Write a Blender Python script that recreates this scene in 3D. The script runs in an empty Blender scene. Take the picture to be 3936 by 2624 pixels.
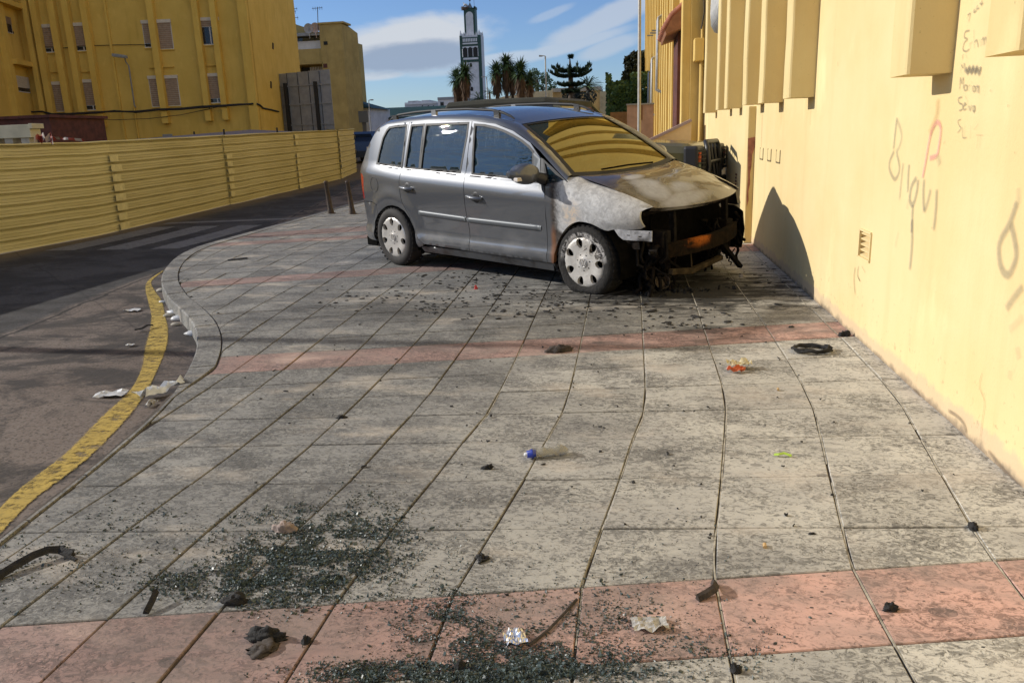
import bpy, bmesh, math, random
from math import pi, sin, cos, tan, atan2, sqrt, radians
from mathutils import Vector, Matrix, geometry, noise
rnd = random.Random(7)
scene = bpy.context.scene
col = scene.collection
# ------------------------------------------------------------------ camera, sky, sun, exposure
PW, PH, PF = 3936.0, 2624.0, 3050.0
CAM_H = 1.37
def camera_axes():
    a = Vector((2410 - PW / 2, -(504 - PH / 2), -PF)).normalized()
    p2 = Vector((2410 - PW / 2 + 2000 * cos(radians(2.08)), -(504 - PH / 2) + 2000 * sin(radians(2.08)), -PF))
    zc = p2.cross(a).normalized()
    if zc.y < 0: zc = -zc
    xc = a.cross(zc)
    return Matrix((xc, a, zc))          # world = R @ camera
RC = camera_axes()
CAM = Vector((0, 0, CAM_H))
cam_data = bpy.data.cameras.new('camera')
cam_data.sensor_width = 36.0
cam_data.lens = PF / PW * 36.0
cam_data.clip_start = 0.05
cam_data.clip_end = 3000
cam = bpy.data.objects.new('camera', cam_data)
cam.matrix_world = Matrix.Translation(CAM) @ RC.to_4x4()
col.objects.link(cam)
scene.camera = cam

SUN_TO = Vector((-1.0, 0.07, 0.455)).normalized()
SUN_EL = math.asin(SUN_TO.z)
SUN_AZ = atan2(SUN_TO.x, SUN_TO.y)
sun_data = bpy.data.lights.new('sun', 'SUN')
sun_data.energy = 4.3
sun_data.angle = radians(0.55)
sun_data.color = (1.0, 0.95, 0.87)
sun = bpy.data.objects.new('sun', sun_data)
sun.rotation_euler = (-SUN_TO).to_track_quat('-Z', 'Y').to_euler()
sun.location = (-20, 0, 20)
col.objects.link(sun)

vs = scene.view_settings
scene.display_settings.display_device = 'sRGB'
vs.view_transform = 'Standard'
vs.look = 'None'
vs.exposure = 0.0
vs.gamma = 1.0
vs.use_curve_mapping = False
scene.cycles.max_bounces = 8
scene.cycles.transparent_max_bounces = 12

def ray(px, py):
    return RC @ Vector((px - PW / 2, -(py - PH / 2), -PF))
def ground(px, py, z=0.0):
    r = ray(px, py); t = (z - CAM_H) / r.z
    return CAM + r * t
def at_y(px, py, y):
    r = ray(px, py); return CAM + r * (y / r.y)
def on_plane(px, py, p0, n):
    r = ray(px, py); t = (Vector(p0) - CAM).dot(n) / r.dot(n)
    return CAM + r * t
KD = PW / 2352.0
def D(x, y): return (x * KD, y * KD)
def GD(x, y, z=0.0): return ground(x * KD, y * KD, z)
def YD(x, y, Y): return at_y(x * KD, y * KD, Y)
def zoom(ox, oy, s): return lambda x, y: (ox + x / s, oy + y / s)
Z2 = zoom(0, 0, 1.68); Z3 = zoom(0, 460, 1.568); Z5 = zoom(2400, 0, 2.24); Z6 = zoom(3000, 0, 1.742)
S4 = zoom(1300, 0, 1.96); M8 = zoom(1700, 0, 3.733); ZA = zoom(2700, 560, 1.17)

class NT:
    """small helper for node trees"""
    def __init__(s, tree): s.t = tree; s.n = tree.nodes; s.l = tree.links
    def node(s, typ, **kw):
        nd = s.n.new(typ)
        for k, v in kw.items():
            if k.startswith('i_'):
                nd.inputs[k[2:].replace('_', ' ')].default_value = v
            elif k.startswith('n') and k[1:].isdigit():
                nd.inputs[int(k[1:])].default_value = v
            else: setattr(nd, k, v)
        return nd
    def link(s, a, b): s.l.new(a, b)
    def val(s, sock, v):
        if hasattr(v, 'is_linked') or hasattr(v, 'links'): s.link(v, sock)
        else: sock.default_value = v
    def math(s, op, a, b=None, c=None, clamp=False):
        nd = s.n.new('ShaderNodeMath'); nd.operation = op; nd.use_clamp = clamp
        s.val(nd.inputs[0], a)
        if b is not None: s.val(nd.inputs[1], b)
        if c is not None: s.val(nd.inputs[2], c)
        return nd.outputs[0]
    def mix(s, fac, a, b, blend='MIX'):
        nd = s.n.new('ShaderNodeMix'); nd.data_type = 'RGBA'; nd.blend_type = blend
        s.val(nd.inputs[0], fac)
        for sock, v in ((nd.inputs[6], a), (nd.inputs[7], b)):
            if isinstance(v, tuple): sock.default_value = (*v, 1.0) if len(v) == 3 else v
            else: s.link(v, sock)
        return nd.outputs[2]
    def ramp(s, fac, a, b, smooth=True):
        nd = s.n.new('ShaderNodeMapRange'); nd.interpolation_type = 'SMOOTHSTEP' if smooth else 'LINEAR'
        s.val(nd.inputs[0], fac); nd.inputs[1].default_value = a; nd.inputs[2].default_value = b
        return nd.outputs[0]
    def noise(s, vec, scale, detail=3.0, rough=0.55, dist=0.0):
        nd = s.n.new('ShaderNodeTexNoise')
        nd.inputs['Scale'].default_value = scale; nd.inputs['Detail'].default_value = detail
        nd.inputs['Roughness'].default_value = rough; nd.inputs['Distortion'].default_value = dist
        if vec is not None: s.link(vec, nd.inputs['Vector'])
        return nd.outputs['Fac']
    def voro(s, vec, scale, feature='F1', rand=1.0, out='Distance'):
        nd = s.n.new('ShaderNodeTexVoronoi'); nd.feature = feature
        nd.inputs['Scale'].default_value = scale; nd.inputs['Randomness'].default_value = rand
        if vec is not None: s.link(vec, nd.inputs['Vector'])
        return nd.outputs[out]
    def coords(s, scale=(1, 1, 1), rot=(0, 0, 0), loc=(0, 0, 0), kind='Object'):
        tc = s.n.new('ShaderNodeTexCoord'); mp = s.n.new('ShaderNodeMapping')
        mp.inputs['Scale'].default_value = scale; mp.inputs['Rotation'].default_value = rot; mp.inputs['Location'].default_value = loc
        s.link(tc.outputs[kind], mp.inputs['Vector'])
        return mp.outputs['Vector']
    def xyz(s, vec):
        nd = s.n.new('ShaderNodeSeparateXYZ'); s.link(vec, nd.inputs[0]); return nd.outputs
    def bump(s, height, strength=0.3, dist=0.01):
        nd = s.n.new('ShaderNodeBump'); nd.inputs['Strength'].default_value = strength; nd.inputs['Distance'].default_value = dist
        s.link(height, nd.inputs['Height']); return nd.outputs['Normal']

# ---- world: physical sky with lens-shaped clouds in the part of the sky the photograph shows, unseen ones elsewhere, thickened to fill the shade
world = bpy.data.worlds.new('World')
scene.world = world
world.use_nodes = True
w = NT(world.node_tree)
w.n.clear()
sky = w.node('ShaderNodeTexSky')
sky.sky_type = 'NISHITA'
sky.sun_disc = False
sky.sun_elevation = SUN_EL
sky.sun_rotation = SUN_AZ
sky.altitude = 20
sky.air_density = 1.0
sky.dust_density = 0.12
sky.ozone_density = 1.6
SKY_STRENGTH = 0.135
tc = w.node('ShaderNodeTexCoord')
d = w.xyz(tc.outputs['Generated'])
az = w.math('ARCTAN2', d[0], d[1])
el = w.math('ARCSINE', d[2])
cmb = w.node('ShaderNodeCombineXYZ'); w.link(az, cmb.inputs[0]); w.link(w.math('MULTIPLY', el, 2.6), cmb.inputs[1])
n1 = w.noise(cmb.outputs[0], 5.5, 6, 0.6, 0.4)
n2 = w.noise(cmb.outputs[0], 16, 5, 0.6, 0.3)
nn = w.math('ADD', w.math('MULTIPLY', w.math('SUBTRACT', n1, 0.5), 0.9), w.math('MULTIPLY', w.math('SUBTRACT', n2, 0.5), 0.55))
def sky_dir(x, y):
    r = ray(x * KD, y * KD).normalized(); return atan2(r.x, r.y), math.asin(r.z)
mask = None; shade = None
#            cx   cy   hw   hh  tilt  density  shade
CLOUDS = [(935, 95, 215, 62, 0.12, 0.97, 0.12), (985, 60, 120, 26, -0.05, 0.75, 0.0), (935, 136, 195, 48, 0.06, 0.95, 0.92), (870, 172, 100, 16, 0.06, 0.8, 0.25),
          (1000, 160, 130, 20, 0.05, 0.45, 0.5), (1130, 138, 170, 16, 0.10, 0.55, 0.1), (1390, 45, 170, 38, 0.38, 0.62, 0.3), (1300, 108, 190, 20, 0.22, 0.55, 0.25),
          (1400, 108, 90, 26, 0.25, 0.5, 0.4), (1270, 30, 60, 14, 0.3, 0.3, 0.2), (700, 150, 120, 40, 0.1, 0.5, 0.3), (1640, 40, 160, 50, 0.2, 0.6, 0.3)]
for cx, cy, hw, hh, tl, dn, sh in CLOUDS:
    a0, e0 = sky_dir(cx, cy); a1, e1 = sky_dir(cx + hw, cy); a2, e2 = sky_dir(cx, cy - hh)
    sa, se = abs(a1 - a0), abs(e2 - e0)
    du = w.math('SUBTRACT', az, a0); dv = w.math('SUBTRACT', el, e0 )
    dv = w.math('SUBTRACT', dv, w.math('MULTIPLY', du, tl))
    q = w.math('ADD', w.math('POWER', w.math('DIVIDE', du, sa), 2), w.math('POWER', w.math('DIVIDE', dv, se), 2))
    q = w.math('ADD', w.math('SQRT', q), nn)
    m = w.math('MULTIPLY', w.ramp(q, 1.06, 0.52), dn)
    if sh > 0.01:
        s_ = w.math('MULTIPLY', m, sh); shade = s_ if shade is None else w.math('MAXIMUM', shade, s_)
    mask = m if mask is None else w.math('MAXIMUM', mask, m)
# unseen cloud over the rest of the sky, made denser for fill light
plane = w.node('ShaderNodeCombineXYZ')
up = w.math('MAXIMUM', w.math('ADD', d[2], 0.12), 0.05)
w.link(w.math('DIVIDE', d[0], up), plane.inputs[0]); w.link(w.math('DIVIDE', d[1], up), plane.inputs[1])
n3 = w.noise(plane.outputs[0], 0.55, 6, 0.6, 0.6)
out_view = w.ramp(w.math('ABSOLUTE', w.math('ADD', az, 0.12)), 0.42, 0.75)
gen = w.math('MULTIPLY', w.math('MULTIPLY', w.ramp(n3, 0.42, 0.62), 0.85), out_view)
gen = w.math('MULTIPLY', gen, w.ramp(d[2], 0.01, 0.06))
mask = w.math('MAXIMUM', mask, gen)
mask = w.math('MINIMUM', mask, 1.0)
cl = w.mix(shade, (5.0, 5.25, 5.6), (2.0, 2.65, 3.75))
tint = w.mix(1.0, sky.outputs[0], (0.53, 0.655, 0.93), 'MULTIPLY')
skyc = w.mix(mask, tint, cl)
bg = w.node('ShaderNodeBackground'); bg.inputs['Strength'].default_value = SKY_STRENGTH
w.link(skyc, bg.inputs['Color'])
wo = w.node('ShaderNodeOutputWorld'); w.link(bg.outputs[0], wo.inputs['Surface'])

# ------------------------------------------------------------------ mesh helpers
def tag(o, label=None, cat=None, group=None, kind=None):
    if label: o['label'] = label
    if cat: o['category'] = cat
    if group: o['group'] = group
    if kind: o['kind'] = kind
    return o
def thing(name, label, cat, loc=(0, 0, 0), rotz=0.0, group=None, matrix=None):
    o = bpy.data.objects.new(name, None); col.objects.link(o)
    o.empty_display_size = 0.1
    o.matrix_world = matrix if matrix is not None else Matrix.Translation(Vector(loc)) @ Matrix.Rotation(rotz, 4, 'Z')
    o.matrix_basis = o.matrix_world.copy()
    return tag(o, label, cat, group)
WORLD = {}
def wm(o):
    m = o.matrix_basis.copy()
    while o.parent is not None:
        o = o.parent; m = o.matrix_basis @ m
    return m
class MB:
    def __init__(s): s.v = []; s.f = []; s.m = []; s.sm = []; s.attr = None
    def add(s, verts, faces, mi=0, smooth=False):
        b = len(s.v); s.v.extend([Vector(p) for p in verts])
        for f in faces: s.f.append(tuple(i + b for i in f)); s.m.append(mi); s.sm.append(smooth)
        return b
    def box(s, lo, hi, mi=0):
        x0, y0, z0 = lo; x1, y1, z1 = hi
        s.add([(x0, y0, z0), (x1, y0, z0), (x1, y1, z0), (x0, y1, z0), (x0, y0, z1), (x1, y0, z1), (x1, y1, z1), (x0, y1, z1)],
              [(0, 3, 2, 1), (4, 5, 6, 7), (0, 1, 5, 4), (1, 2, 6, 5), (2, 3, 7, 6), (3, 0, 4, 7)], mi)
    def obox(s, c, ax, ay, az, mi=0):
        c, ax, ay, az = Vector(c), Vector(ax), Vector(ay), Vector(az)
        P = [c + ax * i + ay * j + az * k for k in (-1, 1) for (i, j) in ((-1, -1), (1, -1), (1, 1), (-1, 1))]
        fl = [(0, 3, 2, 1), (4, 5, 6, 7), (0, 1, 5, 4), (1, 2, 6, 5), (2, 3, 7, 6), (3, 0, 4, 7)]
        if ax.cross(ay).dot(az) < 0: fl = [tuple(reversed(f)) for f in fl]
        s.add(P, fl, mi)
    def bar(s, a, b, w, h, up=(0, 0, 1), mi=0):
        a, b = Vector(a), Vector(b); d = (b - a); L = d.length; d = d / L
        u = Vector(up); sd = d.cross(u)
        if sd.length < 1e-4: sd = d.cross(Vector((1, 0, 0)))
        sd.normalize(); u = sd.cross(d)
        s.obox((a + b) / 2, d * L / 2, sd * w / 2, u * h / 2, mi)
    def tube(s, pts, r, n=8, mi=0, caps=True, smooth=True):
        pts = [Vector(p) for p in pts]; m = len(pts)
        rr = r if isinstance(r, (list, tuple)) else [r] * m
        rings = []; pu = None
        for i in range(m):
            d = (pts[min(i + 1, m - 1)] - pts[max(i - 1, 0)]).normalized()
            u = pu if pu is not None else (Vector((0, 0, 1)) if abs(d.z) < 0.9 else Vector((1, 0, 0)))
            a = d.cross(u)
            if a.length < 1e-5: a = d.orthogonal()
            a.normalize(); u = a.cross(d).normalized(); pu = u
            rings.append([pts[i] + (a * cos(2 * pi * k / n) + u * sin(2 * pi * k / n)) * rr[i] for k in range(n)])
        V = [p for R_ in rings for p in R_]; F = []
        for i in range(m - 1):
            for k in range(n):
                k2 = (k + 1) % n
                F.append((i * n + k, i * n + k2, (i + 1) * n + k2, (i + 1) * n + k))
        s.add(V, F, mi, smooth)
        if caps:
            s.add(rings[0], [tuple(reversed(range(n)))], mi); s.add(rings[-1], [tuple(range(n))], mi)
    def lathe(s, prof, n=32, origin=(0, 0, 0), axis='y', mi=0, smooth=True, a0=0.0, a1=2 * pi):
        """prof: (radius, along axis)"""
        full = abs(a1 - a0 - 2 * pi) < 1e-6; cnt = n if full else n + 1
        V = []; ox = Vector(origin)
        for k in range(cnt):
            t = a0 + (a1 - a0) * k / n
            for r, h in prof:
                if axis == 'y': p = Vector((r * cos(t), h, r * sin(t)))
                elif axis == 'z': p = Vector((r * cos(t), r * sin(t), h))
                else: p = Vector((h, r * cos(t), r * sin(t)))
                V.append(ox + p)
        m = len(prof); F = []
        for k in range(n):
            k2 = (k + 1) % cnt
            for i in range(m - 1):
                F.append((k * m + i, k * m + i + 1, k2 * m + i + 1, k2 * m + i))
        s.add(V, F, mi, smooth)
    def grid(s, fn, nu, nv, mi=0, smooth=True, flip=False):
        V = [fn(i / nu, j / nv) for j in range(nv + 1) for i in range(nu + 1)]
        F = []
        for j in range(nv):
            for i in range(nu):
                a = j * (nu + 1) + i; f = (a, a + 1, a + nu + 2, a + nu + 1)
                F.append(tuple(reversed(f)) if flip else f)
        s.add(V, F, mi, smooth)
    def prism(s, poly, fn, depth, mi=0, flip=False):
        """poly: 2-D points, fn(p, d) -> 3-D for d in (0, depth)"""
        n = len(poly); V = [fn(p, 0) for p in poly] + [fn(p, depth) for p in poly]
        F = [tuple(reversed(range(n))), tuple(range(n, 2 * n))] + [(i, (i + 1) % n, n + (i + 1) % n, n + i) for i in range(n)]
        if flip: F = [tuple(reversed(f)) for f in F]
        s.add(V, F, mi)
    def build(s, name, mat, parent=None, world=True, bevel=0.0, seg=2, recalc=False, weld=False):
        me = bpy.data.meshes.new(name)
        vs_ = s.v
        if parent is not None and world:
            inv = wm(parent).inverted(); vs_ = [inv @ p for p in s.v]
        me.from_pydata([tuple(p) for p in vs_], [], s.f)
        mats = mat if isinstance(mat, (list, tuple)) else [mat]
        for m_ in mats: me.materials.append(m_)
        me.polygons.foreach_set('material_index', s.m)
        me.polygons.foreach_set('use_smooth', s.sm)
        if bevel > 0 or recalc or weld:
            bm = bmesh.new(); bm.from_mesh(me)
            if weld or bevel > 0: bmesh.ops.remove_doubles(bm, verts=bm.verts, dist=1e-5)
            if recalc or bevel > 0: bmesh.ops.recalc_face_normals(bm, faces=bm.faces)
            if bevel > 0:
                eds = [e for e in bm.edges if len(e.link_faces) == 2 and e.calc_face_angle(0) > 0.6]
                bmesh.ops.bevel(bm, geom=eds, offset=bevel, segments=seg, affect='EDGES', profile=0.6)
            bm.to_mesh(me); bm.free()
        me.update()
        o = bpy.data.objects.new(name, me); col.objects.link(o)
        if parent is not None: o.parent = parent
        return o
def part(name, mb, mat, parent, label=None, kind=None, **kw):
    o = mb.build(name, mat, parent, **kw)
    if label: o['label'] = label
    if kind: o['kind'] = kind
    return o
def solo(name, mb, mat, label=None, cat=None, group=None, kind=None, **kw):
    return tag(mb.build(name, mat, None, **kw), label, cat, group, kind)
def copy_tree(o, parent=None):
    c = o.copy(); col.objects.link(c); c.parent = parent
    for ch in list(o.children): copy_tree(ch, c)
    return c
def inside(p, poly):
    x, y = p; r = False; n = len(poly); j = n - 1
    for i in range(n):
        xi, yi = poly[i]; xj, yj = poly[j]
        if (yi > y) != (yj > y) and x < (xj - xi) * (y - yi) / (yj - yi) + xi: r = not r
        j = i
    return r
def resample(poly, step, closed=True):
    out = []; n = len(poly)
    for i in range(n if closed else n - 1):
        a, b = Vector(poly[i]), Vector(poly[(i + 1) % n]); L = (b - a).length; k = max(1, int(round(L / step)))
        for j in range(k): out.append(tuple(a + (b - a) * (j / k)))
    if not closed: out.append(tuple(poly[-1]))
    return out
def smooth_poly(pts, n=4, closed=False):
    """Catmull-Rom through 2-D points"""
    P = [Vector(p) for p in pts]; m = len(P); out = []
    for i in range(m if closed else m - 1):
        if closed: p0, p1, p2, p3 = P[i - 1], P[i], P[(i + 1) % m], P[(i + 2) % m]
        else: p0, p1, p2, p3 = P[max(i - 1, 0)], P[i], P[i + 1], P[min(i + 2, m - 1)]
        for k in range(n):
            t = k / n
            out.append(tuple(0.5 * ((2 * p1) + (p2 - p0) * t + (2 * p0 - 5 * p1 + 4 * p2 - p3) * t * t + (3 * p1 - p0 - 3 * p2 + p3) * t ** 3)))
    if not closed: out.append(tuple(P[-1]))
    return out
def seg_dist(p, a, b):
    ax, ay = a; bx, by = b; dx, dy = bx - ax, by - ay; L = dx * dx + dy * dy
    t = 0 if L == 0 else max(0, min(1, ((p[0] - ax) * dx + (p[1] - ay) * dy) / L))
    return math.hypot(p[0] - ax - t * dx, p[1] - ay - t * dy)
def panel(mb, poly, holes, step, fn, rim=0.0, rimdir=None, mi=0, flip=False, smooth=True, bstep=None, rim_holes=True):
    """fill a 2-D outline with a fine triangle mesh and lift it onto the surface fn(u, v); rim folds the edges inward"""
    loops = [resample(poly, bstep or step)] + [resample(h, bstep or step) for h in holes]
    pts = []; eds = []
    for L in loops:
        b = len(pts); pts += L; eds += [(b + i, b + (i + 1) % len(L)) for i in range(len(L))]
    xs = [p[0] for p in poly]; ys = [p[1] for p in poly]
    segs = [(pts[a], pts[b]) for a, b in eds]
    nx = int((max(xs) - min(xs)) / step) + 1; ny = int((max(ys) - min(ys)) / step) + 1
    for i in range(nx + 1):
        for j in range(ny + 1):
            p = (min(xs) + (i + 0.5 * (j % 2)) * step, min(ys) + j * step)
            if inside(p, loops[0]) and not any(inside(p, h) for h in loops[1:]):
                if min(seg_dist(p, a, b) for a, b in segs) > step * 0.45: pts.append(p)
    V2, E2, F2, *_ = geometry.delaunay_2d_cdt([Vector(p) for p in pts], eds, [], 0, 1e-6)
    F = []
    for f in F2:
        c = sum((V2[i] for i in f), Vector((0, 0))) / len(f)
        if inside(c, loops[0]) and not any(inside(c, h) for h in loops[1:]):
            F.append(tuple(reversed(f)) if flip else tuple(f))
    mb.add([fn(p[0], p[1]) for p in V2], F, mi, smooth)
    if rim:
        for li, L in enumerate(loops):
            if li and not rim_holes: continue
            n = len(L); A = [fn(p[0], p[1]) for p in L]; B = [a + rimdir * rim for a in A]
            mb.add(A + B, [(i, (i + 1) % n, n + (i + 1) % n, n + i) for i in range(n)], mi, False)
def itp(tab):
    xs = [a for a, b in tab]; ys = [b for a, b in tab]; n = len(xs)
    def sl(j):
        if j <= 0: return (ys[1] - ys[0]) / (xs[1] - xs[0])
        if j >= n - 1: return (ys[-1] - ys[-2]) / (xs[-1] - xs[-2])
        a = (ys[j] - ys[j - 1]) / (xs[j] - xs[j - 1]); b = (ys[j + 1] - ys[j]) / (xs[j + 1] - xs[j])
        return 0 if a * b <= 0 else 2 * a * b / (a + b)
    def f(x):
        if x <= xs[0]: return ys[0]
        if x >= xs[-1]: return ys[-1]
        i = 0
        while x > xs[i + 1]: i += 1
        h = xs[i + 1] - xs[i]; t = (x - xs[i]) / h; m0, m1 = sl(i), sl(i + 1)
        return (2 * t ** 3 - 3 * t * t + 1) * ys[i] + (t ** 3 - 2 * t * t + t) * h * m0 + (-2 * t ** 3 + 3 * t * t) * ys[i + 1] + (t ** 3 - t * t) * h * m1
    return f
def lin(tab):
    def f(x):
        if x <= tab[0][0]: return tab[0][1]
        for (a, b), (c_, d_) in zip(tab, tab[1:]):
            if x <= c_: return b + (d_ - b) * (x - a) / (c_ - a) if c_ > a else d_
        return tab[-1][1]
    return f
# ------------------------------------------------------------------ materials
def simple(name, c, rough=0.7, metal=0.0, spec=0.5, coat=0.0, var=0.0, vscale=8.0, bump=0.0, bscale=60.0, bdist=0.004, dirt=None, dscale=3.0, damt=0.5, emit=None):
    m = bpy.data.materials.new(name); m.use_nodes = True
    t = NT(m.node_tree); b = t.n['Principled BSDF']
    b.inputs['Roughness'].default_value = rough; b.inputs['Metallic'].default_value = metal
    b.inputs['Specular IOR Level'].default_value = spec; b.inputs['Coat Weight'].default_value = coat; b.inputs['Coat Roughness'].default_value = 0.05
    b.inputs['Base Color'].default_value = (*c, 1)
    if var or bump or dirt:
        co = t.coords()
        cc = None
        if var:
            f = t.ramp(t.noise(co, vscale, 5, 0.6), 0.25, 0.75)
            cc = t.mix(f, tuple(x * (1 - var) for x in c), tuple(min(1, x * (1 + var)) for x in c))
        if dirt:
            f = t.math('MULTIPLY', t.ramp(t.noise(co, dscale, 6, 0.65, 0.3), 0.46, 0.72), damt)
            cc = t.mix(f, cc if cc is not None else c, dirt)
        if cc is not None: t.link(cc, b.inputs['Base Color'])
        if bump:
            t.link(t.bump(t.noise(co, bscale, 4, 0.6), bump, bdist), b.inputs['Normal'])
    return m
def glass_mat(name, tint=(0.02, 0.025, 0.03), alpha=0.55, rough=0.02, ior=1.6):
    m = bpy.data.materials.new(name); m.use_nodes = True
    t = NT(m.node_tree); b = t.n['Principled BSDF']
    b.inputs['Base Color'].default_value = (*tint, 1); b.inputs['Roughness'].default_value = rough; b.inputs['IOR'].default_value = ior
    b.inputs['Specular IOR Level'].default_value = 0.8
    tr = t.node('ShaderNodeBsdfTransparent'); tr.inputs[0].default_value = (0.75, 0.8, 0.8, 1)
    gl = t.node('ShaderNodeBsdfGlossy'); gl.inputs['Roughness'].default_value = rough; gl.inputs['Color'].default_value = (1, 1, 1, 1)
    df = t.node('ShaderNodeBsdfDiffuse'); df.inputs['Color'].default_value = (*tint, 1)
    fr = t.node('ShaderNodeFresnel'); fr.inputs['IOR'].default_value = ior
    m1 = t.node('ShaderNodeMixShader'); m1.inputs[0].default_value = alpha
    t.link(tr.outputs[0], m1.inputs[1]); t.link(df.outputs[0], m1.inputs[2])
    m2 = t.node('ShaderNodeMixShader'); t.link(fr.outputs[0], m2.inputs[0]); t.link(m1.outputs[0], m2.inputs[1]); t.link(gl.outputs[0], m2.inputs[2])
    out = t.n['Material Output']; t.link(m2.outputs[0], out.inputs['Surface'])
    t.n.remove(b)
    return m, t, gl, fr, df

def paving(name, light, mid, warm, film=0.0):
    m = bpy.data.materials.new(name); m.use_nodes = True
    t = NT(m.node_tree); b = t.n['Principled BSDF']
    co = t.coords(); st = t.coords((1.1, 5.0, 1.0)); st2 = t.coords((9, 30, 1), (0, 0, 0.35)); st3 = t.coords((5, 13, 1), (0, 0, 0.12), (3, 7, 0))
    x0_, y0_, z0_ = t.xyz(co)
    big = t.ramp(t.noise(co, 1.6, 5, 0.65), 0.3, 0.7)
    cc = t.mix(big, mid, light)
    # wrinkled relief of the stamped concrete: cream crests, dirt in the low veins, denser in patches
    wa = t.coords((1.0, 1.5, 1), (0, 0, 0.3)); wb = t.coords((1.2, 1.0, 1), (0, 0, -0.5), (3, 7, 0))
    fine = t.noise(wa, 27, 8, 0.74, 1.3)
    fine2 = t.noise(wb, 58, 6, 0.75, 1.0)
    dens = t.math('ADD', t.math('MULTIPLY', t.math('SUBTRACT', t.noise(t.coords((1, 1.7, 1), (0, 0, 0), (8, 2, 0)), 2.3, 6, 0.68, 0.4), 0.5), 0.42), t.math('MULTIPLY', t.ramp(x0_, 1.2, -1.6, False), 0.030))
    veins = t.ramp(t.math('ADD', fine, dens), 0.46, 0.60)
    pits = t.ramp(t.math('ADD', fine2, t.math('MULTIPLY', dens, 0.7)), 0.57, 0.66)
    cc = t.mix(t.math('MULTIPLY', veins, 0.76), cc, tuple(x * 0.30 for x in mid))
    cc = t.mix(t.math('MULTIPLY', pits, 0.76), cc, tuple(x * 0.11 for x in mid))
    # rubbed-in soot across the slabs
    streak = t.ramp(t.noise(t.coords((1.0, 2.6, 1.0)), 1.3, 7, 0.68, 0.5), 0.52, 0.74)
    cc = t.mix(t.math('MULTIPLY', streak, 0.58), cc, (0.075, 0.070, 0.068))
    # paving turns greyer and darker away from the wall
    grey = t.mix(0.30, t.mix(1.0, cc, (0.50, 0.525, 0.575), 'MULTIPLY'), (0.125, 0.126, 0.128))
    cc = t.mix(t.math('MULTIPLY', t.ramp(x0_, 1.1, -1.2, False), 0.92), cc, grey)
    warmf = t.math('MULTIPLY', t.ramp(t.noise(t.coords((1.3, 2.5, 1), (0, 0, 0), (5, 1, 0)), 1.1, 4, 0.6), 0.52, 0.72), 0.5)
    cc = t.mix(warmf, cc, warm)
    # soot: thick beside the burnt front of the car, thinner along its flank and in front
    x, y, z = t.xyz(co)
    def blob(cx, cy, rx, ry, rot=0.0):
        dx = t.math('SUBTRACT', x, cx); dy = t.math('SUBTRACT', y, cy)
        u = t.math('ADD', t.math('MULTIPLY', dx, cos(rot)), t.math('MULTIPLY', dy, sin(rot)))
        v = t.math('SUBTRACT', t.math('MULTIPLY', dy, cos(rot)), t.math('MULTIPLY', dx, sin(rot)))
        return t.math('SQRT', t.math('ADD', t.math('POWER', t.math('DIVIDE', u, rx), 2), t.math('POWER', t.math('DIVIDE', v, ry), 2)))
    sn = t.math('MULTIPLY', t.math('SUBTRACT', t.noise(t.coords((1.5, 4, 1)), 2.2, 7, 0.7, 0.6), 0.5), 2.6)
    a = t.ramp(t.math('ADD', blob(0.45, 7.0, 1.6, 1.25), sn), 1.05, 0.35)
    c2 = t.ramp(t.math('ADD', blob(0.2, 5.9, 1.9, 1.1), sn), 1.1, 0.2)
    c3 = t.ramp(t.math('ADD', blob(0.5, 5.55, 0.55, 0.22), sn), 1.0, 0.1)
    c4 = t.ramp(t.math('ADD', blob(-1.9, 6.2, 1.6, 0.55, -0.1), sn), 1.0, 0.1)
    soot = t.math('MAXIMUM', t.math('MULTIPLY', a, 0.95), t.math('MAXIMUM', t.math('MULTIPLY', c2, 0.5), t.math('MAXIMUM', t.math('MULTIPLY', c3, 0.85), t.math('MULTIPLY', c4, 0.42))))
    if film: cc = t.mix(t.math('MULTIPLY', t.ramp(t.noise(t.coords((1, 1.6, 1), (0, 0, .3), (1, 9, 0)), 2.6, 7, 0.7, 0.5), 0.36, 0.68), film), cc, (0.25, 0.20, 0.175))
    # scattered oil drops and chewing-gum spots
    vd = t.node('ShaderNodeTexVoronoi'); vd.inputs['Scale'].default_value = 4.2; t.link(t.coords((1, 1.6, 1), (0, 0, 0.4)), vd.inputs['Vector'])
    sel = t.ramp(t.xyz(vd.outputs['Color'])[0], 0.62, 0.66)
    rad = t.math('MULTIPLY', t.xyz(vd.outputs['Color'])[1], 0.22)
    spot = t.math('MULTIPLY', t.math('MULTIPLY', t.math('LESS_THAN', vd.outputs['Distance'], rad), sel), 0.5)
    cc = t.mix(spot, cc, (0.075, 0.07, 0.066))
    vd2 = t.node('ShaderNodeTexVoronoi'); vd2.inputs['Scale'].default_value = 36; t.link(t.coords((1, 1.5, 1), (0, 0, 0.2)), vd2.inputs['Vector'])
    sel2 = t.ramp(t.xyz(vd2.outputs['Color'])[0], 0.56, 0.6)
    patch = t.ramp(t.noise(t.coords((1, 2, 1)), 1.3, 4, 0.65), 0.38, 0.58)
    spot2 = t.math('MULTIPLY', t.math('MULTIPLY', t.math('LESS_THAN', vd2.outputs['Distance'], t.math('MULTIPLY', t.xyz(vd2.outputs['Color'])[1], 0.26)), sel2), t.math('MULTIPLY', patch, 0.95))
    cc = t.mix(spot2, cc, (0.04, 0.038, 0.036))
    cc = t.mix(soot, cc, (0.012, 0.011, 0.010))
    oi = t.node('ShaderNodeObjectInfo')
    rv = t.math('MULTIPLY_ADD', oi.outputs['Random'], 0.22, 0.89)
    cc = t.mix(1.0, cc, rv, 'MULTIPLY')
    t.link(cc, b.inputs['Base Color'])
    b.inputs['Roughness'].default_value = 0.82; b.inputs['Specular IOR Level'].default_value = 0.3
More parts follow.
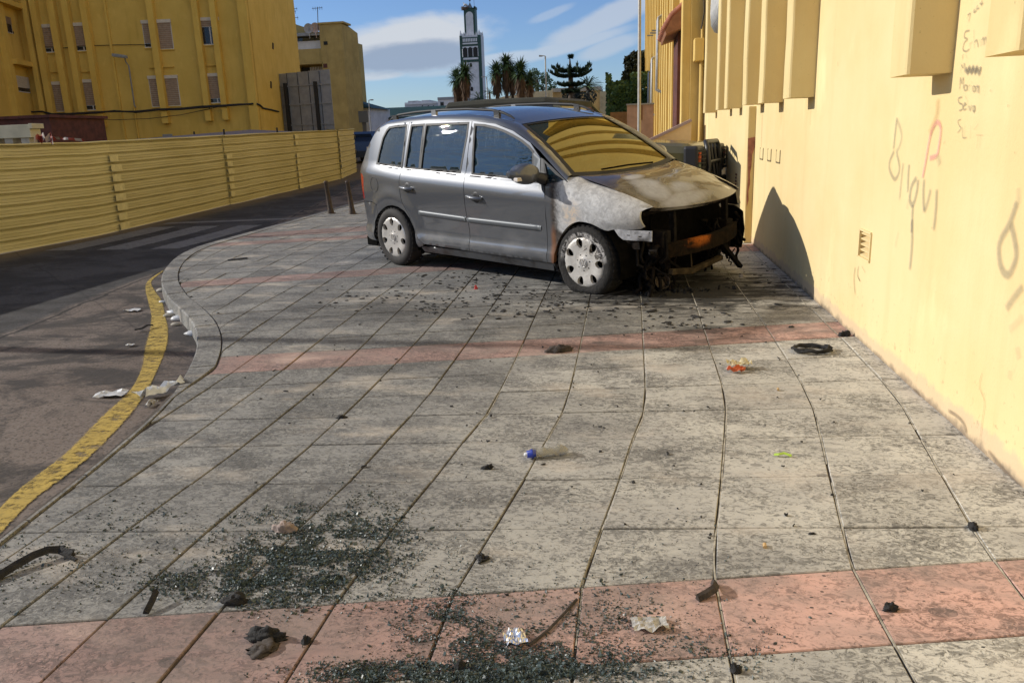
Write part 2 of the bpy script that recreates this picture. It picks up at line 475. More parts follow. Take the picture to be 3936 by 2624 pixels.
    h = t.math('SUBTRACT', t.math('MULTIPLY', fine, 0.6), t.math('MULTIPLY', pits, 0.8))
    t.link(t.bump(h, 0.45, 0.004), b.inputs['Normal'])
    return m
M = {}
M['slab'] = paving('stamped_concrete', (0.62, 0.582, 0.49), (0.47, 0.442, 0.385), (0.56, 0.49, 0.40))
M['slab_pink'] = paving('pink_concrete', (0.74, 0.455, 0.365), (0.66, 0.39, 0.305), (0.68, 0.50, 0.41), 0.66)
M['mortar'] = simple('mortar', (0.080, 0.064, 0.050), 0.95, var=0.5, vscale=9)
M['mortar_light'] = simple('mortar_light', (0.40, 0.365, 0.29), 0.9, var=0.3, vscale=30, bump=0.3, bscale=80, dirt=(0.05, 0.04, 0.02), dscale=14, damt=0.8)
M['kerb'] = simple('kerb_concrete', (0.225, 0.222, 0.215), 0.85, var=0.18, vscale=6, bump=0.4, bscale=120, dirt=(0.12, 0.115, 0.11), dscale=7, damt=0.6)

def asphalt():
    m = bpy.data.materials.new('asphalt'); m.use_nodes = True
    t = NT(m.node_tree); b = t.n['Principled BSDF']
    co = t.coords(); x, y, z = t.xyz(co)
    ag = t.voro(co, 85, out='Color'); g = t.xyz(ag)[0]
    big = t.ramp(t.noise(t.coords((1, 0.8, 1), (0, 0, 0.5)), 0.55, 5, 0.62, 0.4), 0.32, 0.68)
    # newer dark lane beyond the crack, old worn brown surface beside the kerb
    nz = t.math('MULTIPLY', t.math('SUBTRACT', t.noise(co, 1.2, 4, 0.6), 0.5), 0.8)
    # crack line through (-5.2, 6.6) and (-6.1, 10)
    lane = t.ramp(t.math('ADD', t.math('SUBTRACT', t.math('MULTIPLY_ADD', y, -0.16, -4.35), x), t.math('MULTIPLY', nz, 0.25)), -0.05, 0.06)
    old = t.mix(big, (0.112, 0.085, 0.070), (0.175, 0.143, 0.122))
    new = t.mix(big, (0.040, 0.038, 0.039), (0.060, 0.057, 0.056))
    cc = t.mix(lane, old, new)
    cc = t.mix(t.math('MULTIPLY', t.ramp(g, 0.2, 0.9), 0.45), cc, t.mix(lane, (0.20, 0.17, 0.15), (0.10, 0.097, 0.095)))
    cc = t.mix(t.math('MULTIPLY', t.ramp(g, 0.35, 0.0), 0.55), cc, (0.03, 0.027, 0.025))
    soot = t.ramp(t.noise(t.coords((1.2, 1.6, 1), (0, 0, 0.6), (2, 3, 0)), 0.95, 7, 0.68, 0.7), 0.44, 0.58)
    cc = t.mix(t.math('MULTIPLY', soot, 0.80), cc, (0.026, 0.024, 0.023))
    # dusty ochre strip at the foot of the hoarding
    dust = t.math('MULTIPLY', t.ramp(t.math('ADD', x, nz), -8.6, -9.3), 0.5)
    cc = t.mix(dust, cc, (0.22, 0.16, 0.085))
    # a thin winding crack
    cr = t.math('ABSOLUTE', t.math('ADD', t.math('SUBTRACT', t.math('MULTIPLY_ADD', y, -0.16, -4.28), x), t.math('MULTIPLY', nz, 0.35)))
    cc = t.mix(t.math('MULTIPLY', t.ramp(cr, 0.03, 0.008), 0.85), cc, (0.012, 0.011, 0.011))
    cr2 = t.math('ABSOLUTE', t.math('ADD', t.math('SUBTRACT', y, t.math('MULTIPLY_ADD', x, -0.95, 2.15)), t.math('MULTIPLY', nz, 0.3)))
    cc = t.mix(t.math('MULTIPLY', t.ramp(cr2, 0.025, 0.006), 0.35), cc, (0.014, 0.012, 0.012))
    t.link(cc, b.inputs['Base Color']); b.inputs['Roughness'].default_value = 0.88; b.inputs['Specular IOR Level'].default_value = 0.25
    t.link(t.bump(t.math('ADD', g, t.math('MULTIPLY', t.noise(co, 14, 4, 0.6), 1.0)), 0.5, 0.006), b.inputs['Normal'])
    return m
M['asphalt'] = asphalt()
def worn_paint(name, c, keep=0.5, under=(0.09, 0.075, 0.065), alpha=True):
    m = bpy.data.materials.new(name); m.use_nodes = True
    t = NT(m.node_tree); b = t.n['Principled BSDF']; co = t.coords()
    n = t.math('ADD', t.math('MULTIPLY', t.noise(co, 22, 6, 0.7), 0.6), t.math('MULTIPLY', t.noise(t.coords((1, 5, 1)), 6, 5, 0.65), 0.4))
    ag = t.voro(co, 90, out='Color')
    f = t.ramp(n, keep - 0.10, keep + 0.06)
    cc = t.mix(t.ramp(t.noise(co, 5, 4), 0.3, 0.7), tuple(x * 0.78 for x in c), c)
    cc = t.mix(t.math('MULTIPLY', t.ramp(t.xyz(ag)[0], 0.3, 0.0), 0.5), cc, tuple(x * 0.4 for x in c))
    t.link(cc, b.inputs['Base Color']); b.inputs['Roughness'].default_value = 0.8
    t.link(t.bump(t.xyz(ag)[0], 0.3, 0.004), b.inputs['Normal'])
    # edge attribute: 1 in the stripe's middle, 0 at its ragged edge
    at = t.node('ShaderNodeAttribute'); at.attribute_name = 'edge'
    g = t.ramp(t.math('ADD', at.outputs['Fac'], t.math('MULTIPLY', t.math('SUBTRACT', n, 0.5), 2.4)), 0.05, 0.40)
    al = t.math('MULTIPLY', g, t.math('SUBTRACT', 1.0, t.math('MULTIPLY', f, 0.82)))
    t.link(al, b.inputs['Alpha'])
    return m
M['yellow_line'] = worn_paint('yellow_road_paint', (0.47, 0.33, 0.060), 0.56)
M['white_line'] = worn_paint('white_road_paint', (0.17, 0.165, 0.16), 0.62)

def plaster(name, light, dark, warm=None, stain_low=None, rust=False, base_z=None):
    m = bpy.data.materials.new(name); m.use_nodes = True
    t = NT(m.node_tree); b = t.n['Principled BSDF']; co = t.coords(); x, y, z = t.xyz(co)
    f = t.ramp(t.noise(co, 1.1, 5, 0.6), 0.3, 0.7)
    cc = t.mix(f, dark, light)
    vert = t.ramp(t.noise(t.coords((1, 1, 0.12)), 4.2, 5, 0.6), 0.50, 0.78)
    cc = t.mix(t.math('MULTIPLY', vert, 0.42), cc, warm or tuple(v * 0.75 for v in dark))
    pale = t.ramp(t.noise(t.coords((1, 1, 0.5), (0, 0, 0), (4, 9, 2)), 2.0, 4, 0.6), 0.58, 0.76)
    cc = t.mix(t.math('MULTIPLY', pale, 0.55), cc, tuple(min(0.85, v * 1.18 + 0.02) for v in light))
    specks = t.ramp(t.noise(co, 55, 3, 0.5), 0.70, 0.76)
    cc = t.mix(t.math('MULTIPLY', specks, 0.45), cc, tuple(v * 0.45 for v in dark))
    if stain_low is not None:
        nz = t.math('MULTIPLY', t.math('SUBTRACT', t.noise(co, 6.5, 6, 0.65), 0.5), 0.16)
        band = t.ramp(t.math('ADD', z, nz), 0.115, 0.075)
        cc = t.mix(t.math('MULTIPLY', band, 0.6), cc, (0.58, 0.43, 0.30))
        soot = t.math('MULTIPLY', t.ramp(t.math('ADD', z, t.math('MULTIPLY', nz, 0.8)), 0.045, -0.005), 0.75)
        cc = t.mix(soot, cc, (0.15, 0.12, 0.10))
        spl = t.math('MULTIPLY', t.ramp(t.noise(t.coords((1, 1, 1), (0, 0, 0), (1, 2, 3)), 18, 5, 0.65), 0.60, 0.68), t.ramp(z, 0.55, 0.05))
        cc = t.mix(t.math('MULTIPLY', spl, 0.4), cc, (0.22, 0.16, 0.10))
    t.link(cc, b.inputs['Base Color']); b.inputs['Roughness'].default_value = 0.9; b.inputs['Specular IOR Level'].default_value = 0.15
    h = t.math('ADD', t.math('MULTIPLY', t.noise(co, 9, 3, 0.5), 0.7), t.math('MULTIPLY', t.noise(co, 70, 4, 0.6), 0.35))
    t.link(t.bump(h, 0.38, 0.012), b.inputs['Normal'])
    return m
M['wall'] = plaster('cream_yellow_plaster', (0.76, 0.61, 0.325), (0.725, 0.56, 0.275), (0.70, 0.49, 0.235), stain_low=True)
M['fin'] = plaster('fin_plaster', (0.72, 0.575, 0.29), (0.69, 0.53, 0.25), (0.60, 0.42, 0.18))
M['fin_far'] = plaster('far_fin_plaster', (0.72, 0.53, 0.20), (0.66, 0.46, 0.15), (0.55, 0.35, 0.11))
M['ochre'] = plaster('ochre_plaster', (0.72, 0.50, 0.125), (0.65, 0.44, 0.10), (0.46, 0.30, 0.065))
M['ochre_fin'] = plaster('ochre_fin_plaster', (0.74, 0.51, 0.12), (0.68, 0.45, 0.10), (0.48, 0.30, 0.06))
M['ochre_grey'] = plaster('weathered_ochre_plaster', (0.46, 0.34, 0.13), (0.36, 0.265, 0.10), (0.16, 0.125, 0.07))
M['white_wall'] = simple('white_render', (0.66, 0.65, 0.66), 0.85, var=0.12, vscale=2)
M['grey_wall'] = simple('pale_grey_render', (0.46, 0.45, 0.47), 0.85, var=0.12, vscale=1)
M['cream_wall'] = simple('cream_render', (0.72, 0.58, 0.34), 0.85, var=0.12, vscale=1.2, dirt=(0.35, 0.26, 0.14), dscale=1.5, damt=0.5)
M['green_tile'] = simple('green_tile', (0.018, 0.06, 0.042), 0.5, var=0.3, vscale=8)
M['green_roof'] = simple('green_roof_sheet', (0.022, 0.062, 0.046), 0.6, var=0.25, vscale=4)
M['dark_void'] = simple('dark_interior', (0.012, 0.012, 0.013), 0.8)
M['shutter'] = simple('brown_shutter', (0.33, 0.235, 0.16), 0.7, var=0.2, vscale=9)
M['shutter_box'] = simple('pale_shutter_box', (0.62, 0.56, 0.46), 0.7, var=0.1)
M['win_frame'] = simple('white_window_frame', (0.62, 0.60, 0.56), 0.5, var=0.1)
M['win_glass'] = glass_mat('window_glass', (0.03, 0.035, 0.045), 0.92, 0.03, 1.5)[0]
M['rust_dark'] = simple('dark_red_paint', (0.10, 0.028, 0.018), 0.7, var=0.4, vscale=4)
M['cable'] = simple('black_cable', (0.02, 0.018, 0.016), 0.7)
M['steel'] = simple('galvanised_steel', (0.42, 0.41, 0.39), 0.5, 0.6, var=0.15, vscale=12)
M['grey_paint'] = simple('grey_painted_metal', (0.27, 0.28, 0.29), 0.55, var=0.15, vscale=10)
M['panel_grey'] = simple('billboard_back_sheet', (0.30, 0.315, 0.34), 0.5, 0.3, var=0.15, vscale=3)
M['bollard'] = simple('bollard_iron', (0.06, 0.045, 0.035), 0.6, 0.3, var=0.4, vscale=20, dirt=(0.10, 0.05, 0.025), dscale=9)
M['concrete'] = simple('raw_concrete', (0.40, 0.37, 0.31), 0.9, var=0.2, vscale=6, bump=0.3)
M['wire'] = simple('dark_wire', (0.05, 0.05, 0.052), 0.5, 0.4)
def hoarding():
    m = bpy.data.materials.new('hoarding_sheet'); m.use_nodes = True
    t = NT(m.node_tree); b = t.n['Principled BSDF']; co = t.coords()
    cc = t.mix(t.ramp(t.noise(t.coords((1, 0.35, 2)), 1.6, 5, 0.6), 0.3, 0.7), (0.55, 0.49, 0.245), (0.64, 0.58, 0.32))
    cc = t.mix(t.math('MULTIPLY', t.ramp(t.noise(t.coords((1, 0.15, 5)), 5, 5, 0.6), 0.5, 0.75), 0.45), cc, (0.41, 0.345, 0.15))
    cc = t.mix(t.math('MULTIPLY', t.ramp(t.noise(t.coords((1, 1, 2), (0, 0, 0), (7, 3, 1)), 7, 6, 0.7), 0.62, 0.70), 0.55), cc, (0.62, 0.56, 0.40))
    cc = t.mix(t.math('MULTIPLY', t.ramp(t.noise(t.coords((1, 1, 3), (0, 0, 0), (1, 8, 1)), 11, 6, 0.7), 0.64, 0.72), 0.6), cc, (0.16, 0.12, 0.05))
    oi = t.node('ShaderNodeObjectInfo')
    cc = t.mix(1.0, cc, t.math('MULTIPLY_ADD', oi.outputs['Random'], 0.2, 0.9), 'MULTIPLY')
    t.link(cc, b.inputs['Base Color']); b.inputs['Roughness'].default_value = 0.55; b.inputs['Specular IOR Level'].default_value = 0.3
    t.link(t.bump(t.noise(co, 4, 4, 0.6), 0.08, 0.02), b.inputs['Normal'])
    return m
M['hoarding'] = hoarding()
def foliage(name, a, b_, rough=0.6):
    m = bpy.data.materials.new(name); m.use_nodes = True
    t = NT(m.node_tree); b = t.n['Principled BSDF']
    cc = t.mix(t.ramp(t.noise(t.coords(), 2.5, 4, 0.6), 0.3, 0.7), a, b_)
    t.link(cc, b.inputs['Base Color']); b.inputs['Roughness'].default_value = rough; b.inputs['Specular IOR Level'].default_value = 0.3
    return m
M['yucca'] = foliage('yucca_leaf', (0.03, 0.06, 0.022), (0.07, 0.12, 0.04))
M['dead_leaf'] = foliage('dead_yucca_leaf', (0.07, 0.042, 0.025), (0.14, 0.09, 0.055), 0.9)
M['bark'] = simple('bark', (0.10, 0.075, 0.055), 0.95, var=0.4, vscale=10)
M['conifer'] = foliage('conifer_needles', (0.02, 0.04, 0.026), (0.05, 0.085, 0.045))
M['dark_tree'] = foliage('dark_cypress_leaf', (0.010, 0.016, 0.010), (0.03, 0.038, 0.022))
M['ivy'] = foliage('hedge_leaf', (0.03, 0.065, 0.018), (0.08, 0.14, 0.035))
M['palm'] = foliage('palm_leaf', (0.05, 0.085, 0.035), (0.10, 0.15, 0.06))
M['bush'] = foliage('bush_leaf', (0.06, 0.10, 0.045), (0.12, 0.17, 0.08))
# ------------------------------------------------------------------ ground, road, pavement
WX = 1.497                                   # street face of the cream wall
def zroad(x, y):
    base = -0.12 + max(0.0, y - 13.0) * 0.0175
    # dropped kerb: the carriageway comes up to the pavement near the camera
    k = max(0.0, min(1.0, (5.2 - y) / 1.6)); k = k * k * (3 - 2 * k)
    return base + k * 0.098
KERB = [(-2.02, -3.0), (-2.08, 0.5), (-2.18, 1.6), (-2.30, 2.49), (-2.38, 3.08), (-2.486, 3.64), (-2.595, 4.04), (-2.742, 4.445), (-2.931, 4.89), (-3.185, 5.367), (-3.48, 5.818), (-3.893, 6.348),
        (-4.211, 6.731), (-4.623, 7.299), (-4.946, 7.80), (-5.296, 8.43), (-5.662, 9.231), (-5.895, 9.923), (-6.003, 10.407), (-6.04, 11.0), (-6.06, 12.2), (-6.1, 13.6), (-6.12, 15.1), (-6.17, 16.2), (-6.2, 18.8), (-6.2, 30.0), (-6.2, 45.0)]
KX = itp([(y, x) for x, y in KERB])
KW = 0.17
def kwf(y):                                   # the kerbstones run out where the kerb is dropped
    k = max(0.0, min(1.0, (y - 4.0) / 0.5)); return 0.03 + (KW - 0.03) * k
def kin(y):                                   # inner edge of the kerbstones
    e = 0.05; s = (KX(y + e) - KX(y - e)) / (2 * e)
    return KX(y) + kwf(y) * sqrt(1 + s * s)

mb = MB()
mb.box((-700, -300, -0.9), (700, 900, -0.42))
solo('ground', mb, simple('far_ground', (0.16, 0.135, 0.10), 0.95, var=0.3, vscale=0.2), kind='structure')

mb = MB()
xs = [-60, -40, -25, -16, -13] + [-11 + 0.5 * i for i in range(20)]
ys = [-20, -10, -5, -2, 0, 1] + [1.5 + 0.3 * i for i in range(20)] + [8 + i for i in range(0, 30)] + [40, 46, 60, 90]
def road_pt(i, j):
    y = ys[j]; x = xs[i]
    return (x, y, zroad(x, y))
V = [road_pt(i, j) for j in range(len(ys)) for i in range(len(xs))]
n = len(xs)
# the sheet ends under the kerb and pavement
F = []
for j in range(len(ys) - 1):
    for i in range(n - 1):
        F.append((j * n + i, j * n + i + 1, (j + 1) * n + i + 1, (j + 1) * n + i))
mb.add(V, F, 0, True)
# move the right border to follow the kerb's foot
for j, y in enumerate(ys):
    kx = KX(min(max(y, -3), 45)) + 0.05
    for i in range(n):
        v = mb.v[j * n + i]
        if v.x > kx: v.x = kx + (v.x - kx) * 0.001
solo('road', mb, M['asphalt'], kind='structure')

# painted lines, each a thin sheet above the asphalt with ragged edges
def stripe(name, L, Rr, mat, dz=0.004, kind='structure', sub=4):
    L = smooth_poly(L, sub); Rr = smooth_poly(Rr, sub); m = min(len(L), len(Rr))
    V = []; F = []; E = []
    for i in range(m):
        a, b = Vector(L[i]), Vector(Rr[i]); c = (a + b) / 2
        for p, e in ((a + (a - c) * 0.18, 0.0), (a * 0.7 + c * 0.3, 1.0), (b * 0.7 + c * 0.3, 1.0), (b + (b - c) * 0.18, 0.0)):
            V.append((p.x, p.y, zroad(p.x, p.y) + dz)); E.append(e)
    for i in range(m - 1):
        for k in range(3):
            q = i * 4 + k; F.append((q, q + 4, q + 5, q + 1))
    mb = MB(); mb.add(V, [tuple(reversed(f)) for f in F], 0, False)
    o = mb.build(name, mat)
    at = o.data.attributes.new('edge', 'FLOAT', 'POINT'); at.data.foreach_set('value', E)
    return tag(o, kind=kind)
YL = [(-2.57, 2.68), (-2.64, 2.96), (-2.7, 3.28), (-2.85, 3.76), (-2.98, 4.21), (-3.21, 4.71), (-3.54, 5.29), (-3.84, 5.83), (-4.15, 6.34), (-4.56, 6.95), (-4.99, 7.58), (-5.29, 8.1), (-5.52, 8.75)]
YR = [(-2.46, 2.6), (-2.53, 2.92), (-2.58, 3.24), (-2.73, 3.76), (-2.88, 4.18), (-3.12, 4.71), (-3.41, 5.29), (-3.72, 5.83), (-4.05, 6.34), (-4.45, 6.95), (-4.91, 7.57), (-5.25, 8.09), (-5.50, 8.75)]
def onroad(x, y):
    """plan positions read on the pavement's level, moved down onto the carriageway along the sight line"""
    p = Vector((x * 0.958, y * 0.958, 0)); z = 0
    for i in range(4):
        q = CAM + (p - CAM) * ((CAM_H - z) / CAM_H); z = zroad(q.x, q.y)
    return (q.x, q.y)
YW = 0.12
def widen(A, B, f):
    return [tuple(Vector(a) + (Vector(a) - Vector(b)) * f) for a, b in zip(A, B)]
YLr = [onroad(*p) for p in widen(YL, YR, .12)]; YRr = [onroad(*p) for p in widen(YR, YL, .1)]
YLr = [(-1.86, 0.2), (-2.05, 1.2)] + YLr; YRr = [(-1.74, 0.2), (-1.93, 1.15)] + YRr
stripe('yellow_line', YLr, YRr, M['yellow_line'])
# zebra crossing beyond the bend, worn grey, in the hoarding's shade
for k, (x0, x1) in enumerate([(-9.0, -8.5), (-8.1, -7.6), (-7.2, -6.75)]):
    stripe('crosswalk_stripe', [(x0, 11.2), (x0 - 0.05, 14.2)], [(x1, 11.2), (x1 - 0.05, 14.2)], M['white_line'], sub=3)
stripe('crosswalk_stripe', [(-9.1, 14.9), (-6.3, 15.3)], [(-9.1, 14.65), (-6.3, 15.05)], M['white_line'], sub=3)

# ---- kerbstones: one object each, children of the kerb
kerb = thing('kerb', None, None, (0, 0, 0)); kerb['kind'] = 'structure'
cl = smooth_poly(KERB, 12)
L = [0]
for a, b in zip(cl, cl[1:]): L.append(L[-1] + (Vector(b) - Vector(a)).length)
def on_kerb(s):
    i = 0
    while i < len(L) - 2 and L[i + 1] < s: i += 1
    t = (s - L[i]) / (L[i + 1] - L[i]); a, b = Vector(cl[i]), Vector(cl[i + 1]); d = (b - a).normalized()
    return a + (b - a) * t, Vector((d.y, -d.x))
s = 1.0; kn = 0
while s < L[-1] - 1.2:
    ln = 0.42 if 3 < s < 16 else 0.8
    (p0, n0), (pm, nm), (p1, n1) = on_kerb(s + 0.006), on_kerb(s + ln / 2), on_kerb(s + ln - 0.006)
    ztop = 0.006 + rnd.uniform(-0.002, 0.003)
    mb = MB(); V = []
    for p, q in ((p0, n0), (pm, nm), (p1, n1)):
        kw = kwf(p.y)
        for off, z in ((0.02, -0.3), (-0.012, -0.3), (0.0, ztop - 0.012), (0.010, ztop), (kw - 0.006, ztop), (kw - 0.003, -0.3)):
            V.append((p.x + q.x * off, p.y + q.y * off, z))
    F = []
    for r in range(2):
        for k in range(1, 5): F.append((r * 6 + k, r * 6 + k + 1, (r + 1) * 6 + k + 1, (r + 1) * 6 + k))
    F += [(1, 5, 4, 3, 2), (13, 14, 15, 16, 17)]
    mb.add(V, F)
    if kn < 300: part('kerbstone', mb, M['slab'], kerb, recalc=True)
    kn += 1; s += ln

# ---- pavement slabs
SC = 0.958
def scl(L): return [(x * SC, y * SC) for x, y in L]
JOINTS = [
    scl([(1.205, -2), (1.205, 2.35), (1.22, 2.6), (1.245, 2.87), (1.285, 3.17), (1.36, 3.73), (1.425, 4.21), (1.449, 4.65), (1.455, 5.1), (1.463, 5.55), (1.46, 6.0), (1.465, 7), (1.47, 20)]),
    scl([(0.75, -2), (0.757, 1.92), (0.745, 2.2), (0.745, 2.5), (0.785, 2.8), (0.844, 3.23), (0.905, 3.65), (0.966, 4.12), (0.994, 4.57), (1.006, 5.07), (1.012, 5.6), (1.02, 6.7), (1.04, 20)]),
    scl([(0.285, -2), (0.287, 1.9), (0.284, 2.2), (0.287, 2.4), (0.368, 2.98), (0.446, 3.53), (0.517, 4.06), (0.542, 4.4), (0.557, 5.4), (0.58, 7.1), (0.6, 20)]),
    scl([(-0.145, -2), (-0.145, 1.94), (-0.146, 2.15), (-0.143, 2.32), (-0.09, 2.71), (-0.04, 3.05), (0.022, 3.55), (0.087, 3.98), (0.108, 4.35), (0.113, 5.26), (0.124, 7.1), (0.13, 20)]),
    scl([(-0.55, -2), (-0.553, 1.83), (-0.556, 2.1), (-0.55, 2.3), (-0.489, 2.7), (-0.448, 3.0), (-0.385, 3.55), (-0.327, 4.14), (-0.319, 4.7), (-0.32, 5.9), (-0.325, 7.4), (-0.33, 20)]),
    scl([(-0.92, -2), (-0.926, 1.9), (-0.921, 2.2), (-0.877, 2.68), (-0.84, 2.98), (-0.789, 3.51), (-0.733, 3.98), (-0.724, 4.67), (-0.737, 6.1), (-0.752, 8), (-0.76, 20)]),
    scl([(-1.28, -2), (-1.28, 2.2), (-1.245, 2.64), (-1.2, 2.95), (-1.168, 3.5), (-1.13, 4.2), (-1.13, 4.6), (-1.16, 6.9), (-1.18, 8.3), (-1.2, 20)]),
    scl([(-1.615, -2), (-1.618, 2.0), (-1.609, 2.37), (-1.585, 2.7), (-1.558, 3.04), (-1.528, 3.5), (-1.51, 4.2), (-1.51, 4.58), (-1.54, 6.5), (-1.61, 8.5), (-1.7, 20)]),
    scl([(-1.94, -2), (-1.938, 2.0), (-1.92, 2.5), (-1.89, 3.03), (-1.866, 3.47), (-1.85, 4.27), (-1.93, 6.1), (-2.0, 8), (-2.1, 20)]),
    scl([(-2.27, -2), (-2.25, 2.3), (-2.21, 2.9), (-2.199, 3.45), (-2.21, 4.2), (-2.22, 4.64), (-2.26, 5.3), (-2.29, 6), (-2.33, 7.5), (-2.45, 20)]),
    scl([(-2.5, 3), (-2.54, 4.57), (-2.66, 6.05), (-2.73, 7.34), (-2.83, 9.16), (-2.95, 20)]),
    scl([(-2.8, 3), (-2.87, 4.95), (-2.98, 6.05), (-3.26, 10.2), (-3.4, 20)]),
    scl([(-3.2, 3), (-3.25, 5.71), (-3.29, 6), (-3.43, 8.06), (-3.6, 10.6), (-3.75, 20)]),
    scl([(-3.6, 3), (-3.63, 6.3), (-3.86, 7.9), (-3.95, 9.2), (-4.07, 11.1), (-4.2, 20)]),
    scl([(-4.0, 3), (-4.03, 6.83), (-4.23, 8.29), (-4.51, 11.2), (-4.65, 20)]),
    scl([(-4.4, 3), (-4.42, 7.33), (-4.6, 8.64), (-4.7, 10.5), (-4.95, 20)]),
    scl([(-4.75, 3), (-4.79, 7.8), (-5.07, 9.46), (-5.29, 11.45), (-5.5, 20)]),
    scl([(-5.2, 3), (-5.23, 8.48), (-5.66, 10.39), (-5.8, 11.34), (-6.0, 20)]),
    scl([(-5.6, 3), (-5.62, 9.0), (-6.1, 11.0), (-6.4, 13), (-6.6, 20)]),
]
JF = [itp([(y, x) for x, y in j]) for j in JOINTS]
JF = [lambda y: WX + 0.01] + JF + [lambda y: -7.2]
ROWS = [(0.25, .2), (0.70, .2), (1.10, .2), (1.52, .2), (1.93, .205), (2.33, .205), (2.71, .085), (3.153, .095), (3.6, .095), (4.0, .10), (4.40, .14), (4.82, .2), (5.23, .235), (5.68, .235), (6.1, .25), (6.55, .27), (7.0, .28),
        (7.45, .3), (7.9, .31), (8.35, .315), (8.78, .32), (9.2, .33), (9.75, .36), (10.2, .36), (10.65, .36), (11.1, .36), (11.55, .36), (12.0, .35), (12.45, .34), (12.9, .33), (13.35, .33), (13.8, .33), (14.25, .4), (14.7, .45), (15.3, .45), (15.8, .45), (16.3, .4), (16.9, .3), (17.6, .2), (18.4, .1), (19.4, 0), (21, 0), (24, 0), (30, 0), (40, 0)]
ROWS = [(a * SC, b) for a, b in ROWS]
PINK = {4, 12, 21, 29}
TACT = {32, 33}
def corner(i, j):
    a, b = ROWS[j]; y = a
    for _ in range(12): y = a + b * max(-6.5, min(1.5, JF[i](y)))
    return Vector((JF[i](y), y))
pave = thing('pavement', None, None, (0, 0, 0)); pave['kind'] = 'structure'
slabs = []
for i in range(len(JF) - 1):
    for j in range(len(ROWS) - 1):
        q = [corner(i + 1, j), corner(i, j), corner(i, j + 1), corner(i + 1, j + 1)]
        c = sum(q, Vector((0, 0))) / 4
        ang = atan2(c.x, c.y)
        pts = []
        gl, gr = 0.009, 0.009
        # inset and resample the edges so that slabs beside the kerb can follow it
        e0, e1 = (q[1] - q[0]).normalized(), (q[2] - q[1]).normalized()
        w0 = 0.0046; w1 = 0.0026
        qq = [q[0] + e0 * w0 + e1 * w1, q[1] - e0 * w0 + e1 * w1, q[2] - e0 * w0 - e1 * w1, q[3] + e0 * w0 - e1 * w1]
        out_ = [p.x < kin(p.y) for p in qq]
        if all(out_): continue
        if any(out_):
            qq = [Vector(p) for p in resample([tuple(p) for p in qq], 0.09)]
            qq = [Vector((max(p.x, kin(p.y) + 0.003), p.y)) for p in qq]
            keep = [qq[0]]
            for p in qq[1:]:
                if (p - keep[-1]).length > 0.02: keep.append(p)
            qq = keep
            if len(qq) < 3: continue
            area = 0.5 * abs(sum(a.x * b.y - b.x * a.y for a, b in zip(qq, qq[1:] + qq[:1])))
            if area < 0.004: continue
        pink = j in PINK
        slabs.append((math.hypot(c.x, c.y) + (0 if abs(ang + 0.14) < 0.66 else 100), qq, j, pink))
slabs.sort(key=lambda s_: s_[0])
def slab_mesh(mb, qq, dz):
    n = len(qq); c = sum(qq, Vector((0, 0))) / n; bv = 0.003
    ins = []
    for k in range(n):
        p, a, b = qq[k], qq[k - 1], qq[(k + 1) % n]
        d1 = (a - p); d2 = (b - p)
        dd = (d1.normalized() + d2.normalized()) if d1.length and d2.length else (c - p)
        if dd.length < 0.2 or dd.dot(c - p) < 0: dd = c - p
        ins.append(p + dd.normalized() * bv * 1.3)
    V = [(p.x, p.y, dz) for p in ins] + [(p.x, p.y, dz - 0.003) for p in qq] + [(p.x, p.y, -0.03) for p in qq]
    F = [tuple(range(n))]
    for k in range(n):
        k2 = (k + 1) % n
        F += [(n + k, n + k2, k2, k), (2 * n + k, 2 * n + k2, n + k2, n + k)]
    mb.add(V, F)
rest = {False: MB(), True: MB()}
for k, (dist, qq, j, pink) in enumerate(slabs):
    dz = rnd.uniform(-0.0025, 0.0025)
    mat = M['slab_pink'] if (pink or j in TACT) else M['slab']
    if k < 296:
        mb = MB(); slab_mesh(mb, qq, dz)
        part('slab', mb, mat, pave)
    else:
        slab_mesh(rest[mat is M['slab_pink']], qq, dz)
for pk, mb in rest.items():
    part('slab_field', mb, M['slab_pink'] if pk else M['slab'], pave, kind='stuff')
# mortar bed under the slabs
mb = MB(); yy = [-3 + 0.5 * i for i in range(97)]
V = []
for y in yy: V += [(kin(y) - 0.05, y, -0.0085), (WX + 0.06, y, -0.0085)]
mb.add(V, [(2 * i, 2 * i + 1, 2 * i + 3, 2 * i + 2) for i in range(len(yy) - 1)])
part('mortar_bed', mb, M['mortar'], pave)
# raised light beads of mortar standing along the joints on the wall side
for i, (jf, y0, y1) in enumerate([(JF[1], 1.0, 11), (JF[2], 1.0, 10), (JF[3], 1.0, 9.0), (JF[4], 1.9, 7.5), (JF[5], 3.0, 6.3), (JF[6], 3.6, 5.2)]):
    mb = MB(); y = y0; pts = []
    wd = 0.0036 if i < 3 else 0.003 if i == 3 else 0.0022
    while y < y1:
        pts.append((jf(y), y)); y += 0.06
    V = []; F = []
    for a, (x, y) in enumerate(pts):
        k = 1 + 0.35 * noise.noise((x * 3, y * 7, i)); wob = 0.003 * noise.noise((i, y * 5, 3.3))
        h = 0.0015 + 0.002 * noise.noise((y * 4, i, 1.7))
        x += 0.0016; h = -0.0015 + 0.0012 * noise.noise((y * 4, i, 1.7)); V += [(x + wob - wd * k, y, -0.0085), (x + wob - wd * k * .8, y, h), (x + wob + wd * k * .8, y, h), (x + wob + wd * k, y, -0.0085)]
    for a in range(len(pts) - 1):
        if noise.noise((i * 7.1, pts[a][1] * 2.1, 5.0)) > 0.42: continue
        for k in range(3): F.append((a * 4 + k, a * 4 + k + 1, a * 4 + k + 5, a * 4 + k + 4))
    mb.add(V, F, 0, False)
    part('mortar_bead', mb, M['mortar_light'], pave)
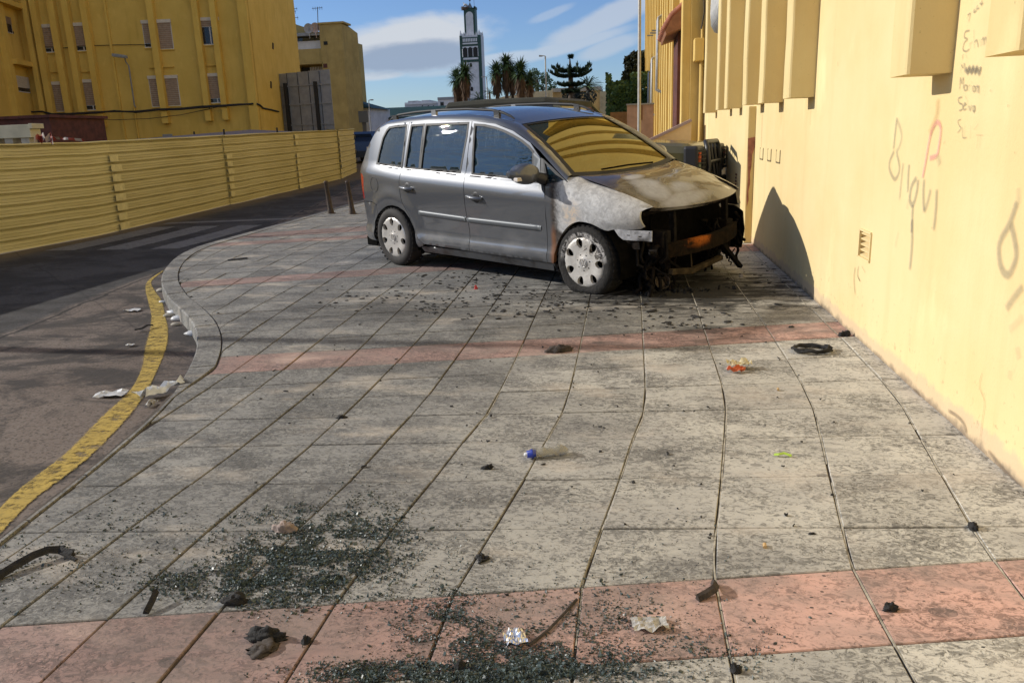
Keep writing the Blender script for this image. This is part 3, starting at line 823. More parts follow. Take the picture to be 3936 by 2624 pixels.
# ------------------------------------------------------------------ the cream-yellow building on the wall side
bld = thing('apartment_building', 'cream yellow plastered wall with shallow fins, names scratched on it, beside the pavement', 'building', (WX, 8, 0))
FAR = 16.45
mb = MB()
hole = [(5.16, 0.53), (5.40, 0.53), (5.40, 0.705), (5.16, 0.705)]
holes = [hole]
# plates let into the wall stay flush pieces; only the vent is cut out
def wy(u, v): return (WX, u, v)
panel(mb, [(-4, -0.05), (FAR, -0.05), (FAR, 12), (-4, 12)], holes, 0.9, wy, smooth=False, flip=True)
mb.box((WX + 0.35, -4, -0.05), (14, FAR, 12))
mb.add([(WX, FAR, -0.05), (WX + 0.35, FAR, -0.05), (WX + 0.35, FAR, 12), (WX, FAR, 12)], [(3, 2, 1, 0)])
mb.add([(WX, -4, 12), (WX + 0.35, -4, 12), (WX + 0.35, FAR, 12), (WX, FAR, 12)], [(0, 1, 2, 3)])
for a, b in zip(hole, hole[1:] + hole[:1]):
    mb.add([(WX, *a), (WX, *b), (WX + 0.09, *b), (WX + 0.09, *a)], [(0, 1, 2, 3)])
mb.add([(WX + 0.09, *p) for p in hole], [(0, 1, 2, 3)])
part('wall', mb, M['wall'], bld)
# five louvre slats in the vent
for k in range(5):
    mb = MB(); z0 = 0.53 + 0.035 * k
    mb.obox((WX + 0.035, 5.28, z0 + 0.02), (0.032, 0, 0.011), (0, 0.118, 0), (-0.002, 0, 0.005))
    part('louvre_slat', mb, M['wall'], bld, bevel=0.002)
mb = MB()
for a, b in zip(hole, hole[1:] + hole[:1]):
    mb.bar((WX - 0.003, *a), (WX - 0.003, *b), 0.012, 0.014, (1, 0, 0))
part('vent_frame', mb, M['wall'], bld)

def fin(y0, w, zb, ztop=12.0, dep=0.205, x0=WX, mat=None, parent=None, name='fin', seg=2):
    mb = MB(); nz = 10
    # slightly wavy hand-plastered edges
    levels = [zb + (min(ztop, 5.0) - zb) * k / 14 for k in range(15)] + ([ztop] if ztop > 5 else [])
    V = []; r = 0.018
    for li, z in enumerate(levels):
        a = 0.006 * noise.noise((y0, z * 3, 0.3)); b = 0.006 * noise.noise((y0 + w, z * 3, 7.3)); c = 0.006 * noise.noise((y0, z * 2.2, 3.1))
        xf = x0 - dep + c; ya, yb = y0 + a, y0 + w + b
        V += [(x0 + 0.02, ya, z), (xf + r, ya, z), (xf + r * .3, ya + r * .3, z), (xf, ya + r, z), (xf, yb - r, z), (xf + r * .3, yb - r * .3, z), (xf + r, yb, z), (x0 + 0.02, yb, z)]
    F = []
    for l in range(len(levels) - 1):
        for k in range(7): F.append((l * 8 + k, (l + 1) * 8 + k, (l + 1) * 8 + k + 1, l * 8 + k + 1))
    F.append(tuple(range(8)))
    mb.add(V, F, 0, False)
    return part(name, mb, mat or M['fin'], parent or bld)
for y0, wd, zb in ((3.02, 0.27, 1.585), (4.134, 0.255, 1.580), (6.954, 0.25, 1.583), (8.281, 0.25, 1.588), (9.418, 0.26, 1.605), (11.165, 0.26, 1.612), (12.212, 0.26, 1.62), (14.2, .26, 1.62), (0.6, .26, 1.59), (-0.8, .26, 1.59)):
    fin(y0, wd, zb)
# chase with a broken plaster cover under the fin, red pipe showing
mb = MB(); mb.box((WX - 0.088, 9.955, 0.0), (WX + 0.01, 10.16, 1.60))
part('pipe_cover', mb, M['fin'], bld, bevel=0.012)
mb = MB()
mb.prism([(-.084, 1.235), (-.004, 1.25), (-.003, 1.13), (-.028, 1.05), (-.032, .92), (-.046, .82), (-.040, .72), (-.056, .62), (-.05, .52), (-.066, .44), (-.074, .58), (-.064, .78), (-.076, .98)], lambda p, d_: (WX + p[0], 9.954 - d_, p[1]), 0.005)
part('broken_patch', mb, simple('terracotta', (0.34, 0.135, 0.09), 0.8, var=0.35, vscale=14), bld, recalc=True)
# three flush cover plates
for y0 in (9.44, 8.93, 8.42):
    mb = MB(); mb.box((WX - 0.006, y0 - 0.09, 1.02), (WX + 0.01, y0 + 0.09, 1.125))
    part('cover_plate', mb, M['wall'], bld, bevel=0.003)
    mb = MB()
    for a, b in (((y0 - .10, 1.01), (y0 - .10, 1.135)), ((y0 + .10, 1.01), (y0 + .10, 1.135)), ((y0 - .10, 1.01), (y0 + .1, 1.01))):
        mb.bar((WX - 0.002, *a), (WX - 0.002, *b), 0.010, 0.008, (1, 0, 0))
    part('plate_seam', mb, simple('seam_shadow_dirt', (0.13, 0.10, 0.05), 0.9), bld)
for k in range(4):
    mb = MB(); mb.box((WX - 0.012, 11.46, 0.59 + 0.045 * k), (WX + 0.01, 11.54, 0.615 + 0.045 * k)); part('drain_slot', mb, M['rust_dark'], bld)
# bellied window guard between the fins
for k in range(8):
    mb = MB(); y = 12.55 + 0.16 * k
    mb.tube([(WX - 0.02, y, 4.6), (WX - 0.14, y, 4.55), (WX - 0.17, y, 3.6), (WX - 0.185, y, 3.1), (WX - 0.17, y, 2.93), (WX - 0.12, y, 2.84), (WX - 0.02, y, 2.80)], 0.022, 6)
    part('guard_bar', mb, M['steel'], bld)
mb = MB(); mb.box((WX - 0.015, 12.5, 2.85), (WX + 0.01, 13.7, 4.55)); part('window', mb, M['win_glass'], bld)
# downpipe with meter box at the end of the wall
mb = MB(); mb.tube([(1.43, FAR + 0.1, -0.1), (1.43, FAR + 0.1, 2.62)], 0.045, 10); mb.tube([(1.43, FAR + .1, 3.02), (1.43, FAR + .1, 3.25)], 0.03, 8); part('downpipe', mb, M['fin_far'], bld)
mb = MB(); mb.box((1.27, FAR - 0.1, 2.62), (1.45, FAR + 0.22, 3.03)); part('meter_box', mb, M['fin_far'], bld, bevel=0.02)
mb = MB(); mb.tube([(1.40, FAR + 0.05, 3.2), (1.45, FAR + 0.05, 3.5), (1.43, FAR + .05, 3.9), (1.5, FAR + .05, 5)], 0.012, 6); mb.tube([(1.50, FAR - .02, 0.4), (1.49, FAR - .02, 2.6), (1.48, FAR - .02, 6)], 0.012, 6); part('loose_cable', mb, M['cable'], bld)

# ---- the next block along the street stands 0.3 m proud, with closer fins, canopy, door and entrance ramp
b2 = thing('apartment_block', 'yellow apartment block with close fins and tiled door canopy, farther along the wall', 'building', (1.2, 30, 0))
FX = 1.23
mb = MB(); mb.box((FX, FAR + 0.25, -0.1), (13, 58, 12)); part('wall', mb, M['fin_far'], b2)
yy = 17.2
for y0 in (16.75, 20.6, 21.6, 23.2, 24.6, 26.2, 27.8, 30.2, 32.3, 34.4, 36.6, 39.0, 41.5, 44.4, 47.6, 51):
    fin(y0, 0.32, 1.0 if y0 > 20 else -0.1, dep=0.17, x0=FX, mat=M['fin_far'], parent=b2)
# protruding brown door block, its dark face painting the recess's shaded side; tiled canopy above
mb = MB(); mb.box((FX - 0.16, 18.3, 1.0), (FX + 0.02, 19.9, 3.35)); part('door', mb, M['rust_dark'], b2)
can = MB(); can.prism([(FX, 3.42), (FX - 0.42, 3.30), (FX - 0.45, 3.36), (FX - 0.30, 3.62), (FX, 3.86)], lambda p, d_: (p[0], 17.9 + d_, p[1]), 2.4)
cano = part('door_canopy', can, simple('painted_wood', (0.30, 0.135, 0.07), 0.7, var=0.2), b2, recalc=True)
for k in range(9):
    mb = MB(); y = 18.0 + 0.27 * k
    mb.tube([(FX - 0.01, y, 3.90), (FX - 0.30, y, 3.66), (FX - 0.47, y, 3.38)], 0.075, 8)
    part('roof_tile', mb, simple('roof_tile', (0.36, 0.13, 0.07), 0.8, var=0.3, vscale=6), cano)
ramp = MB(); ramp.prism([(FX, -0.1), (0.15, -0.1), (0.15, 1.02), (FX, 1.50)], lambda p, d_: (p[0], 16.2 + d_, p[1]), 0.22)
part('ramp_wall', ramp, simple('ramp_render', (0.60, 0.44, 0.24), 0.85, var=0.15, vscale=2), b2, recalc=True)
mb = MB(); mb.bar((0.10, 16.31, 1.03), (FX, 16.31, 1.53), 0.30, 0.05); part('ramp_coping', mb, simple('mauve_coping', (0.34, 0.25, 0.24), 0.7, var=0.1), b2)
for k, (y, z0, z1) in enumerate(((27.1, 2.5, 4.9), (33.3, 1.9, 4.2), (38, 2, 4.0))):
    for q in range(6):
        mb = MB(); mb.tube([(FX - 0.03, y + .2 * q, z1), (FX - 0.26, y + .2 * q, z1 - 0.1), (FX - 0.28, y + .2 * q, z0 + 0.15), (FX - 0.03, y + .2 * q, z0)], 0.03, 5); part('guard_bar', mb, M['steel'], b2)
for y, z in ((29.0, 4.6), (31.5, 4.8), (36, 5.2)):
    mb = MB(); mb.bar((FX - 0.02, y, z), (FX - 0.40, y, z + 0.02), 0.05, 0.05); part('bracket', mb, M['grey_paint'], b2)

# pinkish tiled wall with a brown panel beyond the ramp
pw = thing('tiled_wall', 'pinkish tiled low wall with a narrow brown panel behind the lamp post', 'wall', (0.5, 31, 0))
mb = MB(); mb.box((0.0, 31, -0.1), (0.97, 31.25, 2.29)); part('wall', mb, simple('pink_wall_tile', (0.40, 0.26, 0.20), 0.7, var=0.2, vscale=3, dirt=(0.30, 0.2, 0.15), dscale=2), pw)
mb = MB(); mb.box((0.50, 30.98, 1.75), (0.57, 31.02, 2.27)); part('brown_panel', mb, simple('brown_panel', (0.17, 0.08, 0.04), 0.7), pw)
mb = MB(); mb.box((-0.03, 30.95, 2.29), (1.0, 31.3, 2.34)); part('coping', mb, M['grey_paint'], pw)

# ---- names and sprayed marks on the wall: thin flat strokes of ink and paint
def ink(name, c, soft=0.6):
    m = bpy.data.materials.new(name); m.use_nodes = True
    t = NT(m.node_tree); b = t.n['Principled BSDF']; b.inputs['Base Color'].default_value = (*c, 1); b.inputs['Roughness'].default_value = 0.9
    at = t.node('ShaderNodeAttribute'); at.attribute_name = 'edge'
    n = t.math('MULTIPLY_ADD', t.noise(t.coords(), 60, 4, 0.7), 1.1, 0.35, clamp=True)
    t.link(t.math('MULTIPLY', t.math('MULTIPLY', at.outputs['Fac'], n), soft), b.inputs['Alpha'])
    return m
def wpx(px, py):
    p = on_plane(px, py, (WX, 0, 0), Vector((1, 0, 0))); return (p.y, p.z)
def strokes(name, lines, wd, mat, label=None):
    if name in ('sprayed_letter', 'rust_run', 'wall_crack') and len(lines) > 1:
        for ln in lines: strokes(name, [ln], wd, mat, label)
        return
    wd *= 0.8 if name == 'sprayed_letter' else 1
    strokes.n = getattr(strokes, 'n', 0) + 1
    V = []; F = []; E = []; dz = 0.0012 + 0.00006 * strokes.n
    for ln in lines:
        amp = 1.0
        if isinstance(ln, tuple) and isinstance(ln[0], (int, float)): amp, ln = ln
        P = [Vector(wpx(*q)) for q in ln]
        if len(P) > 2: P = [Vector(q) for q in smooth_poly([tuple(p) for p in P], 5)]
        b0 = len(V); m = len(P)
        for i, p in enumerate(P):
            t = (P[min(i + 1, m - 1)] - P[max(i - 1, 0)])
            t = t.normalized() if t.length else Vector((1, 0)); nrm = Vector((-t.y, t.x))
            for k, e in ((-1, 0), (-0.4, 1), (0.4, 1), (1, 0)):
                q = p + nrm * wd * k; V.append((WX - 0.002 - dz, q.x, q.y)); E.append(e * amp * (0.35 if i in (0, m - 1) else 1))
        for i in range(m - 1):
            for k in range(3):
                a = b0 + i * 4 + k; F.append((a, a + 1, a + 5, a + 4))
        dz += 0.00012
    mb = MB(); mb.add(V, F)
    o = part(name, mb, mat, bld, label)
    at = o.data.attributes.new('edge', 'FLOAT', 'POINT'); at.data.foreach_set('value', E)
    return o
pencil = ink('pencil_scratch', (0.24, 0.21, 0.16), 0.50)
spray = ink('grey_spray_paint', (0.19, 0.19, 0.17), 0.36)
pinks = ink('pink_spray_paint', (0.80, 0.33, 0.32), 0.6)
def T6(*pts): return [Z6(*p) for p in pts]
E_ = [T6((1270, 205), (1240, 215), (1235, 250), (1255, 265), (1235, 285), (1225, 330), (1245, 345), (1268, 330)), T6((1272, 285), (1275, 330)), T6((1273, 295), (1290, 280)), T6((1300, 200), (1303, 325)), T6((1303, 285), (1318, 270), (1328, 318)),
      T6((1340, 265), (1343, 312)), T6((1352, 262), (1356, 308)), T6((1354, 270), (1364, 255), (1370, 302)), T6((1370, 268), (1380, 252), (1388, 298))]
strokes('scratched_name', E_, 0.006, pencil, 'name Erhim written in thin pencil')
strokes('scratched_name', [T6((1265, 90), (1252, 128)), T6((1255, 105), (1275, 92), (1262, 150)), T6((1300, 75), (1315, 55)), T6((1302, 60), (1298, 85), (1318, 70)), T6((1325, 35), (1318, 60), (1335, 55)), T6((1338, 30), (1345, 22), (1350, 40)), T6((1355, 0), (1350, 28), (1362, 20))], 0.005, pencil)
strokes('scratched_name', [T6((1220, 370), (1222, 400)), T6((1220, 372), (1232, 366)), T6((1222, 385), (1230, 382)), T6((1246, 360), (1250, 392)), T6((1215, 430), (1210, 490)), T6((1215, 430), (1225, 455), (1236, 425), (1236, 490))], 0.005, pencil)
strokes('scribble', [T6((1240, 455), (1260, 490), (1265, 450), (1285, 490), (1290, 448), (1310, 490), (1315, 450), (1335, 495), (1345, 445)), T6((1240, 480), (1348, 462)), T6((1245, 465), (1345, 480))], 0.013, pencil)
strokes('scratched_name', [T6((1203, 600), (1208, 520), (1216, 560), (1228, 520), (1228, 600)), T6((1250, 570), (1235, 575), (1236, 605), (1250, 600), (1252, 570), (1254, 610)), T6((1262, 565), (1264, 610)), T6((1264, 580), (1276, 568)), T6((1284, 570), (1286, 612)), T6((1284, 552), (1285, 556)),
                           T6((1305, 575), (1294, 582), (1296, 612), (1308, 605), (1308, 575), (1310, 615)), T6((1316, 575), (1318, 622)), T6((1317, 585), (1324, 575), (1326, 620)), T6((1326, 588), (1332, 578), (1334, 628))], 0.0055, pencil, 'name Mariam scratched thin')
strokes('scratched_name', [T6((1220, 650), (1195, 660), (1200, 690), (1220, 700), (1222, 730), (1198, 742)), T6((1228, 710), (1245, 700), (1236, 690), (1228, 710), (1232, 735), (1248, 728)), T6((1256, 670), (1258, 740)), T6((1266, 705), (1274, 740), (1284, 702)), T6((1305, 710), (1292, 715), (1294, 745), (1306, 738), (1304, 710), (1300, 760)), T6((1240, 640), (1250, 665))], 0.0055, pencil, 'name Selva scratched thin')
strokes('scratched_name', [T6((1212, 800), (1192, 810), (1200, 840), (1212, 860), (1188, 890)), T6((1222, 850), (1225, 920), (1252, 920)), T6((1240, 845), (1238, 925)), T6((1278, 840), (1275, 930)), T6((1300, 870), (1330, 830)), T6((1315, 905), (1362, 905)), T6((1330, 910), (1320, 995)), T6((1345, 905), (1342, 990))], 0.004, pencil)
strokes('sprayed_letter', [T6((783, 785), (770, 900), (760, 1000)), (0.6, T6((783, 800), (815, 900), (800, 980), (775, 1020))), (0.9, T6((765, 1010), (735, 1080), (735, 1140), (770, 1200), (800, 1130), (780, 1020))), (0.7, T6((825, 1090), (815, 1180), (800, 1340))), T6((865, 1100), (860, 1160), (855, 1290))], 0.022, spray, 'faded grey sprayed loops')
strokes('sprayed_letter', [T6((915, 1190), (880, 1250), (870, 1340), (890, 1370), (915, 1290), (925, 1200)), T6((890, 1370), (885, 1470), (880, 1560)), (0.7, T6((870, 1300), (850, 1400))), T6((965, 1200), (960, 1300), (965, 1420)), (0.8, T6((965, 1420), (990, 1350), (1010, 1265))), T6((1050, 1265), (1045, 1400), (1030, 1545)), T6((1068, 1040), (1075, 1100))], 0.026, spray)
strokes('sprayed_letter', [[ZA(945, 330), ZA(945, 440), ZA(935, 560)], (0.6, [ZA(885, 390), ZA(870, 455)]), (0.5, [ZA(938, 845), ZA(935, 900)]), (0.9, T6((1050, 1040), (1070, 1110)))], 0.028, spray)
strokes('sprayed_letter', [(0.8, T6((955, 1195), (975, 1090), (1010, 900), (1050, 820), (1078, 860), (1065, 980), (1050, 1040), (1000, 1060)))], 0.022, pinks, 'faded pink sprayed loop')
strokes('sprayed_letter', [[ZA(1425, 190), ZA(1425, 260)], [ZA(1420, 250), ZA(1385, 350), ZA(1340, 440), ZA(1345, 540), ZA(1380, 580), ZA(1415, 500), ZA(1405, 410), ZA(1390, 350)], (0.8, [ZA(1446, 630), ZA(1400, 690), ZA(1370, 735)]), (0.8, [ZA(1446, 770), ZA(1385, 830)]), [ZA(1420, 905), ZA(1430, 960)], (0.7, [ZA(1390, 1010), ZA(1385, 1050)])], 0.030, spray, 'dark grey sprayed loops nearest the camera')
strokes('wall_crack', [[ZA(1255, 1310), ZA(1262, 1240), ZA(1272, 1150), ZA(1250, 1080), ZA(1262, 1020)]], 0.003, ink('crack_brown', (0.42, 0.24, 0.12), 0.5))
strokes('wall_crack', [[ZA(690, 545), ZA(684, 600), ZA(690, 670)], [ZA(705, 540), ZA(700, 580), ZA(712, 610)], [ZA(720, 540), ZA(735, 570)]], 0.005, ink('crack_dirt', (0.12, 0.09, 0.05), 0.8))
strokes('rust_run', [(0.5, [Z5(1190, 980), Z5(1185, 1150), Z5(1180, 1270)]), (0.4, [Z5(1355, 970), Z5(1352, 1120)]), (0.4, [Z5(1610, 950), Z5(1605, 1080)]), (0.5, [Z6(1060, 660), Z6(1050, 780), Z6(1000, 900)])], 0.03, ink('rust_run', (0.45, 0.24, 0.07), 0.45))

chip = ink('plaster_chip', (0.20, 0.14, 0.08), 0.85)
for pts, wd in (([(826, 85), (820, 120), (815, 165)], .010), ([(389, 415), (389, 445)], .006), ([(1534, 700), (1530, 718)], .006), ([(1576, 1018), (1580, 1026)], .006), ([(1105, 945), (1102, 965)], .006), ([(50, 1380), (48, 1400)], .008), ([(36, 1460), (34, 1475)], .008), ([(1414, 600), (1416, 615)], .005), ([(1020, 1520), (1022, 1532)], .006)):
    strokes('plaster_chip', [T6(*pts)], wd, chip)
for pts in ([ZA(1440, 1540), ZA(1380, 1480), ZA(1330, 1420), ZA(1290, 1370)], [ZA(985, 1140), ZA(970, 1110), ZA(950, 1095)], [ZA(1190, 1290), ZA(1180, 1250), ZA(1150, 1215), ZA(1110, 1190)]):
    strokes('wall_crack', [(0.7, pts)], .012, ink('base_grime', (0.22, 0.17, 0.12), 0.7))
# ------------------------------------------------------------------ corrugated hoarding along the road
fence = thing('hoarding', 'long yellow corrugated metal hoarding along the shaded road', 'fence', (-9.6, 12, -0.12))
FY = [-3.6, 0.9, 5.2, 9.6, 13.75, 18.4, 22.65, 26.8, 30.6, 34.0, 37.5]
FXs = [-9.5, -9.5, -9.52, -9.6, -9.42, -9.55, -9.58, -9.75, -10.5, -11.9, -14.2]
prof = []
NP = 9; HH = 1.60; per = HH / NP
for k in range(NP):
    z = k * per
    prof += [(0.0, z), (-0.003, z + per * .16), (-0.014, z + per * .19), (-0.003, z + per * .22), (0.003, z + per * .45), (-0.010, z + per * .48), (0.002, z + per * .51), (0.002, z + per * .74), (0.012, z + per * .83), (-0.050, z + per * .86), (-0.050, z + per * .985)]
prof += [(0.0, HH), (0.03, HH + 0.006), (0.03, HH + 0.028), (-0.05, HH + 0.03)]
for k in range(len(FY) - 1):
    a = Vector((FXs[k], FY[k])); b = Vector((FXs[k + 1], FY[k + 1])); d_ = (b - a).normalized(); nn_ = Vector((d_.y, -d_.x))
    a2 = a - d_ * 0.06 ; b2 = b + d_ * 0.06
    off = 0.028 * (k % 2)
    mb = MB(); m_ = 6; V = []; F = []
    for i in range(m_ + 1):
        p = a2 + (b2 - a2) * (i / m_); zb = zroad(p.x, p.y)
        bow = 0.02 * noise.noise((k, i * 0.7, 0.2)); jag = 0.012 * noise.noise((k * 3.1, i * 1.1, 4.0))
        tilt = 0.02 * noise.noise((k * 5.0, 2, 1))
        for px_, z in prof:
            q = p + nn_ * (px_ + bow + off + tilt * z)
            V.append((q.x, q.y, zb + z + jag + 0.01))
    m2 = len(prof)
    for i in range(m_):
        for j in range(m2 - 1): F.append((i * m2 + j, i * m2 + j + 1, (i + 1) * m2 + j + 1, (i + 1) * m2 + j))
    mb.add(V, [tuple(reversed(f)) for f in F])
    part('corrugated_panel', mb, M['hoarding'], fence)
r9 = random.Random(2); lap_m = simple('hoarding_lap_paint', (0.60, 0.54, 0.28), 0.6, var=.15)
for k in range(1, len(FY) - 2):
    for q in range(NP):
        if r9.random() < .35: continue
        a = Vector((FXs[k], FY[k])); b = Vector((FXs[k + 1], FY[k + 1])); d_ = (b - a).normalized(); nn_ = Vector((d_.y, -d_.x)); mb = MB(); zb = zroad(a.x, a.y) + .01
        w_ = r9.uniform(.14, .30); o_ = .030 + .012 + .028
        P = [a + nn_ * o_ - d_ * .05, a + nn_ * o_ + d_ * w_]; z0_, z1_ = zb + q * per + per * .06, zb + q * per + per * .78
        mb.add([(P[0].x, P[0].y, z0_), (P[1].x, P[1].y, z0_), (P[1].x, P[1].y, z1_), (P[0].x, P[0].y, z1_)], [(3, 2, 1, 0)]); part('lap_strip', mb, lap_m, fence)
for k in range(1, len(FY)):
    mb = MB(); x, y = FXs[k] - 0.10, FY[k]; mb.box((x - .04, y - .03, zroad(x, y)), (x + .04, y + .03, zroad(x, y) + HH)); part('post', mb, M['steel'], fence)

# ---- bollards on the pavement's far corner
bol = None
for k, (bx, by, lbl) in enumerate(((-5.78, 15.15, 'rusty iron bollard at the kerb, nearer the road hoarding'), (-5.27, 14.95, 'rusty iron bollard beside the rear of the grey minivan'))):
    if bol is None:
        bol = thing('bollard', lbl, 'bollard', (bx, by, 0), group='bollards at the crossing')
        mb = MB(); mb.lathe([(0.0, 0.64), (0.034, 0.635), (0.042, 0.62), (0.042, 0.60), (0.036, 0.585), (0.050, 0.10), (0.062, 0.04), (0.062, 0.0)], 16, (bx, by, 0), 'z')
        mb.v = [Vector((bx + (p.x - bx) , p.y, p.z)) for p in mb.v]
        part('post', mb, M['bollard'], bol)
        mb = MB(); mb.lathe([(0.0, 0.012), (0.09, 0.010), (0.09, 0.0)], 20, (bx, by, 0), 'z'); part('base_plate', mb, M['bollard'], bol)
        bol.rotation_euler = (0, radians(-5), 0)
    else:
        c = copy_tree(bol); c.location = (bx, by, 0); c['label'] = lbl

# ------------------------------------------------------------------ shaded ochre building behind the hoarding
UP = Vector((0, 0, 1))
A0 = Vector((-17.66, 38.0, 0)); B0 = Vector((-28.4, 36.4, 0))
fd = (A0 - B0).normalized(); fn_ = Vector((fd.y, -fd.x, 0))      # facade faces the road
ob = thing('apartment_house', 'shaded ochre apartment house with fins and brown shutters behind the hoarding', 'building', (-22, 40, 0))
def fpx(q):
    p = on_plane(q[0], q[1], A0, fn_); return (p - B0).dot(fd), p.z
def fpt(u, z, out=0.0): return B0 + fd * u + UP * z + fn_ * out
UL = (A0 - B0).length
mb = MB()
V = [fpt(-0.5, -0.5), fpt(UL, -0.5), fpt(UL, 13), fpt(-0.5, 13)]
bk = [p - fn_ * 9 for p in V]
mb.add(V + bk, [(0, 1, 2, 3), (5, 4, 7, 6), (1, 5, 6, 2), (4, 0, 3, 7), (3, 2, 6, 7)])
part('wall', mb, M['ochre'], ob)
# return wall towards the billboard
e1 = Vector((-17.95, 41.2, 0)); rd = (e1 - A0).normalized(); rn = Vector((rd.y, -rd.x, 0))
mb = MB(); V = [A0 + UP * -0.5, e1 + UP * -0.5, e1 + UP * 13, A0 + UP * 13]; V = [p + rn * 0.02 for p in V]; bk = [p + Vector((-3, 2, 0)) for p in V]
mb.add(V + bk, [(0, 1, 2, 3), (1, 5, 6, 2), (3, 2, 6, 7)]); part('side_wall', mb, M['ochre'], ob)
def fbox(mb, u0, u1, z0, z1, o0, o1):
    P = [fpt(u, z, o) for o in (o0, o1) for (u, z) in ((u0, z0), (u1, z0), (u1, z1), (u0, z1))]
    mb.add(P, [(3, 2, 1, 0), (4, 5, 6, 7), (0, 1, 5, 4), (1, 2, 6, 5), (2, 3, 7, 6), (3, 0, 4, 7)])
for (xb, yb, wz, full) in ((368, 835, 36, 0), (478, 830, 38, 0), (565, 826, 36, 0), (677, 820, 36, 0), (1085, 798, 38, 0), (1361, 782, 34, 0), (1471, 775, 34, 0), (1663, 850, 52, 1), (812, 895, 12, 1), (318, 840, 30, 1)):
    u, z = fpx(Z2(xb, yb)); wd = wz / 1.68 / PF * 40.0
    mb = MB(); fbox(mb, u - wd / 2, u + wd / 2, -0.4 if full else z, 13, 0, 0.32 if wz > 20 else 0.1)
    part('fin', mb, M['ochre_fin'], ob)
def window(cx, y0, y1, wz, kind, cyc=None):
    """y0 top of the shutter box, y1 sill, in the zoomed photograph"""
    u, zt = fpx(Z2(cx, y0)); u2, zb = fpx(Z2(cx + (y1 - y0) * 0.13, y1)); u = (u + u2) / 2
    wd = 1.6 * wz / 1.68 / PF * 40.0; h = zt - zb
    mb = MB(); fbox(mb, u - wd / 2, u + wd / 2, zb, zt - 0.02, 0.0, 0.015); wn = part('window', mb, M['win_frame'], ob)
    mb = MB(); fbox(mb, u - wd / 2 - .02, u + wd / 2 + .02, zt - 0.15, zt, 0.0, 0.07); part('shutter_box', mb, M['shutter_box'], wn)
    low = zb + 0.03
    if kind == 'part': low = zb + h * 0.17
    if kind == 'glass': low = zt - h * 0.33
    mb = MB(); n_ = max(3, int((zt - 0.15 - low) / 0.085)); dz = (zt - 0.15 - low) / n_
    for k in range(n_): fbox(mb, u - wd / 2 + .03, u + wd / 2 - .03, low + dz * k + 0.008, low + dz * (k + 1), 0.015, 0.035)
    part('shutter', mb, M['shutter'], wn)
    if kind != 'closed':
        for s_ in (-1, 1):
            mb = MB(); fbox(mb, u + (0.03 if s_ > 0 else -wd / 2 + 0.04), u + (wd / 2 - 0.04 if s_ > 0 else -0.03), zb + 0.05, low - 0.02, 0.015, 0.022); part('pane', mb, M['win_glass'], wn)
    mb = MB(); fbox(mb, u - wd / 2 - .03, u + wd / 2 + .03, zb - 0.04, zb, 0.0, 0.06); part('sill', mb, M['ochre_fin'], wn)
for a in ((312, 158, 342, 66, 'part'), (520, 148, 332, 66, 'part'), (958, 132, 310, 52, 'part'), (1052, 127, 320, 56, 'closed'), (1345, 114, 292, 74, 'glass'), (375, 528, 722, 70, 'closed'), (578, 513, 714, 72, 'part'),
          (1002, 490, 692, 54, 'closed'), (1096, 487, 686, 58, 'closed'), (1384, 474, 668, 74, 'part')): window(*a)
for (x0, x1, y) in ((1340, 1420, 425), (965, 1125, 438), (530, 605, 464), (330, 400, 468)):
    (u0, z), (u1, z1) = fpx(Z2(x0, y)), fpx(Z2(x1, y)); mb = MB(); fbox(mb, u0, u1, z - .02, z + .03, 0, .09); part('ledge', mb, M['ochre_fin'], ob)
for (x0, x1, y0, y1) in ((632, 690, 890, 910), (1052, 1112, 866, 880)):
    (u0, z0), (u1, z1) = fpx(Z2(x0, y1)), fpx(Z2(x1, y0)); mb = MB(); fbox(mb, u0, u1, z0 - .3, z1, 0, .03); part('vent', mb, M['grey_paint'], ob)
for (x, y, yb) in ((1758, 280, 318), (1745, 528, 570)):
    p = on_plane(*Z2(x, y), A0, rn); q = on_plane(*Z2(x, yb), A0, rn)
    mb = MB(); mb.bar(p + rn * .03, q + rn * .03, 0.12, 0.06, rn); part('slit_window', mb, M['dark_void'], ob)
# bundled cables sagging along the facade
for ci, pts in enumerate(([(0, 708), (130, 715), (240, 725), (300, 722), (360, 738), (480, 736), (640, 726), (760, 722), (900, 722), (1040, 708), (1180, 704), (1320, 690), (1450, 684), (1560, 676), (1640, 674)],
                          [(300, 722), (360, 742), (480, 740), (640, 732), (760, 718), (900, 727), (1040, 712), (1180, 709), (1320, 696), (1450, 688), (1560, 680), (1650, 672)],
                          [(360, 745), (560, 766), (760, 776), (980, 768), (1180, 745), (1340, 712), (1440, 690)], [(275, 303), (420, 312), (520, 300), (760, 292), (945, 290)])):
    mb = MB(); P = []
    for q in pts:
        u, z = fpx(Z2(*q)); P.append(fpt(u, z, 0.36 if ci < 3 else 0.05))
    mb.tube(P, 0.045 if ci < 2 else 0.016, 6); part('facade_cable', mb, M['cable'], ob)
mb = MB(); P = [on_plane(*Z2(x, y), A0, rn) + rn * 0.08 for x, y in ((1650, 672), (1670, 680), (1690, 700), (1740, 710), (1790, 722))]; mb.tube(P, 0.04, 6); part('facade_cable', mb, M['cable'], ob)
mb = MB(); u, z = fpx(Z2(868, 690)); mb.tube([fpt(u, -0.3, .06), fpt(u, z, .06)], 0.04, 6); part('downpipe', mb, M['ochre_fin'], ob)
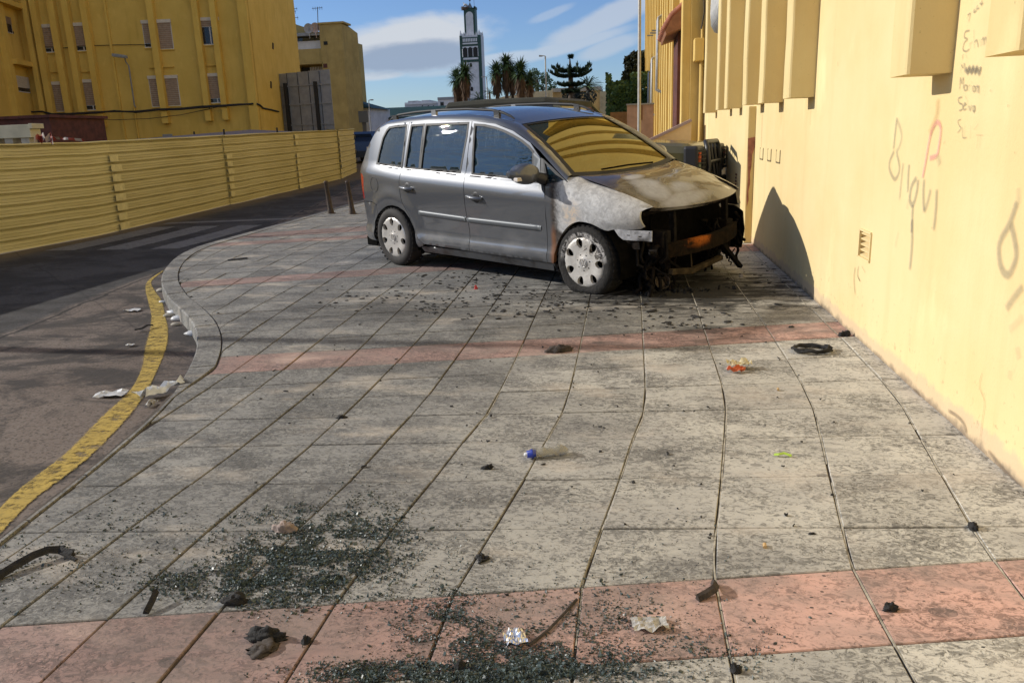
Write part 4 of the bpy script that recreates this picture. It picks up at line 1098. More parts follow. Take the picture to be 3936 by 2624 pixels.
# lamp on a bracket pole in front of this facade
u, z = fpx(Z2(880, 680)); u1, z1 = fpx(Z2(845, 430)); u2, z2 = fpx(Z2(808, 370))
wl = thing('wall_lamp', 'street lamp on a thin curved pole against the shaded ochre facade', 'lamp', fpt(u, z, .2))
mb = MB(); mb.tube([fpt(u, z - .1, .1), fpt(u, z, .2), fpt(u1, z1, .22), fpt(u1 - .08, z1 + .2, .3), fpt(u2 + 0.2, z2 - .05, .5)], 0.035, 6); part('arm', mb, M['grey_paint'], wl)
mb = MB(); mb.obox(fpt(u2, z2, .55), fd * 0.32 + UP * -0.05, fn_ * .12, UP * .07); part('lamp_head', mb, M['grey_paint'], wl, bevel=0.03)

# ---- nearer wing on the far left, turned towards the road
wd_ = Vector((0.27, -0.963, 0)).normalized(); wn_ = Vector((-wd_.y, wd_.x, 0))
C0p = fpt(0.0, 0, 0.0); C0p.z = 0
wg = thing('apartment_wing', 'shaded ochre side wing with barred window and shuttered window by its corner', 'building', (C0p.x + 1, C0p.y - 3, 0))
def wpx2(q):
    p = on_plane(q[0], q[1], C0p, wn_); return (p - C0p).dot(wd_), p.z
def wpt(u, z, out=0.0): return C0p + wd_ * u + UP * z + wn_ * out
def wbox(mb, u0, u1, z0, z1, o0, o1):
    P = [wpt(u, z, o) for o in (o0, o1) for (u, z) in ((u0, z0), (u1, z0), (u1, z1), (u0, z1))]
    mb.add(P, [(0, 1, 2, 3), (7, 6, 5, 4), (1, 0, 4, 5), (2, 1, 5, 6), (3, 2, 6, 7), (0, 3, 7, 4)])
mb = MB(); wbox(mb, 0, 14, -0.5, 13, -4, 0); part('wall', mb, M['ochre'], wg, recalc=True)
for (xb, yb, wz) in ((230, 560, 34), (75, 620, 30)):
    u, z = wpx2(Z2(xb, yb)); mb = MB(); wbox(mb, u - .22, u + .22, -0.4, 13, 0, 0.25); part('fin', mb, M['ochre_fin'], wg, recalc=True)
for (x0, y0, x1, y1) in ((0, 18, 165, 78), (40, 398, 220, 440)):
    (u0, z0), (u1, z1) = wpx2(Z2(x0, y0)), wpx2(Z2(x1, y1)); mb = MB(); mb.bar(wpt(u0 + (2 if x0 == 0 else 0), z0, .2), wpt(u1, z0, .2), 0.5, 0.22, UP); part('ledge', mb, M['ochre_fin'], wg)
for k, (x0, x1, yt, yb, kind) in enumerate(((0, 82, 96, 222, 'bars'), (62, 195, 480, 604, 'shut'))):
    (u0, zt), (u1, zb) = wpx2(Z2(x0, yt)), wpx2(Z2(x1, yb)); zb2 = zb; zt2 = wpx2(Z2((x0 + x1) / 2, yt + 14))[1]
    if k == 0: u0 += 1.0
    ua, ub = min(u0, u1), max(u0, u1)
    mb = MB(); wbox(mb, ua, ub, zb2, zt2, 0.0, 0.02); wn = part('window', mb, M['win_frame'], wg, recalc=True)
    mb = MB(); wbox(mb, ua + .05, ub - .05, zb2 + .05, zt2 - .05, 0.02, 0.03); part('pane', mb, M['win_glass'], wn, recalc=True)
    mb = MB()
    n_ = 10; dz = (zt2 - zb2) * (0.72 if kind == 'shut' else 0.45) / n_
    for q in range(n_): wbox(mb, ua + .04, ub - .04, zt2 - dz * (q + 1) + .008, zt2 - dz * q, 0.03, 0.06)
    part('shutter', mb, M['shutter'] if kind == 'bars' else M['shutter_box'], wn, recalc=True)
    if kind == 'bars':
        for q in range(9):
            mb = MB(); uu = ua + (ub - ua) * (q + .5) / 9; mb.tube([wpt(uu, zb2, .09), wpt(uu, zt2 - .6, .09)], 0.018, 5); part('window_bar', mb, M['cable'], wn)
mb = MB(); P = [wpt(*wpx2(Z2(x, y)), 0.15) for x, y in ((145, 75), (170, 240), (190, 370), (200, 400))]; mb.tube(P, 0.05, 6); part('downpipe', mb, M['cable'], wg)
mb = MB(); P = [wpt(*wpx2(Z2(x, y)), 0.15) for x, y in ((205, 450), (235, 600), (262, 720))]; mb.tube(P, 0.05, 6); part('downpipe', mb, M['cable'], wg)

# dark red shed, concrete beam and barrier tape behind the hoarding
sh = thing('shed', 'dark red shed wall behind the hoarding, under the ochre wing', 'shed', (-20, 26, 0))
p0, p1 = at_y(*Z2(-150, 720), 26), at_y(*Z2(318, 760), 26)
mb = MB(); mb.box((p0.x, 26, -0.2), (p1.x, 29, p1.z)); part('wall', mb, M['rust_dark'], sh)
mb = MB(); mb.box((p0.x, 25.9, p1.z), (p1.x + .1, 29.1, p1.z + 0.1)); part('roof', mb, M['rust_dark'], sh)
mb = MB(); mb.box((p1.x - 2.2, 25.97, 0), (p1.x - 1.3, 26, p1.z - 0.4)); part('door', mb, simple('rust_door', (0.13, 0.045, 0.03), 0.7, var=0.3), sh)
p0, p1 = at_y(*Z2(-120, 845), 20), at_y(*Z2(205, 845), 20)
bm_ = thing('concrete_beam', 'pale concrete beam lying above the hoarding beside the dark red shed', 'beam', (p1.x, 20, 0))
mb = MB(); mb.box((p0.x, 20, p1.z - 0.17), (p1.x - 0.05, 20.4, p1.z + 0.17)); mb.box((p1.x - 0.05, 19.97, p1.z + .06), (p1.x + 0.05, 20.43, p1.z + 0.19)); part('beam', mb, simple('pale_beam', (0.55, 0.50, 0.36), 0.85, var=0.15, vscale=2), bm_, bevel=0.01)
for k in range(3):
    mb = MB(); x = p0.x + (p1.x - p0.x) * (0.15 + .33 * k); mb.box((x - .12, 20.05, 0.0), (x + .12, 20.35, p1.z - 0.17)); part('support', mb, M['concrete'], bm_)
tp = thing('barrier_tape', 'crumpled red and white barrier tape on top of the hoarding', 'tape', at_y(*Z2(270, 890), 11.9))
mb = MB(); r2 = random.Random(4); Vp = []
base = [(225, 905), (245, 880), (262, 905), (285, 872), (300, 905), (325, 878), (345, 910), (320, 900), (360, 892), (420, 895), (480, 900), (545, 905)]
for i, q in enumerate(base):
    Vp.append(at_y(*Z2(*q), 11.75 + 0.05 * (i % 3)))
tm = bpy.data.materials.new('barrier_tape'); tm.use_nodes = True
t_ = NT(tm.node_tree); wv = t_.math('GREATER_THAN', t_.math('SINE', t_.math('MULTIPLY', t_.xyz(t_.coords())[0], 34.0)), 0.0)
t_.link(t_.mix(wv, (0.45, 0.38, 0.34), (0.30, 0.06, 0.04)), t_.n['Principled BSDF'].inputs['Base Color'])
V = []; F = []
for i, p in enumerate(Vp):
    h = 0.035 + 0.03 * r2.random() if i < 8 else 0.02
    V += [(p.x, p.y + r2.uniform(-.03, .03), p.z - h), (p.x, p.y + r2.uniform(-.03, .03), p.z + h)]
F = [(2 * i, 2 * i + 2, 2 * i + 3, 2 * i + 1) for i in range(len(Vp) - 1)]
mb.add(V, F); part('tape', mb, tm, tp)
# low grey sheet roof behind the hoarding
rf = thing('sheet_roof', 'low mauve grey sheet roof just behind the hoarding', 'roof', (-13, 24, 0))
pa, pb, pc, pd_ = at_y(*Z2(870, 900), 22), at_y(*Z2(1620, 838), 30), at_y(*Z2(1900, 850), 30), at_y(*Z2(1640, 880), 24)
mb = MB(); V = [pa, pd_ + Vector((0, 0, -.1)), pc, pb]; mb.add(V + [p - Vector((0, 0, .08)) for p in V], [(0, 1, 2, 3), (7, 6, 5, 4), (1, 0, 4, 5), (2, 1, 5, 6), (3, 2, 6, 7), (0, 3, 7, 4)])
part('sheet', mb, simple('mauve_sheet', (0.20, 0.17, 0.19), 0.5, var=0.15), rf)
for q in ((1255, 870), (1447, 855), (1790, 845)):
    mb = MB(); p = at_y(*Z2(*q), 26); mb.tube([(p.x, p.y, 0.1), (p.x, p.y, p.z + .1)], 0.03, 6); part('post', mb, M['cable'], rf)

# ---- back of a billboard
bb = thing('billboard', 'grey back of a large billboard on dark posts between the two ochre buildings', 'billboard', (-17, 42, 0))
xs_ = [-18.45, -17.82, -17.2, -16.55, -15.92, -15.32]; zs_ = [1.2, 2.3, 3.35, 4.3, 4.95]
ax_ = Vector((3.13, -0.35, 0)).normalized()
def bpt(u, z, o=0.0): return Vector((-18.45, 42.2, 0)) + ax_ * u + UP * z + Vector((ax_.y, -ax_.x, 0)) * o
for i in range(5):
    for j in range(4):
        u0, u1 = xs_[i] + 18.45 + .006, xs_[i + 1] + 18.45 - .006; z1 = zs_[j + 1] - .006 + (0.02 * i if j == 3 else 0)
        P = [bpt(u, z, o) for o in (0, .03) for (u, z) in ((u0, zs_[j] + .006), (u1, zs_[j] + .006), (u1, z1), (u0, z1))]
        mb = MB(); mb.add(P, [(3, 2, 1, 0), (4, 5, 6, 7), (0, 1, 5, 4), (1, 2, 6, 5), (2, 3, 7, 6), (3, 0, 4, 7)]); part('sheet_panel', mb, M['panel_grey'], bb, recalc=True)
for u in (0.55, 2.30):
    mb = MB(); mb.bar(bpt(u, 0, .14), bpt(u, 4.45, .14), 0.16, 0.16, (1, 0, 0)); part('post', mb, M['cable'], bb)
for u in (.63, 1.25, 1.9, 2.53):
    mb = MB(); mb.bar(bpt(u, 1.2, .035), bpt(u, 4.95, .035), .05, .02, (1, 0, 0)); part('seam', mb, M['cable'], bb)
for z in (2.3, 3.35, 4.3):
    mb = MB(); mb.bar(bpt(-0.02, z, .05), bpt(3.15, z, .05), 0.05, 0.06); part('rail', mb, M['grey_paint'], bb)

# ---- second ochre house farther back
h2 = thing('apartment_house', 'weathered ochre house with an open balcony, antennas and dishes behind the billboard', 'building', (-22, 62, 0))
def Y60(x, y, Y=60): return at_y(*Z2(x, y), Y)
a, b, c_, d_ = Y60(1800, 140), Y60(1868, 190), Y60(2040, 200), Y60(2222, 150)
zt = d_.z
mb = MB(); mb.box((c_.x + .25, 60, 0), (Y60(2222, 400).x, 61.5, zt)); part('wall', mb, M['ochre_grey'], h2)
e = at_y(*Z2(2258, 240), 64)
mb = MB(); x1 = Y60(2222, 400).x
V = [(x1, 60.0, 0), (x1 + 0.55, 62.0, 0), (x1 + 0.55, 62.0, zt - 0.5), (x1, 60.0, zt), (x1, 61.5, 0), (x1 - 1.0, 64.5, 0), (x1 - 1.0, 64.5, zt - .6), (x1, 61.5, zt)]
mb.add(V, [(0, 1, 2, 3), (1, 5, 6, 2), (3, 2, 6, 7)]); part('corner_wall', mb, M['ochre_grey'], h2)
mb = MB(); mb.box((a.x - 2, 60.3, 0), (b.x, 70, b.z + .5)); part('wall', mb, M['ochre_grey'], h2)
mb = MB(); mb.box((b.x, 62, 0), (c_.x + .25, 70, c_.z)); part('back_wall', mb, M['ochre_grey'], h2)
for k, z in enumerate((Y60(1950, 325).z - .0, Y60(1950, 425).z + .05)):
    pass
zs3 = [Y60(1950, 320).z, Y60(1950, 480).z]
for k, (yt, yb) in enumerate(((318, 412),)):
    z1, z0 = Y60(1950, yt).z, Y60(1950, yb).z
    mb = MB(); mb.box((b.x, 60.2, z0), (c_.x + .25, 60.5, z1)); part('balcony_front', mb, M['ochre_grey'], h2)
z1, z0 = Y60(1950, 262).z, Y60(1950, 318).z
mb = MB(); mb.box((b.x + .1, 60.6, z0), (c_.x + .2, 60.7, z1)); wn = part('balcony_glazing', mb, M['white_wall'], h2)
mb = MB(); mb.box((b.x + .1, 60.58, z1), (c_.x + .2, 60.7, Y60(1950, 240).z)); part('glazing_top', mb, M['win_glass'], h2)
z1, z0 = Y60(1950, 232).z, Y60(1950, 212).z
mb = MB(); mb.box((b.x - .1, 60.1, z1), (c_.x + .3, 62, z0)); part('balcony_roof', mb, M['grey_paint'], h2)
z0, z1 = Y60(1950, 418).z, Y60(1950, 408).z
mb = MB(); mb.box((b.x - .1, 60.0, z0), (c_.x + .3, 62, z1)); part('balcony_slab', mb, M['ochre_grey'], h2)
z0, z1 = Y60(1950, 475).z, Y60(1950, 430).z
mb = MB(); mb.box((Y60(1910, 400).x, 61.0, z0 - .6), (Y60(1968, 400).x, 61.05, z1)); part('window', mb, M['dark_void'], h2)
for k in range(9):
    mb = MB(); x = Y60(1972, 400).x + 0.13 * k; mb.bar((x, 60.9, z0 - .6), (x, 60.9, z1), 0.05, 0.05, (1, 0, 0)); part('window_bar', mb, M['white_wall'], h2)
for (x, y0, y1) in ((2103, 268, 292), (2101, 412, 440)):
    p, q = Y60(x - 11, y1), Y60(x + 11, y0); mb = MB(); mb.box((p.x, 59.96, p.z), (q.x, 60.02, q.z)); part('window', mb, M['dark_void'] if y0 < 300 else M['rust_dark'], h2)
mb = MB(); mb.box((c_.x + .2, 59.9, zt), (Y60(2218, 150).x + .02, 61.6, zt + 0.12)); part('parapet', mb, M['ochre_grey'], h2)
for k, (x, y) in enumerate(((1992, 185), (2035, 180))):
    p = Y60(x, y); ds = MB(); ds.lathe([(0.0, 0.10), (0.18, 0.07), (0.36, -0.02)], 18, p, 'y'); ds.tube([p + Vector((0, .05, 0)), p + Vector((0, .1, -.7))], 0.03, 6)
    ds.tube([p, p + Vector((0, -.35, -.05))], 0.015, 5); part('satellite_dish', ds, simple('dish_grey', (0.35, 0.34, 0.33), 0.6) if k == 0 else simple('dish_pink', (0.45, 0.33, 0.28), 0.6), h2)
def antenna(x, yb, yt, arms):
    mb = MB(); p, q = Y60(x, yb), Y60(x, yt); mb.tube([p - UP * .5, q], 0.03, 5)
    for (yy_, w_) in arms:
        c0 = Y60(x, yy_); mb.tube([c0 - Vector((w_, 0.1, 0)), c0 + Vector((w_, 0, .03))], 0.018, 4)
        for k in range(5):
            o = Vector((w_ * (k / 2 - 1) * .9, 0, 0)); mb.tube([c0 + o - UP * .13, c0 + o + UP * .13], 0.012, 4)
    part('antenna', mb, M['wire'], h2)
antenna(1885, 200, 42, ((62, .42), (120, .5), (80, .3))); antenna(1848, 140, 62, ((75, .2), (108, .22))); antenna(2050, 150, 48, ((56, .38),))
# ------------------------------------------------------------------ the burnt minivan
def car_paint(name, burnt=None):
    m = bpy.data.materials.new(name); m.use_nodes = True
    t = NT(m.node_tree); b = t.n['Principled BSDF']; co = t.coords(); x, y, z = t.xyz(co)
    fl = t.noise(co, 900, 2, 0.5)
    cc = t.mix(t.ramp(fl, 0.35, 0.65), (0.078, 0.083, 0.093), (0.112, 0.118, 0.131))
    # thin road dust, thicker low on the doors
    du = t.math('MULTIPLY', t.ramp(t.noise(t.coords((1, 1, 1.6)), 4, 6, 0.65), 0.42, 0.75), t.ramp(z, 0.9, 0.3))
    cc = t.mix(t.math('MULTIPLY', du, 0.14), cc, (0.25, 0.235, 0.215))
    met, rough = 0.42, 0.38
    b.inputs['Coat Weight'].default_value = 1.0; b.inputs['Coat Roughness'].default_value = 0.025; b.inputs['Coat IOR'].default_value = 1.6; b.inputs['Specular IOR Level'].default_value = 0.25
    if burnt is None:
        t.link(cc, b.inputs['Base Color']); b.inputs['Metallic'].default_value = met
        t.link(t.math('MULTIPLY_ADD', du, 0.25, rough), b.inputs['Roughness'])
        return m
    n1_ = t.noise(t.coords((1, 1, 1), (0, 0, 0), (3, 1, 2)), 4.5, 7, 0.68, 0.8); n2_ = t.noise(co, 17, 6, 0.7, 1.0); n3_ = t.noise(co, 60, 4, 0.7)
    nz = t.math('ADD', t.math('MULTIPLY', t.math('SUBTRACT', n1_, 0.5), 1.0), t.math('MULTIPLY', t.math('SUBTRACT', n2_, 0.5), 0.35))
    ash = t.mix(t.ramp(n2_, 0.3, 0.66), (0.34, 0.337, 0.333), (0.56, 0.56, 0.555))
    ash = t.mix(t.math('MULTIPLY', t.ramp(n1_, 0.50, 0.70), 0.42), ash, (0.20, 0.202, 0.21))
    ash = t.mix(t.math('MULTIPLY', t.ramp(n3_, 0.60, 0.70), 0.5), ash, (0.12, 0.115, 0.11))
    char = t.mix(t.ramp(n2_, 0.35, 0.65), (0.022, 0.018, 0.016), (0.075, 0.06, 0.05))
    if burnt == 'fender':
        # paint survives next to the door, then a dark scorch line, then bare ash-grey metal
        f_char = t.ramp(t.math('ADD', x, t.math('MULTIPLY', nz, 0.10)), 2.30, 2.36)
        edge = t.math('ADD', t.math('ADD', x, t.math('MULTIPLY', nz, 0.16)), t.math('MULTIPLY', t.ramp(z, 0.62, 0.50), -0.3))
        f_ash = t.ramp(edge, 2.36, 2.46)
        rust = t.math('MULTIPLY', t.math('MULTIPLY', t.ramp(t.math('ABSOLUTE', t.math('SUBTRACT', t.math('ADD', x, t.math('MULTIPLY', nz, 0.05)), 2.345)), 0.05, 0.0), t.ramp(z, 0.70, 0.52)), 0.45)
        warm = t.math('MULTIPLY', t.ramp(t.math('SQRT', t.math('ADD', t.math('POWER', t.math('SUBTRACT', x, 2.56), 2), t.math('POWER', t.math('SUBTRACT', z, 0.76), 2))), 0.16, 0.02), t.ramp(n2_, 0.4, 0.6))
        c2 = t.mix(f_char, cc, char)
        c2 = t.mix(f_ash, c2, ash)
        c2 = t.mix(t.math('MULTIPLY', warm, 0.6), c2, (0.62, 0.43, 0.24))
        low = t.math('MULTIPLY', t.ramp(t.math('ADD', z, t.math('MULTIPLY', nz, 0.08)), 0.735, 0.675), t.ramp(x, 2.7, 2.9))
        c2 = t.mix(t.math('MULTIPLY', low, 0.55), c2, (0.14, 0.14, 0.14))
        c2 = t.mix(rust, c2, (0.32, 0.115, 0.03))
        t.link(c2, b.inputs['Base Color'])
        t.link(t.math('MULTIPLY', t.math('SUBTRACT', 1.0, f_char), met), b.inputs['Metallic'])
        t.link(t.math('MULTIPLY_ADD', f_char, 0.28, rough), b.inputs['Roughness'])
        t.link(t.math('SUBTRACT', 0.9, t.math('MULTIPLY', f_char, 0.88)), b.inputs['Coat Weight'])
        t.link(t.bump(t.math('ADD', n2_, n3_), 0.12, 0.004), b.inputs['Normal'])
    else:
        # hood: brown baked lacquer at the back, bare ash in pools towards the near front corner
        base = t.mix(t.ramp(n1_, 0.35, 0.65), (0.050, 0.040, 0.032), (0.098, 0.082, 0.066))
        def pool(cx, cy, rx, ry):
            return t.math('SQRT', t.math('ADD', t.math('POWER', t.math('DIVIDE', t.math('SUBTRACT', x, cx), rx), 2), t.math('POWER', t.math('DIVIDE', t.math('SUBTRACT', y, cy), ry), 2)))
        q = t.math('MINIMUM', pool(3.06, -0.40, 0.22, 0.17), t.math('MINIMUM', pool(2.83, -0.36, 0.07, 0.13), t.math('MINIMUM', pool(3.27, -0.22, 0.10, 0.36), pool(3.16, -0.10, 0.10, 0.22))))
        q = t.math('ADD', q, t.math('MULTIPLY', nz, 1.0))
        f_ash = t.ramp(q, 1.12, 0.45)
        ring = t.math('MULTIPLY', t.math('MULTIPLY', t.ramp(q, 1.35, 1.05), t.math('SUBTRACT', 1.0, f_ash)), 0.75)
        c2 = t.mix(ring, base, (0.03, 0.024, 0.022))
        ash2 = t.mix(0.45, ash, (0.40, 0.385, 0.35))
        c2 = t.mix(t.math('MULTIPLY', f_ash, 0.78), c2, ash2)
        sp = t.math('MULTIPLY', t.ramp(pool(3.22, 0.50, 0.035, 0.03), 1.0, 0.7), 1.0)
        c2 = t.mix(sp, c2, (0.7, 0.68, 0.6))
        t.link(c2, b.inputs['Base Color'])
        b.inputs['Metallic'].default_value = 0.0
        t.link(t.math('MULTIPLY_ADD', f_ash, 0.32, 0.24), b.inputs['Roughness'])
        t.link(t.math('MULTIPLY', t.math('SUBTRACT', 1.0, f_ash), 0.45), b.inputs['Coat Weight'])
        b.inputs['Specular IOR Level'].default_value = 0.5
        t.link(t.bump(t.math('ADD', t.math('MULTIPLY', n1_, 0.4), t.math('MULTIPLY', t.math('MULTIPLY', n3_, f_ash), 0.2)), 0.15, 0.02), b.inputs['Normal'])
    return m
M['paint'] = car_paint('grey_metallic_paint')
M['fender_burnt'] = car_paint('burnt_fender_paint', 'fender')
M['hood_burnt'] = car_paint('burnt_hood_paint', 'hood')
M['rubber'] = simple('black_rubber', (0.014, 0.014, 0.015), 0.6)
M['black_plastic'] = simple('black_plastic', (0.018, 0.018, 0.02), 0.45)
M['tyre'] = simple('tyre_rubber', (0.022, 0.020, 0.019), 0.8, var=0.3, vscale=12, dirt=(0.06, 0.052, 0.045), dscale=6, damt=0.5)
M['trim_grey'] = simple('grey_side_moulding', (0.125, 0.135, 0.145), 0.42, 0.3)
M['sill_dark'] = simple('scuffed_sill_paint', (0.13, 0.135, 0.145), 0.34, 0.5, dirt=(0.035, 0.03, 0.026), dscale=5, damt=0.8)
M['chrome'] = simple('bright_trim', (0.26, 0.26, 0.27), 0.38, 0.8)
M['cap'] = simple('silver_wheel_cover', (0.56, 0.54, 0.51), 0.36, 0.35, var=0.1, vscale=9, dirt=(0.25, 0.22, 0.19), dscale=9, damt=0.35)
M['char'] = simple('charred_metal', (0.010, 0.0085, 0.0075), 0.9, spec=0.12, var=0.6, vscale=22, bump=0.5, bscale=50, bdist=0.01, dirt=(0.03, 0.018, 0.010), dscale=10, damt=0.5)
M['soot'] = simple('soot_black', (0.005, 0.0045, 0.004), 0.95, spec=0.05, var=0.5, vscale=20)
M['seat'] = simple('dark_seat_cloth', (0.035, 0.035, 0.038), 0.9)
M['lamp_red'] = simple('red_lamp_plastic', (0.42, 0.015, 0.012), 0.2, coat=0.6)
M['lamp_white'] = simple('white_lamp_plastic', (0.65, 0.60, 0.56), 0.2, coat=0.6)
M['side_glass'] = glass_mat('tinted_side_glass', (0.012, 0.018, 0.022), 0.62, 0.015, 1.75)[0]
M['windscreen'] = glass_mat('sooty_windscreen_glass', (0.030, 0.022, 0.004), 0.84, 0.015, 2.3)[0]
for _n in M['windscreen'].node_tree.nodes:
    if _n.type == 'BSDF_GLOSSY': _n.inputs['Color'].default_value = (1.0, 0.86, 0.42, 1)   # reflections tinted golden
def dusty_glass():
    m, t, gl, fr, df = glass_mat('dusty_side_glass', (0.012, 0.030, 0.042), 0.72, 0.012, 1.85)
    co = t.coords(); x, y, z = t.xyz(co)
    run = t.ramp(t.noise(t.coords((14, 1, 0.9)), 5, 5, 0.7), 0.50, 0.75); fine = t.ramp(t.noise(co, 70, 4, 0.7), 0.45, 0.75)
    top = t.math('MULTIPLY', t.math('ADD', t.math('MULTIPLY', run, 0.6), t.math('MULTIPLY', fine, 0.5)), t.ramp(z, 1.15, 1.5))
    f = t.math('MULTIPLY', top, 0.5)
    dd = t.node('ShaderNodeBsdfDiffuse'); dd.inputs['Color'].default_value = (0.34, 0.42, 0.46, 1)
    # slightly wavy tempered panes draw the skyline out into streaks
    wv_ = t.noise(t.coords((0.9, 0.9, 7.0)), 2.2, 3, 0.55, 0.3); bn = t.bump(wv_, 0.24, 0.03)
    t.link(bn, gl.inputs['Normal']); t.link(bn, fr.inputs['Normal'])
    old = [l for l in t.t.links if l.to_node == t.n['Material Output']][0].from_socket
    mx = t.node('ShaderNodeMixShader'); t.link(f, mx.inputs[0]); t.link(old, mx.inputs[1]); t.link(dd.outputs[0], mx.inputs[2])
    t.link(mx.outputs[0], t.n['Material Output'].inputs['Surface'])
    return m
M['side_glass'] = dusty_glass()

cy_, sy_ = cos(-0.648), sin(-0.648)
CAR_S = 1.03
CM = Matrix.Translation((-2.023, 9.315, -0.013)) @ Matrix.Rotation(-0.648, 4, 'Z') @ Matrix.Rotation(0.014, 4, 'Y') @ Matrix.Rotation(0.046, 4, 'X') @ Matrix.Scale(CAR_S, 4)
car = thing('burnt_minivan', 'grey minivan on the pavement with its front end burnt out and bumper gone', 'car', matrix=CM)
def cpart(name, mb, mat, parent=None, label=None, **kw):
    return part(name, mb, mat, parent or car, label, world=False, **kw)
CW = itp([(-.84, .50), (-.78, .66), (-.68, .76), (-.56, .815), (-.3, .868), (0, .890), (.4, .897), (1.2, .899), (2.2, .897), (2.68, .893), (2.95, .872), (3.12, .825), (3.25, .75), (3.38, .62)])
CZB = itp([(-.6, 1.15), (-.22, 1.129), (.24, 1.091), (1.21, 1.05), (1.82, 1.016), (2.21, .997), (2.6, .975)])
CDZ = itp([(.20, -.075), (.25, -.045), (.30, -.018), (.345, 0), (.375, .0), (.42, -.012), (.47, -.022), (.6, -.021), (.75, -.012), (.88, -.006), (.95, -.010)])
def CS(x, z):
    w_ = CW(x); zb = CZB(x)
    # soft flare over the rear wheel
    fl = 0.0
    r = math.hypot(x - 0.02, (z - 0.36))
    if 0.3 < r < 0.56 and z > 0.3: fl = 0.016 * sin(pi * (r - 0.3) / 0.26) ** 2
    if z <= zb - .15: return w_ + CDZ(z) + fl
    d0 = CDZ(min(.95, zb - .15))
    if z <= zb:
        t = (z - (zb - .15)) / .15; return w_ + d0 + (-.055 - d0) * t * t + fl
    t = (z - zb) / (1.53 - zb); yb = w_ - .055; yt = yb - .125 * (w_ / .897)
    return yb + (yt - yb) * (.85 * t + .15 * t * t)
def RS(off=0.0): return lambda x, z: Vector((x, -(CS(x, z) + off), z))
def LS(off=0.0): return lambda x, z: Vector((x, CS(x, z) + off, z))
IN_R, IN_L = Vector((0, 1, 0)), Vector((0, -1, 0))
def inset(poly, d):
    n = len(poly); out = []; A = sum(a[0] * b[1] - b[0] * a[1] for a, b in zip(poly, poly[1:] + poly[:1]))
    sgn = 1 if A > 0 else -1
    for i in range(n):
        p, a, b = Vector(poly[i]), Vector(poly[i - 1]), Vector(poly[(i + 1) % n])
        e1, e2 = (p - a).normalized(), (b - p).normalized()
        n1_, n2_ = Vector((-e1.y, e1.x)) * sgn, Vector((-e2.y, e2.x)) * sgn
        m_ = (n1_ + n2_); L_ = m_.length
        m_ = m_.normalized() / max(0.5, L_ / 2) if L_ > 1e-6 else n1_
        out.append(tuple(p + m_ * d))
    return out
QW = [(-.248, 1.134), (-.226, 1.253), (-.190, 1.398), (-.139, 1.469), (-.095, 1.501), (.028, 1.514), (.210, 1.518), (.218, 1.395), (.210, 1.106)]
RW1 = [(.268, 1.098), (.290, 1.515), (.498, 1.520), (.505, 1.088)]
RW2 = [(.523, 1.088), (.531, 1.519), (1.170, 1.521), (1.172, 1.403), (1.132, 1.071)]
FW = [(1.305, 1.058), (1.262, 1.505), (1.401, 1.496), (1.549, 1.472), (1.67, 1.442), (1.79, 1.403), (1.909, 1.356), (2.004, 1.306), (2.062, 1.263), (2.096, 1.029)]
TRI = [(2.198, 1.192), (2.281, 1.138), (2.420, 1.044), (2.452, 1.014), (2.421, .998), (2.262, 1.006)]
gapM = [(1.213, 1.049), (1.224, .904), (1.220, .751), (1.229, .649), (1.250, .53), (1.246, .324)]
gapR = [(.228, 1.09), (.207, .975), (.207, .884), (.224, .793), (.266, .711), (.334, .613), (.379, .523), (.436, .418), (.539, .338)]
g = 0.0035
FDOOR = [(x + g, z) for x, z in gapM] + [(2.268, .316), (2.265, .711), (2.273, .866), (2.240, .985), (2.176, 1.000), (2.160, 1.205), (2.016, 1.337), (1.783, 1.440), (1.541, 1.505), (1.222 , 1.537), (1.218, 1.40)]
RDOOR = [(x + g, z) for x, z in smooth_poly(gapR, 3)] + [(1.246 - g, .326)] + [(x - g, z) for x, z in reversed(gapM[:-1])] + [(1.211, 1.40), (1.214, 1.537), (.552, 1.551), (.252, 1.546), (.248, 1.50), (.232, 1.12)]
ARCHR = [(-.269, .593), (-.158, .659), (-.06, .697), (.044, .709), (.15, .697), (.254, .660), (.330, .588), (.379, .510), (.425, .405), (.450, .30)]
QUART = [(x - g, z) for x, z in reversed(smooth_poly(gapR, 3))] + [(.225, 1.12), (.240, 1.50), (.244, 1.546), (-.144, 1.533), (-.275, 1.498), (-.385, 1.43), (-.52, 1.28), (-.63, 1.10), (-.68, 1.03), (-.575, 1.015), (-.548, .98), (-.585, .735), (-.76, .73), (-.77, .712), (-.347, .721), (-.256, .701)] + ARCHR + [(.47, .30), (.52, .315)]
BUMP = [(-.775, .705), (-.35, .714), (-.264, .692), (-.276, .590), (-.352, .507), (-.374, .41), (-.372, .285), (-.74, .285), (-.775, .45)]
SILL = [(.47, .240), (.456, .292), (.53, .308), (1.24, .316), (2.268, .308), (2.335, .308), (2.33, .232), (1.217, .240)]
LAMP = [(-.585, .738), (-.548, .98), (-.575, 1.012), (-.70, 1.025), (-.76, .735)]
